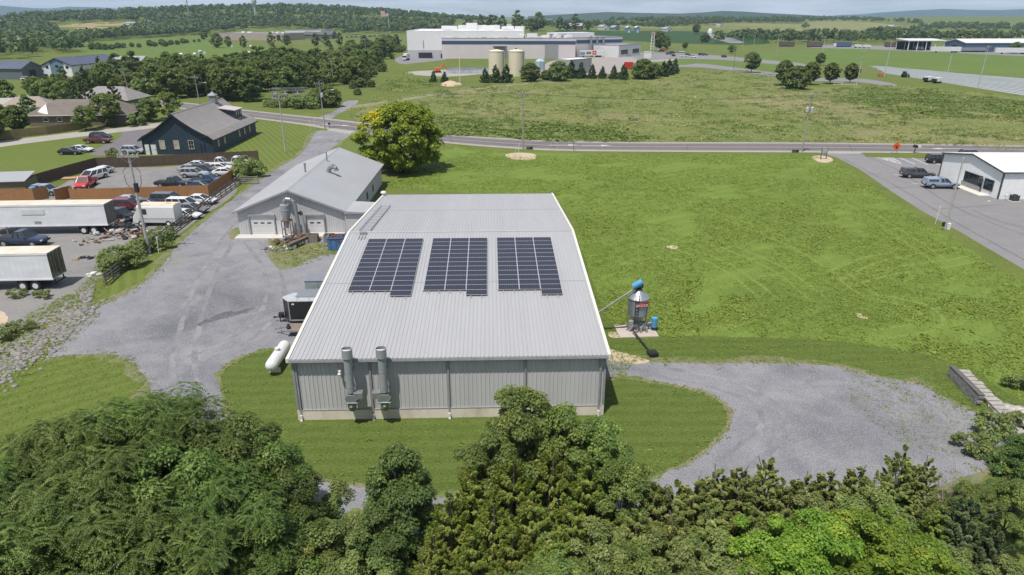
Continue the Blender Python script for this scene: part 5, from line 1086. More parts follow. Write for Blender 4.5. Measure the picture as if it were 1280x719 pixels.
t2 = trailer('white box trailer with chrome rear doors at left edge, nearer the rocky ditch', (67, 350), R(3.0), 15, 0, 4.1)
for ch in t2.children:
    if ch.name.startswith('rear_door'): ch.data = ch.data.copy(); ch.data.materials[0] = M('stained_chrome_door', (.26, .26, .22), .25, .7, col2=(.10, .10, .07), nscale=1.5)
MB().box((-7.0, -.1, .95), (1.6, .2, .5)).build('tool_box', m_white, t2)
sv = thing('step_van', 'boxy white step van with rust streaked roof beside the rail fence', 'van', P(203, 280.5) + Vector((0, 0, 0)), R(-1)); mb = MB()
mb.loft([[(x, -1.1, .55), (x, -1.15, 1.2), (x, -1.12, 2.7), (x, -1.0, 2.95), (x, 1.0, 2.95), (x, 1.12, 2.7), (x, 1.15, 1.2), (x, 1.1, .55)] for x in (-2.6, 2.55)] ); mb.loft([[(-2.6, -1.1, 2.4), (-2.6, -1.15, .55), (-2.6, 1.15, .55), (-2.6, 1.1, 2.4)], [(-3.4, -.95, 1.35), (-3.5, -1.0, .55), (-3.5, 1.0, .55), (-3.4, .95, 1.35)]]); mb.build('body', m_white, sv)
MB().box((0, 0, 2.97), (5.1, 1.9, .05)).build('roof', M('rusty_cream_roof', (.70, .60, .45), .8, col2=(.36, .16, .07), nscale=.9, lo=.55, hi=.7), sv)
MB().box((-1.75, -1.16, 2.15), (.9, .05, .7)).build('window', m_glass, sv); MB().box((-2.62, 0, 2.3), (.06, 1.8, .6)).build('windscreen', m_glass, sv); MB().box((2.57, -.2, 1.8), (.06, 1.6, 2.0)).build('rear_door', m_offw, sv)
MB().box((0, -1.13, 1.15), (4.9, .06, .08)).build('rub_rail', m_gtrim, sv); MB().box((-3.45, -.7, 1.0), (.12, .25, .2)).build('headlight', m_head, sv); MB().box((-3.45, .7, 1.0), (.12, .25, .2)).build('headlight', m_head, sv)
for x in (-2.3, 1.5):
    for y in (-1.02, 1.02): q = MB().tube((x, y - .14, .42), (x, y + .14, .42), .42, .42, 18).build('wheel', m_black, sv); MB().tube((x, y - .15, .42), (x, y + .15, .42), .22, .2, 12).build('rim', m_offw, q)
# ------------------------------------------------------------------ beside the warehouse
et = thing('cargo_trailer', 'black enclosed cargo trailer with white roof and pointed nose beside the warehouse', 'trailer', P(354, 407.5), YAW + R(1)); mb = MB()
fp_ = [(0.0, .9), (.75, 0), (5.6, 0), (5.6, 2.0), (.75, 2.0), (0, 1.1)]
mb.prism([(x, y, .5) for x, y in fp_], (0, 0, 1.95)); bdy = mb.build('box', M('trailer_black', (.028, .028, .03), .3), et)
mb = MB(); mb.prism([(x - .03 if x < 1 else x + .03, y * 1.03 - .03, 2.45) for x, y in fp_], (0, 0, .08)); mb.build('roof', M('trailer_roof_grey', (.60, .62, .64), .4, .2), et)
mb = MB()
for x in (1.5, 2.6, 3.7, 4.8): mb.box((x, 1, 2.545), (.04, 1.95, .02))
mb.build('roof_seam', m_gtrim, et); mb = MB(); mb.box((3, -.02, .56), (4.7, .05, .12)); mb.box((.75, -.02, 1.45), (.1, .05, 1.9)); mb.build('edge_trim', m_gtrim, et); MB().box((1.15, -.02, 2.2), (.25, .04, .12)).build('badge', m_white, et)
mb = MB(); mb.path([(.4, 1, .5), (-1.0, 1, .5)], .06); mb.path([(.6, .5, .5), (-.7, 1, .5)], .05); mb.path([(.6, 1.5, .5), (-.7, 1, .5)], .05); mb.tube((-.5, 1, 0), (-.5, 1, 1.0), .05); mb.box((-.35, 1, .75), (.4, .5, .35)); mb.box((-1.0, 1, .5), (.2, .15, .15)); mb.build('drawbar', m_dark, et)
for x in (3.0, 4.0):
    for y in (.05, 1.95): w_o = MB().tube((x, y - .1, .36), (x, y + .1, .36), .36, .36, 18).build('wheel', m_black, et); MB().tube((x, y - .11, .36), (x, y + .11, .36), .2, .18, 12).build('rim', m_white, w_o)
ut = thing('flatbed_trailer', 'small flatbed trailer with worn plank deck in front of the black cargo trailer', 'trailer', P(356, 421.5), YAW); mb = MB()
for k in range(8): mb.box((1.9, .1 + k * .2, .62), (3.4, .18, .05))
mb.build('deck', M('worn_planks', (.27, .215, .18), .9, col2=(.21, .165, .14), nscale=3), ut); mb = MB()
for y in (-.02, 1.62): mb.box((1.9, y, .56), (3.5, .08, .12))
for x in (.2, 1.9, 3.6): mb.box((x, .8, .5), (.08, 1.6, .08))
mb.path([(.2, .2, .5), (-.9, .8, .48)], .05); mb.path([(.2, 1.4, .5), (-.9, .8, .48)], .05); mb.tube((-.5, .8, 0), (-.5, .8, .7), .04); mb.box((-.95, .8, .5), (.2, .14, .14)); mb.build('frame', m_galv, ut)
for y in (-.16, 1.76): w_o = MB().tube((2.3, y - .09, .33), (2.3, y + .09, .33), .33, .33, 18).build('wheel', m_black, ut); MB().tube((2.3, y - .1, .33), (2.3, y + .1, .33), .19, .17, 12).build('rim', m_white, w_o); MB().path([(1.85, y, .55), (2.05, y, .75), (2.55, y, .75), (2.75, y, .55)], .06).build('mudguard', m_cream, ut)
sbx = MB().lathe([(.14, 0), (.22, .12), (.12, .4), (.05, .5)], n=10); tag(sbx.build('black_bag', m_dark, None, P(357, 420) + Vector((.3, .2, .65)), smooth=True), 'small black sack on the front of the flatbed trailer', 'sack')
m_cab = M('pale_green_cabinet', (.40, .46, .46), .45, .2, col2=(.35, .41, .41), nscale=1)
for px, py, w, d, h, lab in ((391, 402, 2.6, 1.9, 2.5, 'pale green steel cabinet just behind the cargo trailer'), (401.5, 386, 2.7, 2.0, 2.9, 'pale green steel cabinet farther along the warehouse side wall')):
    cb = thing('steel_cabinet', lab, 'cabinet', P(px, py), YAW, 'steel cabinets by the side wall'); MB().box((0, d / 2, h / 2 + .05), (w, d, h)).build('casing', m_cab, cb, bevel=.02); MB().box((0, d / 2, h + .08), (w + .1, d + .1, .06)).build('lid', m_galv, cb)
    mb = MB(); mb.box((-w / 4, -.02, h / 2), (w / 2 - .08, .04, h - .2)); mb.box((w / 4, -.02, h / 2), (w / 2 - .08, .04, h - .2)); mb.build('door', m_cab, cb); MB().box((.08, -.06, h / 2), (.05, .06, .25)).build('handle', m_dark, cb)
pt = thing('propane_tank', 'white capsule shaped propane tank on the grass beside the warehouse corner', 'propane tank', (P(340.5, 470.5) + P(358, 443.5)) / 2, math.atan2(*(reversed((P(358, 443.5) - P(340.5, 470.5)).xy)))); mb = MB(); Lh, rr_ = 1.75, .50
prof = [(0.0, -Lh - .42)] + [(rr_ * math.sin(t), -Lh - .42 * math.cos(t)) for t in (.4, .8, 1.2)] + [(rr_, -Lh), (rr_, Lh)] + [(rr_ * math.sin(t), Lh + .42 * math.cos(t)) for t in (1.2, .8, .4)] + [(0, Lh + .42)]
mb.lathe(prof, n=28); mb.v = [(z, x, y + .92) for x, y, z in mb.v]; mb.build('shell', M('tank_white', (.76, .77, .77), .35, col2=(.68, .69, .68), nscale=1), pt, smooth=True)
MB().lathe([(.2, 1.45), (.2, 1.62), (0, 1.66)], n=14).build('valve_dome', m_white, pt); MB().box((.28, 0, 1.49), (.1, .1, .1)).build('gauge', m_dark, pt)
for x in (-1.2, 1.2): MB().box((x, 0, .2), (.18, .9, .42)).build('saddle', m_plinth, pt)
# ------------------------------------------------------------------ feed bin
FB = P(796, 414); pad = MB().box((0, 0, .06), (3.6, 2.7, .14)).build('concrete_pad', M('pad_concrete', (.52, .46, .40), .9, col2=(.46, .40, .34), nscale=1), None, FB + Vector((-.1, -.1, 0)), R(4), .01); tag(pad, 'pale square concrete slab beneath the galvanised feed bin', 'concrete slab')
fbn = thing('feed_bin', 'galvanised feed bin with cone top and red name panel on the concrete slab', 'feed bin', FB + Vector((0, .3, .13)), R(4)); mb = MB()
mb.lathe([(.24, .75), (.26, .8), (.9, 1.55)], n=24); mb.build('hopper', m_stack, fbn, smooth=True)
mb = MB(); z = 1.55; pr = []
for k in range(16): pr += [(.915 + .012 * math.sin(k * math.pi), 1.55 + k * .1), (.935, 1.6 + k * .1)]
mb.lathe(pr + [(.92, 3.15)], n=28); mb.build('barrel', M('bin_corrugated', (.36, .40, .42), .35, .6, col2=(.30, .33, .35), nscale=2), fbn, smooth=True)
mb = MB(); mb.lathe([(.98, 3.12), (.98, 3.18), (.33, 3.85), (.33, 3.98), (.0, 4.02)], n=24); mb.build('cone_roof', m_galv, fbn, smooth=True)
mb = MB()
for k in range(6):
    a = k * math.pi / 3 + .3; mb.box((.95 * math.cos(a), .95 * math.sin(a), 1.35), (.07, .07, 2.7), a); mb.box((.95 * math.cos(a), .95 * math.sin(a), .02), (.24, .24, .05), a)
for k in range(6):
    a, b_ = k * math.pi / 3 + .3, (k + 1) * math.pi / 3 + .3; mb.tube((.95 * math.cos(a), .95 * math.sin(a), .3), (.95 * math.cos(b_), .95 * math.sin(b_), .9), .025, .025, 5)
mb.build('leg_frame', m_galv, fbn); mb = MB(); mb.box((-.5, -.98, 2.3), (.05, .04, 2.9)); mb.box((-.2, -.98, 2.3), (.05, .04, 2.9))
for k in range(10): mb.box((-.35, -.98, .95 + k * .3), (.3, .03, .03))
mb.build('ladder', m_dark, fbn)
mb = MB(); n_ = 10; vs = []
for i in range(n_ + 1):
    a = R(-125 + 80 * i / n_) + R(10); vs += [(1.0 * math.cos(a), 1.0 * math.sin(a), 2.52), (1.0 * math.cos(a), 1.0 * math.sin(a), 2.95)]
mb.add(vs, [(2 * i, 2 * i + 2, 2 * i + 3, 2 * i + 1) for i in range(n_)]); npn = mb.build('name_panel', m_red, fbn); npn.modifiers.new('t', 'SOLIDIFY').thickness = .02
fc = bpy.data.curves.new('lettering', 'FONT'); fc.body = 'BROCK'; fc.size = .34; fc.align_x = 'CENTER'; fc.align_y = 'CENTER'; fc.extrude = .008; fc.materials.append(m_white)
fo = bpy.data.objects.new('lettering', fc); C.objects.link(fo); fo.parent = npn; fo.location = (.09, -1.05, 2.735); fo.rotation_euler = (R(90), 0, R(5))
fo.scale = (1.05, 1, 1)
bpy.context.view_layer.update(); me_ = bpy.data.meshes.new_from_object(fo.evaluated_get(bpy.context.evaluated_depsgraph_get())); fm = bpy.data.objects.new('panel_lettering', me_); C.objects.link(fm)
fm.parent = npn; fm.location = fo.location; fm.rotation_euler = fo.rotation_euler; fm.scale = fo.scale; bpy.data.objects.remove(fo); me_.materials.clear(); me_.materials.append(m_white)
mb = MB(); mb.box((-.1, 0, 4.05), (.5, .4, .3)); mb.box((.3, .1, 4.3), (.14, .14, .5)); mb.build('head_box', m_dark, fbn)
mb = MB(); mb.tube((-.62, -.15, 4.28), (.18, -.25, 4.78), .3, .3, 18); mb.build('upper_motor', m_bluep, fbn)
mb = MB(); mb.tube((-.4, -.1, 4.1), (-5.1, -.2, .9), .075, .075, 10); mb.tube((-4.2, -.2, 1.4), (-5.0, -.25, 1.15), .03); mb.build('auger_tube', m_galv, fbn)
mb = MB(); mb.box((0, -.2, .5), (.9, .5, .22)); mb.box((-.7, -.5, .75), (.4, .3, .6)); mb.box((.5, -.5, .35), (.5, .3, .3)); mb.tube((-.9, -.4, .5), (1.4, -.4, .75), .08); mb.tube((-.8, -.6, .1), (-.5, -.6, .6), .1); mb.box((.2, -.85, .3), (.2, .2, .5)); mb.box((.75, -.8, .25), (.15, .3, .45)); mb.build('unloader', m_gtrim, fbn, bevel=.02)
mb = MB(); mb.lathe([(.3, .22), (.31, .7), (.3, 1.2)], (1.55, -.35, 0), 18); lm = mb.build('lower_motor', m_bluep, fbn, smooth=True); MB().lathe([(.315, .2), (.315, .32)], (1.55, -.35, 0), 18).build('end_cap', m_dark, lm)
mb = MB(); a_, b2 = P(793, 421.5), P(813.5, 443); d_ = (b2 - a_); au = thing('loading_auger', 'thin black auger with square hopper lying from the slab to the gravel', 'auger', a_, math.atan2(d_.y, d_.x)); ln = d_.xy.length
MB().tube((-.6, 0, .5), (ln, 0, .16), .07, .07, 8).build('tube', m_dark, au); MB().box((ln + .3, 0, .2), (.75, .7, .4), 0, 0, 1.15).build('hopper', m_dark, au); MB().box((ln + .3, 0, .42), (.66, .6, .03)).build('grate', m_black, au)
fh = thing('feed_pipe', 'thin black pipe on the grass between the warehouse wall and the slab', 'pipe', P(752, 412.3), 0); MB().tube((0, 0, .08), (P(786, 411) - P(752, 412.3)) + Vector((0, 0, .25)), .05, .05, 8).build('pipe_run', m_dark, fh); MB().box((0, 0, .08), (.2, .2, .16)).build('pipe_foot', m_dark, fh)
# block wall with rubble at the east end
A_, B_ = P(1186, 470), P(1222, 507); dv = B_ - A_; bw = thing('block_wall', 'low grey concrete block wall at the edge of the gravel and lawn', 'retaining wall', A_, math.atan2(dv.y, dv.x)); ln = dv.xy.length; rgb_ = random.Random(2); mb = MB()
for r in range(4):
    for k in range(int(ln / .42) + 1):
        mb.box((.21 + k * .42 + (r % 2) * .1, rgb_.uniform(-.015, .015), .12 + r * .22), (.41, .36, .21), rgb_.uniform(-.02, .02))
mb.build('wall_blocks', M('grey_block', (.30, .285, .28), .95, col2=(.24, .225, .22), nscale=2, bump=.3), bw, bevel=.015); MB().box((ln / 2 + .1, .02, .97), (ln + .1, .42, .06)).build('coping', M('dark_coping', (.13, .12, .12), .9), bw)
sl_ = thing('concrete_strip', 'broken pale concrete strip lying behind the block wall', 'concrete strip', A_ + Vector((.55, .45, 0)), math.atan2(dv.y, dv.x)); mb = MB()
for k in range(12): mb.box((.3 + k * .62, .7 + rgb_.uniform(-.1, .1), .35), (.5, .9, .14), rgb_.uniform(-.1, .1))
mb.build('slabs', m_concrete, sl_); mb = MB(); mb.box((ln + 2.4, .5, .1), (5.5, 1.0, .2), R(-6)); mb.build('end_slab', m_concrete, sl_)
# ------------------------------------------------------------------ fences, poles, signs
def board_fence(name, label, pxs, h, mat, postm, group=None, board=.15):
    pts = [P(*p) for p in pxs]; root = thing(name, label, 'fence', pts[0], 0, group); o = pts[0]; rg = random.Random(len(pxs)); rails = MB(); posts = MB()
    for a, b in zip(pts[:-1], pts[1:]):
        d = b - a; ln = d.length; d.normalize(); yaw = math.atan2(d.y, d.x); mb = MB(); n = max(1, int(ln / board))
        for k in range(n):
            q = a - o + d * (k + .5) * ln / n; hh = h + rg.uniform(-.03, .03); mb.box((q.x, q.y, hh / 2 + .03), (ln / n - .012, .03, hh), yaw + rg.uniform(-.03, .03))
        mb.build('board_panel', mat, root); s = Vector((-d.y, d.x, 0)) * .06
        for z in (.4, h * .8): m = (a + b) / 2 - o + s; rails.box((m.x, m.y, z), (ln, .06, .1), yaw)
        for k in range(int(ln / 2.4) + 1): q = a - o + d * min(k * 2.4, ln) + s * 2; posts.box((q.x, q.y, h / 2), (.1, .1, h + .1), yaw)
    rails.build('rail', postm, root); posts.build('post', postm, root); return root
board_fence('board_fence', 'dark brown board fence around the far side of the vehicle yard', [(20, 241), (30, 237.5), (60, 228.5), (90, 219.5), (121.5, 210.5), (190, 208), (260, 204), (324, 201)], 2.0, m_wood_brown, m_wood_brown)
board_fence('board_fence', 'orange cedar board fence with a corner return along the vehicle yard', [(71, 252), (91, 247), (89, 251.8), (180, 249.3), (262, 246.5), (280, 234), (298, 222)], 1.95, m_wood_cedar, m_wood_cedar)
board_fence('board_fence', 'short orange cedar fence section with folded end at the left edge', [(-25, 254), (0, 253), (44, 251.5), (62, 248)], 2.0, m_wood_cedar, m_wood_cedar)
board_fence('board_fence', 'weathered tan board fence in front of the brown house', [(-10, 176), (14, 172.8), (60, 168), (104, 162)], 1.9, M('tan_fence_wood', (.28, .22, .10), .9, col2=(.22, .17, .08), nscale=1, stretch=(5, 5, .4)), m_wood_rail, None, .2)
def rail_fence(name, label, pxs, h, rails_n, mat, group=None, step=2.4):
    pts = [P(*p) for p in pxs]; root = thing(name, label, 'fence', pts[0], 0, group); o = pts[0]; rl = MB(); rg = random.Random(3)
    for a, b in zip(pts[:-1], pts[1:]):
        d = b - a; ln = d.length; d.normalize(); yaw = math.atan2(d.y, d.x); n = max(1, round(ln / step))
        for k in range(n + 1):
            q = a - o + d * k * ln / n; MB().box((q.x, q.y, h / 2), (.14, .14, h + .1), yaw).build('post', mat, root)
        for k in range(n):
            q = a - o + d * (k + .5) * ln / n + Vector((-d.y, d.x, 0)) * -.09
            for r in range(rails_n): rl.box((q.x, q.y, h * (r + .6) / rails_n + rg.uniform(-.02, .02)), (ln / n, .05, .15), yaw)
    rl.build('rail', mat, root); return root
rail_fence('rail_fence', 'dark four rail timber fence slanting along the drive lawn', [(133, 357), (150, 342), (170, 327), (186, 316), (210, 297), (240, 274), (270, 251), (300, 229.5)], 1.5, 4, m_wood_rail)
rail_fence('rail_gate', 'short grey rail fence closing the end of the dark rail fence', [(301, 230), (323, 230)], 1.4, 4, M('pale_rail', (.34, .31, .28), .9))
rail_fence('rail_fence', 'white rail fence around the young trees beyond the meadow', [(1042, 107), (1052, 107.2), (1071, 107.6)], 1.4, 2, m_cream, None, 6)
# utility poles
def pole(px, py, h, label, arms=1, lean=0, xf=False, group='utility poles', mat=None, arm_yaw=0.0, lamp=False, r=.17, extra=False, name='utility_pole'):
    root = thing(name, label, 'utility pole' if name == 'utility_pole' else 'lamp post', P(px, py), arm_yaw, group)
    MB().tube((0, 0, -.3), (lean, 0, h), r, r * .62, 10).build('pole', mat or m_pole, root)
    for k in range(arms):
        z = h - .35 - k * 2.2; a = MB().box((lean * z / h, -.2, z), (2.6, .11, .13)).tube((lean - 1, -.2, z - .05), (lean, 0, z - .8), .03).tube((lean + 1, -.2, z - .05), (lean, 0, z - .8), .03).build('crossarm', m_pole, root)
        for x in (-1.15, -.65, .65, 1.15): MB().lathe([(.03, 0), (.07, .08), (.05, .14), (.08, .2), (.05, .3), (0, .32)], (lean + x, -.2, z + .06), 8).build('insulator', m_insul, a)
    MB().lathe([(.05, 0), (.09, .1), (.06, .3), (0, .34)], (lean, 0, h), 8).build('insulator', m_insul, root)
    if xf:
        for x in ((-.5, .5) if xf > 1 else (.45,)): t = MB().lathe([(0, 0), (.3, .02), (.31, .85), (.2, .98), (0, 1.0)], (lean + x, -.1, h - 3.6), 14).build('transformer', M('transformer_grey', (.55, .57, .58), .5), root, smooth=True); MB().lathe([(.05, 1.0), (.07, 1.2), (0, 1.25)], (lean + x, -.1, h - 3.6), 8).build('bushing', m_insul, t)
    if lamp: l_ = MB().path([(0, 0, h - 2.5), (1.6, -.2, h - 1.8), (2.6, -.3, h - 1.7)], .05).build('lamp_arm', m_galv, root); MB().box((2.9, -.3, h - 1.72), (.7, .28, .16)).build('lamp_head', m_offw, l_)
    if extra:
        mb = MB()
        for s in (-1, 1): mb.path([(s * .12 * 1, -.15, h - 1.1), (s * 1.0, -.25, h - 2.0), (s * .9, -.2, h - 3.4), (s * .25, -.15, h - 4.6)], .03, 6)
        mb.box((.2, -.25, h - 4.0), (.4, .35, 1.1)); mb.build('cable_riser', m_dark, root)
        for x in (-.9, .95): MB().lathe([(.05, 0), (.1, .1), (.06, .4), (0, .42)], (x, -.2, h - 2.6), 8).build('arrester', m_insul, root)
    return root
m_pole2 = M('silver_pole', (.50, .48, .45), .85, col2=(.42, .40, .37), nscale=1)
pole(187, 317, 12.3, 'tall pale utility pole with crossarm and cable loops beside the step van', 1, -.1, False, None, m_pole2, 0, False, .21, True)
pole(357, 190.5, 11.5, 'plain pale utility pole on the striped lawn beside the gravel drive', 1, 0, False, None, m_pole2)
pole(406.5, 161, 11.5, 'utility pole with street lamp arm where the drive meets the road', 1, -.4, 1, None, m_pole, 0, True)
pole(654, 186.5, 12, 'utility pole on the road verge beyond the warehouse, by the bare soil', 1, -.2, False, None)
pole(1002.5, 190, 12, 'utility pole with transformers on the road verge near the mulch bed', 1, .2, 2, None)
pole(1181, 286, 9.5, 'slim grey pole at the corner of the lawn by the office parking lot', 0, .2, False, None, m_pole2, 0, False, .13)
pole(163, 125, 10.5, 'utility pole standing at the road near the taupe house', 1, -.5, False, None); pole(250.5, 135, 9.5, 'utility pole with lamp arm rising behind the navy barn', 1, -.2, False, None, None, 0, True)
pole(117, 110, 9, 'thin pale lamp post among trees beside the taupe house', 0, -.2, False, None, m_pole2, 0, True, .1, False, 'lamp_post')
pole(417, 107, 11, 'utility pole at the edge of the woods near the substation', 1); pole(458, 75, 13, 'utility pole in front of the woods, the one closer to the substation', 1); pole(484, 64, 13, 'utility pole in front of the woods, the one closer to the cold store', 1); pole(500, 53, 11, 'thin lamp post on the lane left of the cold store', 0, 0, False, None, m_pole2, 0, False, .12, False, 'lamp_post')
pole(575, 102, 11, 'slim white lamp post beside the sand heap', 0, 0, False, None, m_offw, 0, False, .15, False, 'lamp_post'); pole(917, 87, 10, 'thin dark lamp post beside the young lane tree', 0, 0, False, None, m_dtrim, 0, False, .1, False, 'lamp_post')
for px, py, h, lb in ((1105, 97, 16, 'pale utility pole at the head of the plastic rows beside the orange crate'), (1222, 111, 16, 'pale utility pole standing in the plastic rows'), (1027, 73, 14, 'pale utility pole in the east pasture behind the young trees'), (1071, 106, 11, 'thin dark pole beside the last young tree'), (971, 66, 13, 'utility pole by the far lane at the left end of the east pasture'), (942, 60, 13, 'utility pole on the far lane, left of its twin'), (928, 61, 13, 'utility pole on the far lane by the yellowish tree'), (911, 48, 12, 'utility pole on the far access road by the dark hedge'), (1184, 92, 9, 'thin pole between the tall poles at the plastic rows')):
    pole(px, py, h, lb, 1 if h > 10 else 0, h * .03 if px > 1000 else 0, False, 'pale poles of the east fields', m_pole2, R(25), False, .2)
def wire(name, label, pts, sag, r=.012):
    mb = MB(); ps = []
    for a, b in zip(pts[:-1], pts[1:]):
        for k in range(9): t = k / 8; q = Vector(a).lerp(Vector(b), t); q.z -= sag * 4 * t * (1 - t); ps.append(q)
    mb.path(ps, r, 4); return tag(mb.build(name, m_wire), label, 'power line', 'overhead power lines')
def top(px, py, h, x=0): v = P(px, py); return Vector((v.x + x, v.y - .2, h))
for k, x in enumerate((-1.1, 1.1)): wire('power_line', 'thin wire strung from road pole to road pole above the verge' , [top(357, 190.5, 11.4, x), top(406.5, 161, 11.4, x), top(654, 186.5, 11.9, x), top(1002.5, 190, 11.9, x), top(1400, 196, 11.9, x)], 1.2, .022)
wire('power_line', 'thin low cable from road pole to road pole beside the meadow', [top(406.5, 161, 8.6), top(654, 186.5, 8.8), top(1002.5, 190, 8.8), top(1400, 196, 8.8)], 1.0, .02)
wire('power_line', 'thin wire from the tall silver pole to the lawn pole', [top(187, 317, 12.2), top(357, 190.5, 11.4)], 1.6, .018); wire('power_line', 'thin wire from the tall silver pole over the white trailers', [top(187, 317, 12.2), Vector((-70, 58, 9))], 1.5, .018)
wire('power_line', 'thin wire from the slim grey pole to the office gable', [top(1181, 286, 9.3, .2), oc + Vector((0, 2, 5.2))], .5, .02)
# signs and roadside bits
os_ = thing('road_work_sign', 'orange diamond road work sign on the far verge of the parking lot', 'road sign', P(1119, 192), 0); MB().prism([(-.95, 0, 1.55), (0, 0, .6), (.95, 0, 1.55), (0, 0, 2.5)], (0, .04, 0)).build('panel', m_orange, os_); MB().path([(-.7, .4, 0), (0, .1, 1.0), (.7, .4, 0)], .04).build('stand', m_galv, os_)
mb = MB(); mb.box((.05, -.02, 1.35), (.2, .02, .5)); mb.box((-.18, -.02, 1.55), (.4, .02, .12)); mb.lathe([(.0, -.02), (.1, -.01), (.0, .0)], (.05, -.02, 1.75), 8); mb.box((.22, -.02, 1.15), (.14, .02, .35)); mb.build('symbol', m_dark, os_)
mx = thing('mailbox', 'black mailbox on a post at the road beside the orange sign', 'mailbox', P(1143, 191), 0); MB().box((0, 0, .55), (.12, .12, 1.1)).build('post', m_dark, mx); MB().prism([(-.35, -.4, 1.1), (.35, -.4, 1.1), (.35, -.4, 1.45), (.18, -.4, 1.62), (-.18, -.4, 1.62), (-.35, -.4, 1.45)], (0, .9, 0)).build('box', m_dark, mx); MB().box((.75, 0, 1.3), (.6, .4, .35)).build('paper_box', m_offw, mx)
bs = thing('business_sign', 'small grey business sign on two posts in the mulch bed', 'sign', P(1029, 199), R(20)); MB().box((0, 0, 1.55), (1.5, .14, 1.3)).build('panel', M('sign_grey', (.30, .34, .33), .6), bs); MB().box((0, -.08, 1.62), (1.25, .03, .85)).build('sign_face', M('sign_face_pale', (.50, .55, .53), .6), bs)
for x in (-.7, .7): MB().box((x, 0, 1.15), (.14, .14, 2.3)).build('post', M('sign_post', (.16, .18, .17), .8), bs)
mk_ = thing('mailbox', 'dark mailbox beside the road pole near the drive', 'mailbox', P(412, 160.5), 0); MB().box((0, 0, .5), (.12, .12, 1.0)).build('post', m_wood_rail, mk_); MB().box((0, 0, 1.2), (.5, .6, .45)).build('box', m_dark, mk_, bevel=.08)
for px, py, lab in ((388, 163.5, 'white marker stake on the lawn, the left of two by the road'), (393, 161.5, 'white marker stake nearest the road beside the drive'), (643.5, 199, 'white marker stake in the clover below the road pole'), (648, 194.5, 'white marker stake close to the road pole'), (1169, 280, 'white marker stake beside the slim grey pole'), (198.5, 317, 'white marker stake on the lawn by the tall silver pole')):
    s = thing('marker_stake', lab, 'marker stake', P(px, py), 0, 'white marker stakes'); MB().tube((0, 0, 0), (.15, 0, 2.6 if px != 198.5 else 2.2), .05, .05, 8).build('stake', m_cream, s); MB().box((.14, 0, 2.3 if px != 198.5 else 1.95), (.13, .13, .2)).build('collar', m_white, s)
mp_ = thing('mile_post', 'thin dark sign post seen edge on at the verge', 'sign post', P(717, 188.5), 0); MB().tube((0, 0, 0), (0, 0, 1.9), .05, .05, 6).build('post', m_dtrim, mp_); MB().box((0, 0, 1.7), (.12, .5, .7)).build('plate', m_dtrim, mp_)
for px, py, lab in ((662, 186.8, 'dark drain grille beside the road pole above the bare soil'), (994, 190.6, 'dark drain grille beside the pole with transformers')): d = thing('drain_box', lab, 'drain', P(px, py), R(10), 'roadside drains'); MB().box((0, 0, .3), (1.4, .5, .6)).build('frame', m_dtrim, d); MB().box((.3, -.27, .3), (.5, .03, .4)).build('grille', m_black, d)
ub = thing('utility_box', 'tiny grey utility pedestal at the base of the slim grey pole', 'utility box', P(1185, 287), R(10)); MB().box((0, 0, .45), (.35, .35, .9)).build('case', m_offw, ub, bevel=.03); MB().box((-.9, 0, .8), (.3, .25, .6)).build('meter', m_dark, ub)
# substation between the road and the woods
ssb = thing('substation', 'small electrical substation with steel frames behind roadside shrubs', 'substation', P(360, 124), R(5)); mb = MB()
for x in (-6, -2, 2, 6):
    for y in (0, 4): mb.box((x, y, 1.8), (.14, .14, 3.6))
for z in (2.7, 3.5): mb.box((0, 0, z), (12, .12, .12)); mb.box((0, 4, z), (12, .12, .12))
mb.box((-4, 2, 2.6), (.16, .16, 5.4)); mb.box((-4, 2, 4.8), (1.8, .12, .12)); mb.build('steel_frame', M('dull_steel', (.27, .28, .28), .7), ssb)
for x in (-4.5, -1, 3.2):
    t_ = MB().box((x, 1.5, .9), (1.5, 1.3, 1.7)).build('transformer', M('substation_grey', (.36, .37, .37), .6), ssb)
    MB().lathe([(.12, 1.75), (.18, 2.2), (.06, 2.5)], (x, 1.5, 0), 8).build('bushing', m_insul, t_)
# junk in the yard
m_jw = M('dirty_white_plastic', (.55, .54, .50), .7); m_jt = M('tan_upholstery', (.36, .27, .19), .9); m_jb = M('old_tarpaulin', (.03, .032, .035), .6)
scrap(P(168, 281), 45, 3.0, 'heap of black junk between the trailer end and the step van', [m_jb, m_jb, m_gtrim, m_rust], 21, .3, 1.2, 1.2)
scrap(P(158, 294), 50, 3.0, 'black tarpaulin covered junk heap left of the tall silver pole', [m_jb, m_jb, m_jw, m_jt, m_rust], 22, .3, 1.3, 1.2); scrap(P(171, 292), 34, 2.0, 'tan and white junk heap at the base of the tall silver pole', [m_jt, m_jw, m_jt, m_rust], 23, .3, 1.0, .8)
scrap(P(131, 289.5), 30, 2.3, 'flat dark scraps and a white sheet behind the long trailer wheels', [m_jw, m_jb, m_jb, m_galv], 24, .4, 1.4, .35); scrap(P(112, 302), 36, 2.2, 'scatter of small pink and white litter on the yard', [m_jw, m_jt, m_rust], 25, .15, .6, .25); scrap(P(104, 324), 10, .9, 'small dark scrap heap in the yard in front of the bushes', [m_jb, m_jt], 26, .3, .8, .5); scrap(P(118, 344), 14, .9, 'crumpled white sheet in weeds near the ditch', [m_jw, m_white], 27, .2, .7, .3)
scrap(P(140, 278), 26, 1.8, 'dark wreckage under the open doors of the long trailer', [m_jb, m_rust, m_gtrim], 28, .3, 1.1, 1.0)
pl = thing('pallet_stack', 'low tan pallet stack by the brown fence beside the red pickup', 'pallet', P(88, 224.5), R(12)); MB().box((0, 0, .3), (2.4, 1.6, .1)).build('deck', M('new_wood', (.50, .33, .17), .85), pl)
mb = MB()
for y in (-.7, 0, .7): mb.box((0, y, .12), (2.4, .12, .24))
mb.build('bearer', MATS['new_wood'], pl)
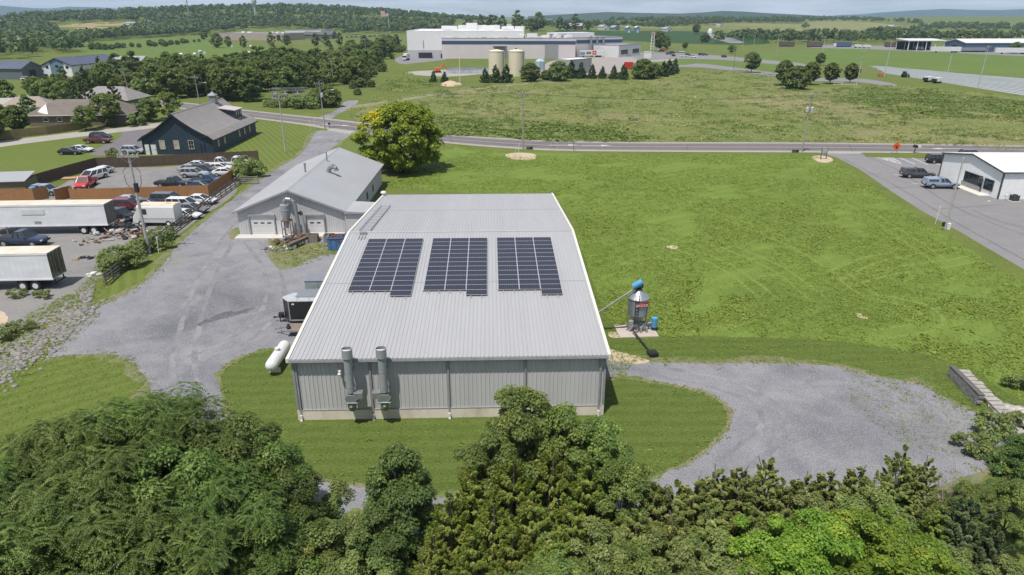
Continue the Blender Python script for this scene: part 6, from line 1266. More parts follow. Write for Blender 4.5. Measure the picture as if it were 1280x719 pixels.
sb = thing('site_shed', 'grey roofed lean to shed at the left edge behind the cedar fence', 'shed', P(6, 243) + Vector((0, 1.5, 0)), R(8)); MB().box((0, 0, 1.1), (7, 4, 2.2)).build('wall', M('shed_tan', (.22, .17, .11), .9), sb); MB().prism([(-3.7, -2.3, 2.15), (3.7, -2.3, 2.15), (3.4, 2.2, 2.9), (-3.7, 2.2, 2.9)], (0, 0, .1)).build('roof', m_roof2, sb)
bt_ = thing('blue_barrel', 'bright blue barrel standing beside the grey blue car', 'barrel', P(43, 245), 0); MB().lathe([(.5, 0), (.55, .7), (.5, 1.4)], n=16).build('shell', m_bluep, bt_); MB().lathe([(.53, 1.4), (.5, 1.5), (0, 1.52)], n=16).build('lid', M('lid_blue', (.16, .42, .66), .5), bt_)
# ------------------------------------------------------------------ leaves, crowns, trees
m_bark = M('grey_brown_bark', (.16, .135, .11), .95, col2=(.11, .09, .075), nscale=3, stretch=(4, 4, .6), bump=.4)
m_deadwood = M('bleached_dead_wood', (.42, .36, .30), .9, col2=(.33, .28, .23), nscale=3)
LM = dict(
    walnut=leaf_mat('walnut_leaf', (.044, .080, .018), (.088, .138, .034), (.135, .185, .055), .35),
    olive=leaf_mat('olive_cedar_leaf', (.105, .145, .024), (.165, .205, .034), (.21, .20, .06), .3),
    cedar=leaf_mat('grey_cedar_leaf', (.115, .158, .048), (.175, .222, .074), (.23, .245, .092), .4),
    blue=leaf_mat('blue_cedar_leaf', (.062, .104, .050), (.098, .145, .070), (.135, .18, .085), .3),
    oak=leaf_mat('oak_leaf', (.076, .122, .034), (.130, .190, .054), (.21, .25, .07), .38),
    maple=leaf_mat('maple_leaf', (.088, .150, .016), (.140, .21, .024), (.22, .27, .035), .38),
    sage=leaf_mat('grey_green_leaf', (.090, .132, .046), (.142, .190, .066), (.21, .23, .09), .38),
    dark=leaf_mat('deep_green_leaf', (.042, .078, .022), (.072, .120, .034), (.11, .165, .044), .35),
    yellow=leaf_mat('yellowing_leaf', (.145, .215, .022), (.235, .305, .030), (.60, .52, .016), .42),
    wood=leaf_mat('woodland_leaf', (.060, .100, .030), (.106, .154, .044), (.165, .21, .062), .38),
    far=leaf_mat('distant_leaf', (.046, .078, .030), (.072, .110, .042), (.10, .135, .05), .3),
    grass=leaf_mat('grass_blade', (.118, .182, .034), (.150, .218, .044), (.19, .235, .058), .38),
    weed=leaf_mat('weed_leaf', (.118, .165, .046), (.16, .20, .062), (.24, .22, .10), .35),
    needle=leaf_mat('spruce_leaf', (.044, .078, .030), (.068, .106, .042), (.095, .13, .05), .25))

def clump_leaves(rng, cen, rad, n, size, flat=.75, up=.75, frond=False):
    """leaf centres, normals and directions in a set of clumps"""
    k = len(cen); d = unit(rng.normal(size=(k * n, 3))); d[:, 2] = np.abs(d[:, 2]) * np.where(rng.random(k * n) < .8, 1, -.6)
    c = np.repeat(cen, n, 0); r = np.repeat(rad, n)[:, None] * rng.uniform(.55, 1.08, (k * n, 1))
    p = c + d * r * np.array([1, 1, flat])
    nr = unit(d * .55 + np.array([0, 0, up]) + rng.normal(size=(k * n, 3)) * .38)
    al = unit(d * np.array([1, 1, .2]) + rng.normal(size=(k * n, 3)) * .5 + np.array([0, 0, -.25]))
    return p, nr, al
def make_tree(name, leafm, seed, H=9., R_=3.6, base=.25, nclump=80, nleaf=200, leaf=.2, asp=.6, shape='round', crad=.26, trunk=.22, limbs=14, frond=False, bare=0, tintpatch=None, lobes=.3):
    """a tree: Empty > trunk, crown. shape: round | cone | column | spread"""
    rng = np.random.default_rng(seed); root = bpy.data.objects.new(name, None); C.objects.link(root)
    zb = H * base; ph = rng.uniform(0, 6.28, 8)
    cen, rad = [], []
    while len(cen) < nclump:
        a = rng.uniform(0, 6.283); t = rng.random()
        lob = 1 + lobes * (math.sin(2 * a + ph[0]) * .5 + math.sin(3 * a + ph[1]) * .5 + math.sin(5 * a + ph[2] + t * 5) * .4)
        if shape == 'cone':
            z = 1 - (1 - t * .995) ** .55; rr = R_ * (1 - z) ** .9 * lob * rng.uniform(.45, 1.05) + .04; zz = zb + (H - zb) * z * .97; cr = crad * R_ * (.2 + .95 * (1 - z))
        elif shape == 'column':
            z = t; rr = R_ * (math.sin(math.pi * min(1, .12 + z * .86)) ** .6) * lob * rng.uniform(.6, 1.0); zz = zb + (H - zb) * z * .96; cr = crad * R_
        else:
            z = t; e = 2.0 if shape == 'round' else 3.0
            prof = max(0.05, 1 - abs(2 * (z ** (.9 if shape == 'round' else .8)) - 1) ** e) ** .5
            rr = R_ * prof * lob * math.sqrt(rng.uniform(.3, 1)); zz = zb + (H - zb) * (z * .95); cr = crad * R_ * rng.uniform(.7, 1.2)
        cen.append((math.cos(a) * rr, math.sin(a) * rr, zz)); rad.append(cr)
    cen, rad = np.array(cen), np.array(rad)
    # trunk and limbs
    mb = MB(); pts = [Vector((0, 0, -.2))]; th = H * (.9 if shape in ('cone', 'column') else .62)
    for k in range(1, 6): pts.append(Vector((rng.normal() * .02 * H * k / 5, rng.normal() * .02 * H * k / 5, th * k / 5)))
    for k in range(5): mb.tube(pts[k], pts[k + 1], trunk * (1.15 - k * .2), trunk * (1.15 - (k + 1) * .2), 9)
    for k in rng.permutation(nclump)[:limbs]:
        c = Vector(cen[k]); f = min(4.0, max(.8, (c.z * .62) / th * 5)); i = int(f); p0 = pts[i].lerp(pts[min(5, i + 1)], f - i); m = p0.lerp(c, .5) + Vector((0, 0, .04 * H))
        mb.tube(p0, m, trunk * .32, trunk * .2, 6); mb.tube(m, c, trunk * .2, trunk * .06, 5)
    mb.build('trunk', m_bark, root, smooth=True)
    if bare:
        mb = MB()
        for k in range(bare):
            a = rng.uniform(0, 6.28); z0 = H * rng.uniform(.2, .6); q = Vector((0, 0, z0)); d = Vector((math.cos(a), math.sin(a), rng.uniform(.3, 1.3))).normalized()
            for s in range(4): e = q + d * R_ * .3; mb.tube(q, e, .05 - s * .011, .04 - s * .011, 5); q = e; d = (d + Vector(rng.normal(size=3) * .3)).normalized()
        mb.build('dead_branch', m_deadwood, root)
    p, nr, al = clump_leaves(rng, cen, rad, nleaf, leaf, .8)
    if shape == 'cone':   # plumes: each clump is a tapering spray that rises outwards
        out0 = unit(cen * np.array([1, 1, 0]) + 1e-6); ax = unit(out0 * rng.uniform(.25, .8, (nclump, 1)) + np.array([0, 0, 1.0]) * rng.uniform(.5, 1.0, (nclump, 1)) + rng.normal(size=cen.shape) * .15)
        u = rng.random((len(p), 1)) ** .8; axr = np.repeat(ax, nleaf, 0); rr_ = np.repeat(rad, nleaf)[:, None]
        p = np.repeat(cen, nleaf, 0) + axr * rr_ * (u * 2.7 - 1.0) + unit(rng.normal(size=p.shape)) * rr_ * .75 * (1.05 - u) * rng.uniform(.5, 1, (len(p), 1))
    tint = np.clip(np.repeat(rng.normal(.42, .22, nclump), nleaf) + rng.normal(0, .22, len(p)), 0, 1)
    if tintpatch is not None: tint = np.clip(tint * .6 + .05 + .75 * np.exp(-np.sum((p - np.array(tintpatch[:3])) ** 2, 1) / tintpatch[3] ** 2), 0, 1)
    if shape in ('cone', 'column') and asp < .45:   # scale-leaf sprays point up and outwards
        out = unit(p * np.array([1, 1, 0]) + 1e-6); al = unit(out * .9 + np.array([0, 0, .45]) + rng.normal(size=p.shape) * .4); nr = unit(out * .25 + rng.normal(size=p.shape) * .45 + np.array([0, -.15, .9]))
    if frond:   # every point carries a drooping compound leaf of paired leaflets
        nl = 7; d = unit(al * np.array([1, 1, .0]) + rng.normal(size=p.shape) * np.array([.25, .25, .12]))
        side = unit(np.cross(d, np.array([0, 0, 1.0]))); P_, N_, A_, T_ = [], [], [], []
        for k in range(nl):
            t = (k + .5) / nl; ax = p + d * (leaf * 3.4 * t) + np.array([0, 0, -1]) * (leaf * 1.9 * t * t)
            for s in (-1, 1):
                P_.append(ax + side * s * leaf * .42 * (1 - .35 * t)); N_.append(np.array([0, 0, 1.0]) + side * s * .3 + d * .35 * t + rng.normal(size=p.shape) * .18); A_.append(side * s + d * .45); T_.append(tint)
        p, nr, al, tint = np.concatenate(P_), np.concatenate(N_), np.concatenate(A_), np.concatenate(T_)
        v, q = leaf_quads(p, nr, al, leaf * .85, leaf * .42)
    else:
        L_ = leaf * rng.lognormal(0, .3, len(p)); v, q = leaf_quads(p, nr, al, L_, L_ * asp)
    np_mesh('crown', v, q, leafm, np.repeat(tint, 4), root)
    return root
PROT = {}
def tree(key, loc, label, name, cat='tree', group=None, s=1.0, rot=None, sz=None):
    """first use moves the original, later ones copy it"""
    o = PROT[key]; rot = random.uniform(0, 6.28) if rot is None else rot
    if 'label' in o.keys(): o = dup(o, loc, rot, label, None); o.name = name
    else: o.location = loc; o.rotation_euler = (0, 0, rot); o['label'] = label; o.name = name
    if 'group' in o.keys() and not group: del o['group']
    o['category'] = cat
    if group: o['group'] = group
    sz = s if sz is None else sz; o.scale = (s, s, sz); return o
PROT['walnut'] = make_tree('leafy_tree', LM['walnut'], 1, 10, 4.2, .2, 50, 72, .165, .5, 'round', .23, .2, 16, True, lobes=.5)
PROT['walnut2'] = make_tree('leafy_tree', LM['walnut'], 2, 9, 3.7, .2, 54, 640, .15, .62, 'round', .24, .2, 16, lobes=.5)
PROT['olive'] = make_tree('cedar_tree', LM['olive'], 3, 8, 2.6, .04, 260, 170, .17, .36, 'cone', .19, .16, 30, bare=3, lobes=.35)
PROT['cedar'] = make_tree('cedar_tree', LM['cedar'], 4, 8, 2.1, .04, 250, 170, .165, .36, 'cone', .19, .15, 24, lobes=.35)
PROT['blue'] = make_tree('cedar_tree', LM['blue'], 5, 7, 2.6, .05, 230, 170, .18, .34, 'cone', .20, .15, 20, lobes=.4)
PROT['oak'] = make_tree('oak_tree', LM['oak'], 6, 9, 2.6, .22, 66, 520, .145, .6, 'round', .26, .18, 18, lobes=.4)
PROT['maple'] = make_tree('maple_tree', LM['maple'], 7, 8, 3.6, .2, 150, 300, .15, .75, 'spread', .17, .18, 16, lobes=.4)
PROT['sage'] = make_tree('leafy_shrub', LM['sage'], 8, 6, 2.6, .1, 90, 360, .125, .6, 'round', .22, .12, 18, lobes=.35)
PROT['dark'] = make_tree('leafy_tree', LM['dark'], 9, 8, 1.9, .1, 70, 440, .135, .65, 'column', .33, .15, 18, lobes=.35)
PROT['dome'] = make_tree('leafy_shrub', LM['oak'], 10, 5, 2.1, .08, 90, 330, .105, .65, 'round', .24, .12, 14)
PROT['big'] = make_tree('shade_tree', LM['yellow'], 12, 12.4, 6.9, .05, 210, 210, .42, .65, 'round', .18, .38, 26, tintpatch=(-4.6, -1.5, 10.0, 3.0), lobes=.2)
for k in range(4): PROT['mid%d' % k] = make_tree('woodland_tree', LM['wood'], 20 + k, 11 + k, 4.6 - .3 * k, .1, 60, 60, .75, .65, 'round', .27, .2, 6, lobes=.35)
PROT['mid4'] = make_tree('woodland_tree', LM['oak'], 24, 10, 4.2, .1, 60, 60, .7, .65, 'round', .27, .2, 6, lobes=.35)
PROT['mid5'] = make_tree('woodland_tree', LM['sage'], 25, 10.5, 4.4, .1, 60, 60, .7, .65, 'round', .27, .2, 6, lobes=.4)
PROT['midcone'] = make_tree('woodland_tree', LM['needle'], 26, 12, 3.0, .06, 90, 40, .7, .4, 'cone', .26, .2, 6)
PROT['young'] = make_tree('young_tree', LM['wood'], 27, 8.5, 3.2, .2, 95, 80, .5, .65, 'round', .27, .17, 8, lobes=.15)
PROT['spruce'] = make_tree('evergreen', LM['needle'], 28, 7, 2.2, .02, 110, 60, .5, .35, 'cone', .24, .15, 6, lobes=.12)
PROT['bush'] = make_tree('round_bush', LM['wood'], 29, 8, 4.8, .02, 80, 90, .6, .65, 'round', .26, .15, 6, lobes=.12)
PROT['shrub'] = make_tree('small_shrub', LM['sage'], 30, 1.6, 1.2, .03, 26, 60, .20, .6, 'round', .34, .04, 8)
PROT['garden'] = make_tree('garden_tree', LM['oak'], 31, 7, 3.2, .15, 60, 90, .42, .65, 'round', .28, .15, 8, lobes=.3)
def T(px, py, h): return G(px, py, h)
def near(key, px, py, h, label, name='leafy_tree', s=None, group=None, cat='tree', rot=None, wide=1.0):
    o = PROT[key]; base = {'walnut': 10, 'walnut2': 9, 'olive': 8, 'cedar': 8, 'blue': 7, 'oak': 9, 'maple': 8, 'sage': 6, 'dark': 8, 'dome': 5, 'shrub': 1.6}[key]
    t = T(px, py, h); return tree(key, (t.x, t.y, 0), label, name, cat, group, h / base * wide, rot, h / base)
gl = 'dark leafy trees of the near left thicket'; lw = 'dark leafy tree in the dense thicket below the west lawn'
for k, (key, px, py, h) in enumerate((('walnut', 150, 503, 9.5), ('walnut', 90, 527, 9.5), ('walnut', 32, 552, 9.0), ('walnut', 222, 506, 8.8), ('walnut2', 270, 532, 8.0), ('walnut2', 318, 552, 7.2), ('walnut', -20, 590, 9), ('walnut', 60, 592, 9), ('walnut', 130, 575, 9.2),
                                      ('walnut2', 205, 570, 8.6), ('walnut', 262, 590, 8.0), ('walnut2', 338, 590, 6.6), ('walnut', 20, 650, 9), ('walnut', 95, 655, 8.6), ('walnut2', 165, 650, 8), ('walnut', 235, 655, 7.6), ('walnut2', 300, 640, 6.8), ('walnut2', 355, 640, 5.6), ('walnut', -60, 640, 9), ('walnut', 60, 715, 7), ('walnut2', 150, 715, 6.4), ('walnut', 250, 712, 6.2), ('walnut2', 320, 700, 5.4), ('walnut', -30, 720, 7))):
    near(key, px, py, h, lw, 'leafy_tree', None, gl)
near('sage', 180, 700, 6.0, 'pale grey green tree among the darker thicket at the bottom edge', 'leafy_tree')
near('dome', 368, 668, 5.0, 'rounded dark green shrub at the right foot of the left thicket', 'leafy_shrub', cat='shrub')
for px, py, h, lb in ((428, 648, 5.0, 'grey green leafy tree between the rounded shrub and the narrow dark tree'), (455, 690, 4.6, 'lower grey green tree in front of the narrow dark tree')): near('sage', px, py, h, lb, 'leafy_tree')
near('sage', 400, 705, 4.0, 'grey green shrub at the bottom edge right of the rounded shrub', 'leafy_shrub', cat='shrub')
near('dark', 497, 566, 7.6, 'narrow dark green tree standing above the gravel loop')
near('dark', 470, 640, 5.8, 'smaller dark tree below the narrow dark tree')
near('oak', 652, 491, 9.3, 'tallest grey green tree in front of the warehouse wall', 'oak_tree', wide=.85)
for px, py, h, lb in ((708, 512, 8.2, 'grey green tree reaching the warehouse corner, right of the tallest'), (744, 528, 7.4, 'leafy green tree just below the warehouse corner'), (785, 580, 6.6, 'leafy tree on the right shoulder of the olive cedars'), (618, 545, 7.4, 'green leafy tree half behind the olive cedars, left of the tallest')): near('oak', px, py, h, lb, 'oak_tree', wide=.88)
go = 'olive cedars in the middle of the near thicket'
for px, py, h in ((590, 572, 7.4), (640, 562, 7.6), (690, 552, 7.8), (735, 565, 7.4), (560, 610, 6.6), (615, 612, 7.0), (668, 604, 7.2), (715, 612, 7.0), (540, 655, 5.6), (590, 655, 6.2), (640, 652, 6.4), (690, 655, 6.0), (560, 705, 4.8), (620, 705, 5)): near('olive', px, py, h, 'yellowish olive cedar in the middle clump below the warehouse', 'cedar_tree', None, go)
near('sage', 745, 660, 5.6, 'grey green leafy tree below the olive cedars', 'leafy_tree')
for px, py, h, k in ((700, 695, 5.0, 'dome'), (655, 712, 4.6, 'dome'), (790, 690, 5.0, 'dome'), (740, 712, 4.6, 'dome')): near(k, px, py, h, 'dark leafy shrub at the bottom edge under the olive cedars', 'leafy_shrub', None, 'dark shrubs under the cedars', 'shrub')
gc = 'grey green cedars along the gravel edge'
for px, py, h in ((822, 590, 6.6), (845, 592, 6.8), (872, 588, 6.6), (900, 574, 6.6), (928, 572, 6.4), (962, 562, 6.6), (985, 590, 6.0), (1012, 583, 5.6), (1040, 578, 5.8), (1078, 572, 6.0), (800, 625, 6.4), (848, 632, 6.2), (895, 622, 6.2), (940, 618, 6.2), (985, 625, 5.6)): near('cedar', px, py, h, 'grey green cedar in the row along the gravel edge', 'cedar_tree', None, gc, wide=1.22)
near('cedar', 1134, 549, 6.6, 'tallest grey cedar with pointed top near the bare branches', 'cedar_tree', wide=1.15); near('cedar', 1165, 562, 6.2, 'grey cedar just right of the tallest pointed one', 'cedar_tree')
near('oak', 1222, 606, 4.4, 'leafy green tree above the blue green cedar', 'oak_tree'); near('oak', 1275, 605, 4.6, 'leafy tree at the right edge above the maple', 'oak_tree'); near('dark', 1285, 545, 5.0, 'dark narrow tree at the right edge by the rubble')
near('sage', 1090, 618, 5.0, 'grey green shrubby tree behind the bright maple', 'leafy_tree'); near('sage', 1020, 630, 5.2, 'pale shrubby tree left of the bright maple', 'leafy_tree')
for px, py, h, lb in ((1020, 652, 6.2, 'bright yellow green maple, the left of three'), (1080, 655, 6.0, 'bright yellow green maple in the middle of three'), (1140, 668, 5.6, 'bright yellow green maple, the right of three')): near('maple', px, py, h, lb, 'maple_tree')
near('maple', 955, 680, 4.8, 'low bright green maple shoot beside the speckled shrubs', 'maple_tree', wide=.8)
near('blue', 1218, 618, 5.8, 'blue green cedar with layered sprays near the right edge', 'cedar_tree', wide=1.1); near('blue', 1250, 655, 5.2, 'blue green cedar lower at the right edge', 'cedar_tree'); near('olive', 1180, 625, 5.0, 'small olive cedar left of the blue green cedar', 'cedar_tree')
gs = 'speckled grey green shrubs along the bottom edge'
for px, py, h in ((830, 672, 5.2), (880, 668, 5.2), (920, 690, 4.8), (850, 710, 4.4), (960, 712, 4.2), (1000, 705, 4.6), (1200, 700, 4.4), (1265, 705, 4.4), (1060, 712, 4.2), (1130, 715, 4.2)): near('sage', px, py, h, 'speckled grey green shrub along the bottom edge right of the cedars', 'leafy_shrub', None, gs, 'shrub')
# bare-branched bush
t = T(1190, 585, 4.6); db = thing('dead_bush', 'bare pinkish branched dead bush among the green cedars', 'bush', (t.x, t.y, 0)); rg = np.random.default_rng(5); mb = MB()
for k in range(90):
    a = rg.uniform(0, 6.28); q = Vector((rg.normal() * .3, rg.normal() * .3, 0)); d = Vector((math.cos(a) * .35, math.sin(a) * .35, 1)).normalized()
    for s in range(5): e = q + d * rg.uniform(.7, 1.1); mb.tube(q, e, .035 - s * .006, .03 - s * .006, 4); q = e; d = (d + Vector(rg.normal(size=3) * .22)).normalized()
mb.build('branches', m_deadwood, db)
for px, py, h, lb in ((1243, 526, 1.5, 'small dark green sapling at the end of the block wall'), (1222, 552, 1.3, 'small bright sapling at the gravel edge, the left of two'), (1248, 556, 1.3, 'small bright sapling at the gravel edge, the right of two'), (1281, 474, 1.3, 'dark small bush on the lawn at the right edge'), (1272, 520, 1.3, 'dark small bush among the pale rubble')): near('shrub', px, py - 6, h, lb, 'small_shrub', cat='shrub')
# shade tree behind the shed
bl = P(503, 214); tree('big', bl, 'large yellow green shade tree with golden crown patch behind the grey shed', 'shade_tree', rot=0.0)
# junk yard weeds and bushes
for px, py, s, lb in ((150, 338, 1.4, 'green bush at the lower end of the rail fence'), (163, 333, 1.2, 'green bush beside the rail fence, right of the lowest one'), (138, 330, 1.3, 'weedy bush nearest the white crumpled sheet'), (172, 320, 1.3, 'weedy bush at the base of the tall silver pole'), (195, 312, 1.2, 'upright green bush between silver pole and step van'), (205, 300, 1.1, 'low bush under the step van side'), (302, 224, 1.7, 'green bush at the far corner of the fenced yard'), (314, 220, 1.9, 'dark round bush beside the rail gate'), (306, 212, 1.6, 'loose green bush in front of the white cab truck'), (140, 196, 1.1, 'small shrub before the silver estate car'), (22, 372, .6, 'weed clump at the far edge of the yard by the bare soil'), (55, 372, .6, 'weed clump in the middle of the yard edge'), (5, 425, .9, 'weed clump by the ditch at the left edge'), (28, 415, .7, 'weed clump beside the pale ditch stones')):
    tree('shrub', P(px, py), lb, 'weedy_bush', 'bush', None, s)
# trees round the houses
for key, px, py, s, lb, nm in (('garden', 134, 158.5, 1.15, 'bright green tree in front of the brown house roof end', 'garden_tree'), ('garden', 108, 163.5, .85, 'grey green tree at the end of the tan fence', 'garden_tree'), ('young', 24, 168, .8, 'green tree at the left end of the tan fence', 'garden_tree'), ('young', -4, 177, .9, 'green tree cut by the left edge below the low house', 'garden_tree'),
                             ('garden', 188, 152, .85, 'bushy tree left of the navy barn roof', 'garden_tree'), ('garden', 214, 148, 1.0, 'bright bushy tree behind the navy barn roof', 'garden_tree'), ('shrub', 172, 157, 2.0, 'small tree by the lane beside the navy barn', 'garden_tree'), ('shrub', 182, 151.5, 2.4, 'dark reddish bush beside the lane', 'garden_tree'),
                             ('midcone', 120, 138, .62, 'dark conifer before the taupe house, left one', 'conifer'), ('midcone', 111, 139, .7, 'dark conifer before the taupe house, middle one', 'conifer'), ('midcone', 147, 142, .85, 'big dark conifer at the taupe house corner', 'conifer'), ('midcone', 97, 138, .75, 'dark conifer left of the taupe house', 'conifer'), ('mid0', 140, 147, .6, 'dark bushy tree between the two house roofs', 'garden_tree'),
                             ('garden', 55, 130, 1.0, 'light green tree behind the tan house, nearest it', 'garden_tree'), ('garden', 72, 127, 1.1, 'light green tree between the tan house and the conifers', 'garden_tree'), ('garden', 45, 122, 1.0, 'light green tree behind the tan house roof', 'garden_tree'), ('mid1', 12, 140, .8, 'tall green tree beside the low house', 'garden_tree'), ('mid2', 38, 152, .55, 'dark tree before the tan house', 'garden_tree'), ('garden', 2, 158, .8, 'grey green tree in front of the low house', 'garden_tree'), ('mid0', 85, 132, .7, 'dark tree left of the conifers', 'garden_tree'), ('mid3', 150, 150, .5, 'dark tree at the brown house end wall', 'garden_tree')):
    tree(key, P(px, py), lb, nm, 'tree', None, s)
for px in (155, 163, 170, 178): tree('shrub', P(px, 139 + (px - 155) * .08), 'blossom shrub in the roadside row near the taupe house', 'small_shrub', 'shrub', 'roadside shrubs by the taupe house', 1.6)
for px, py, sc_ in ((335, 133, 1.6), (343, 134, 1.7), (352, 133.5, 2.2), (362, 134, 2.0), (372, 135, 2.4), (382, 136, 2.6), (395, 132, 2.4)): tree('shrub', P(px, py), 'dark roadside shrub in front of the substation', 'small_shrub', 'shrub', 'shrubs before the substation', sc_)
tree('bush', P(411, 134), 'large dark bush between substation and side lane', 'round_bush', 'bush', None, .8); tree('bush', P(398, 129), 'dark bush at the right end of the substation', 'round_bush', 'bush', None, .6)
# woods between the road and the depot, every tree its own
def wood(poly, spacing, label, group, keys, smin, smax, seed, grow=0.0, cap=200, name='woodland_tree'):
    rg = random.Random(seed); pts = [P(*p) for p in poly]; a = np.array([(p.x, p.y) for p in pts]); out = []
    lo, hi = a.min(0), a.max(0); y = lo[1]
    while y < hi[1]:
        sp = spacing + grow * (y - lo[1]); x = lo[0]
        while x < hi[0]:
            q = np.array([[x + rg.uniform(-.4, .4) * sp, y + rg.uniform(-.4, .4) * sp]])
            if in_poly(q, a)[0]: out.append(q[0])
            x += sp
        y += sp * .9
    rg.shuffle(out)
    for q in out[:cap]: tree(rg.choice(keys), (q[0], q[1], float(hz(q[0], q[1])) - .2), label, name, 'tree', group, rg.uniform(smin, smax))
    return len(out)
mk4 = ['mid0', 'mid1', 'mid2', 'mid3']
n1 = wood([(100, 118), (172, 121.5), (255, 127), (316, 130.5), (322, 119), (372, 115), (440, 107), (462, 104), (470, 84), (497, 60), (492, 55), (440, 70), (400, 78), (340, 84), (300, 88), (240, 93), (180, 97), (125, 103)], 7.4, 'dark leafy tree in the wood between the road and the pasture', 'woodland trees between road and pasture', mk4 + ['mid4', 'mid5', 'mid0', 'midcone'], .6, 1.02, 3, .012, 275)
n2 = wood([(0, 121), (30, 124), (90, 124), (100, 114), (60, 111), (20, 115)], 8.5, 'leafy tree in the grove between slate shop and houses', 'grove trees by the slate shop', mk4 + ['garden', 'mid4', 'mid5'], .4, .58, 4, 0, 40)
n3 = wood([(52, 103), (75, 105), (130, 108), (150, 102), (128, 99), (90, 100)], 7.0, 'bushy tree along the foot of the blue barn', 'bushy trees below the blue barn', mk4 + ['garden'], .3, .48, 5, 0, 40)
n4 = wood([(442, 76), (497, 56), (507, 63), (482, 85), (474, 112), (432, 124), (428, 114), (462, 104)], 6.5, 'low scrubby bush along the open edge of the woods', 'scrub bushes at the wood edge', ['bush', 'garden', 'bush'], .28, .55, 6, 0, 70, 'scrub_bush')
print('woods', n1, n2, n3, n4)
for px, py, s, k, lb in ((272, 60, 1.15, 'mid0', 'dark round tree in front of the tan depot, the largest'), (286, 59, .8, 'mid1', 'dark tree in front of the tan depot, right of the largest'), (305, 60, .8, 'mid2', 'dark bushy tree by the middle of the tan depot'), (340, 58, .9, 'mid3', 'dark tree below the right end of the tan depot'), (359, 57, .9, 'mid0', 'dark tree before the white depot office'), (395, 58, 1.0, 'mid1', 'tree before the depot office, right of the first'), (425, 57, .9, 'mid2', 'tree below the dark roofed pavilion'), (408, 59, .9, 'mid3', 'tree between depot office and pavilion'), (255, 50, 1.1, 'mid1', 'dark tree at the left end wall of the tan depot'), (372, 48, .7, 'garden', 'brownish tree against the white depot office wall')):
    tree(k, P(px, py), lb, 'woodland_tree', 'tree', None, s)
hg = 'hedgerow trees in the west pasture'
for px, py, s in ((188, 58, .8), (194, 58.5, .6), (203, 57, .85), (207, 58.5, .7), (214, 56.5, .7), (222, 56, .6), (229, 54.5, .75), (234, 54, .5), (243, 53, .4), (249, 52.5, .45), (165, 59, .55), (174, 59.5, .5), (155, 60, .6), (148, 60.5, .7), (140, 62, .6), (132, 62.5, .7), (124, 62, .8), (116, 62, .8)): tree('bush', P(px, py), 'dark bushy tree in the hedgerow across the west pasture', 'hedgerow_tree', 'tree', hg, s * .85)
# clipped evergreens and bushes before the factory
ge = 'clipped evergreens before the factory'
for px, py, s, lb in ((606.5, 103.5, .95, 'cone evergreen at the cream tanks, first of the row'), (619.5, 103.5, 1.15, 'cone evergreen at the cream tanks, second of the row'), (633, 103.5, 1.2, 'cone evergreen at the cream tanks, third of the row'), (542, 103, .75, 'small cone evergreen by the pond, nearer the lane'), (556, 103, .7, 'small cone evergreen by the pond, nearer the sand heap'), (714, 98, 1.25, 'cone evergreen beside the big round bush'), (726, 98, 1.1, 'cone evergreen before the pump house'), (740, 98.5, 1.0, 'cone evergreen right of the pump house'), (753, 98.5, .85, 'smallest cone evergreen before the factory yard'), (767, 99, .95, 'cone evergreen left of the red container'), (779, 99.5, 1.05, 'cone evergreen right before the red container'), (829, 96, 1.1, 'cone evergreen in the clump at the row end, left one'), (836, 94, 1.15, 'cone evergreen in the clump at the row end, middle one'), (843, 92, 1.1, 'cone evergreen closing the row by the lane')):
    tree('spruce', P(px, py), lb, 'evergreen', 'evergreen', None, s)
for px, py, s, k, lb in ((663, 102, .95, 'bush', 'big round dark bush left of the pump house'), (698, 101.5, 1.0, 'bush', 'big round dark bush directly before the pump house'), (682, 100, .5, 'bush', 'small bush squeezed between the two big round bushes'), (803, 99, 1.05, 'bush', 'big round dark bush right of the red container'), (817, 98, .8, 'bush', 'round dark bush beside the row end evergreens')): tree(k, P(px, py), lb, 'round_bush', 'bush', None, s)
for px, py, s, k, lb in ((939, 91, 1.15, 'young', 'single dark young tree by the factory lane'), (979, 107, 1.15, 'young', 'tall young tree at the left of the meadow edge group'), (994, 111.5, 1.05, 'bush', 'wide dark bush under the meadow edge group'), (1012, 106, 1.05, 'young', 'young tree behind the wide dark bush'), (1037, 105, 1.0, 'young', 'oval young tree with bare trunk at the white rail fence'), (1062, 104, .95, 'young', 'last oval young tree by the thin dark pole'), (1025, 82, .8, 'young', 'small dark tree alone in the east pasture'), (914, 67, .95, 'garden', 'yellowish green tree by the far lane'), (856, 62, .75, 'young', 'thin young tree above the outer car row'), (824, 61.5, 1.3, 'mid0', 'big tree in the factory car park'), (833, 61, .9, 'mid1', 'lower tree right of the big car park tree'), (881, 53, 1.1, 'bush', 'dark round bush at the domed silo'), (870, 43, 1.6, 'young', 'round headed single tree in the far field'), (789, 63, .5, 'garden', 'small bush before the factory office windows'), (1268, 67, 1.0, 'bush', 'dark bush by the blue warehouse end'), (1203, 56, 1.6, 'bush', 'big dark round tree left of the blue warehouse')):
    tree(k, P(px, py), lb, 'young_tree' if k == 'young' else 'round_bush' if k == 'bush' else 'garden_tree', 'tree', None, s)
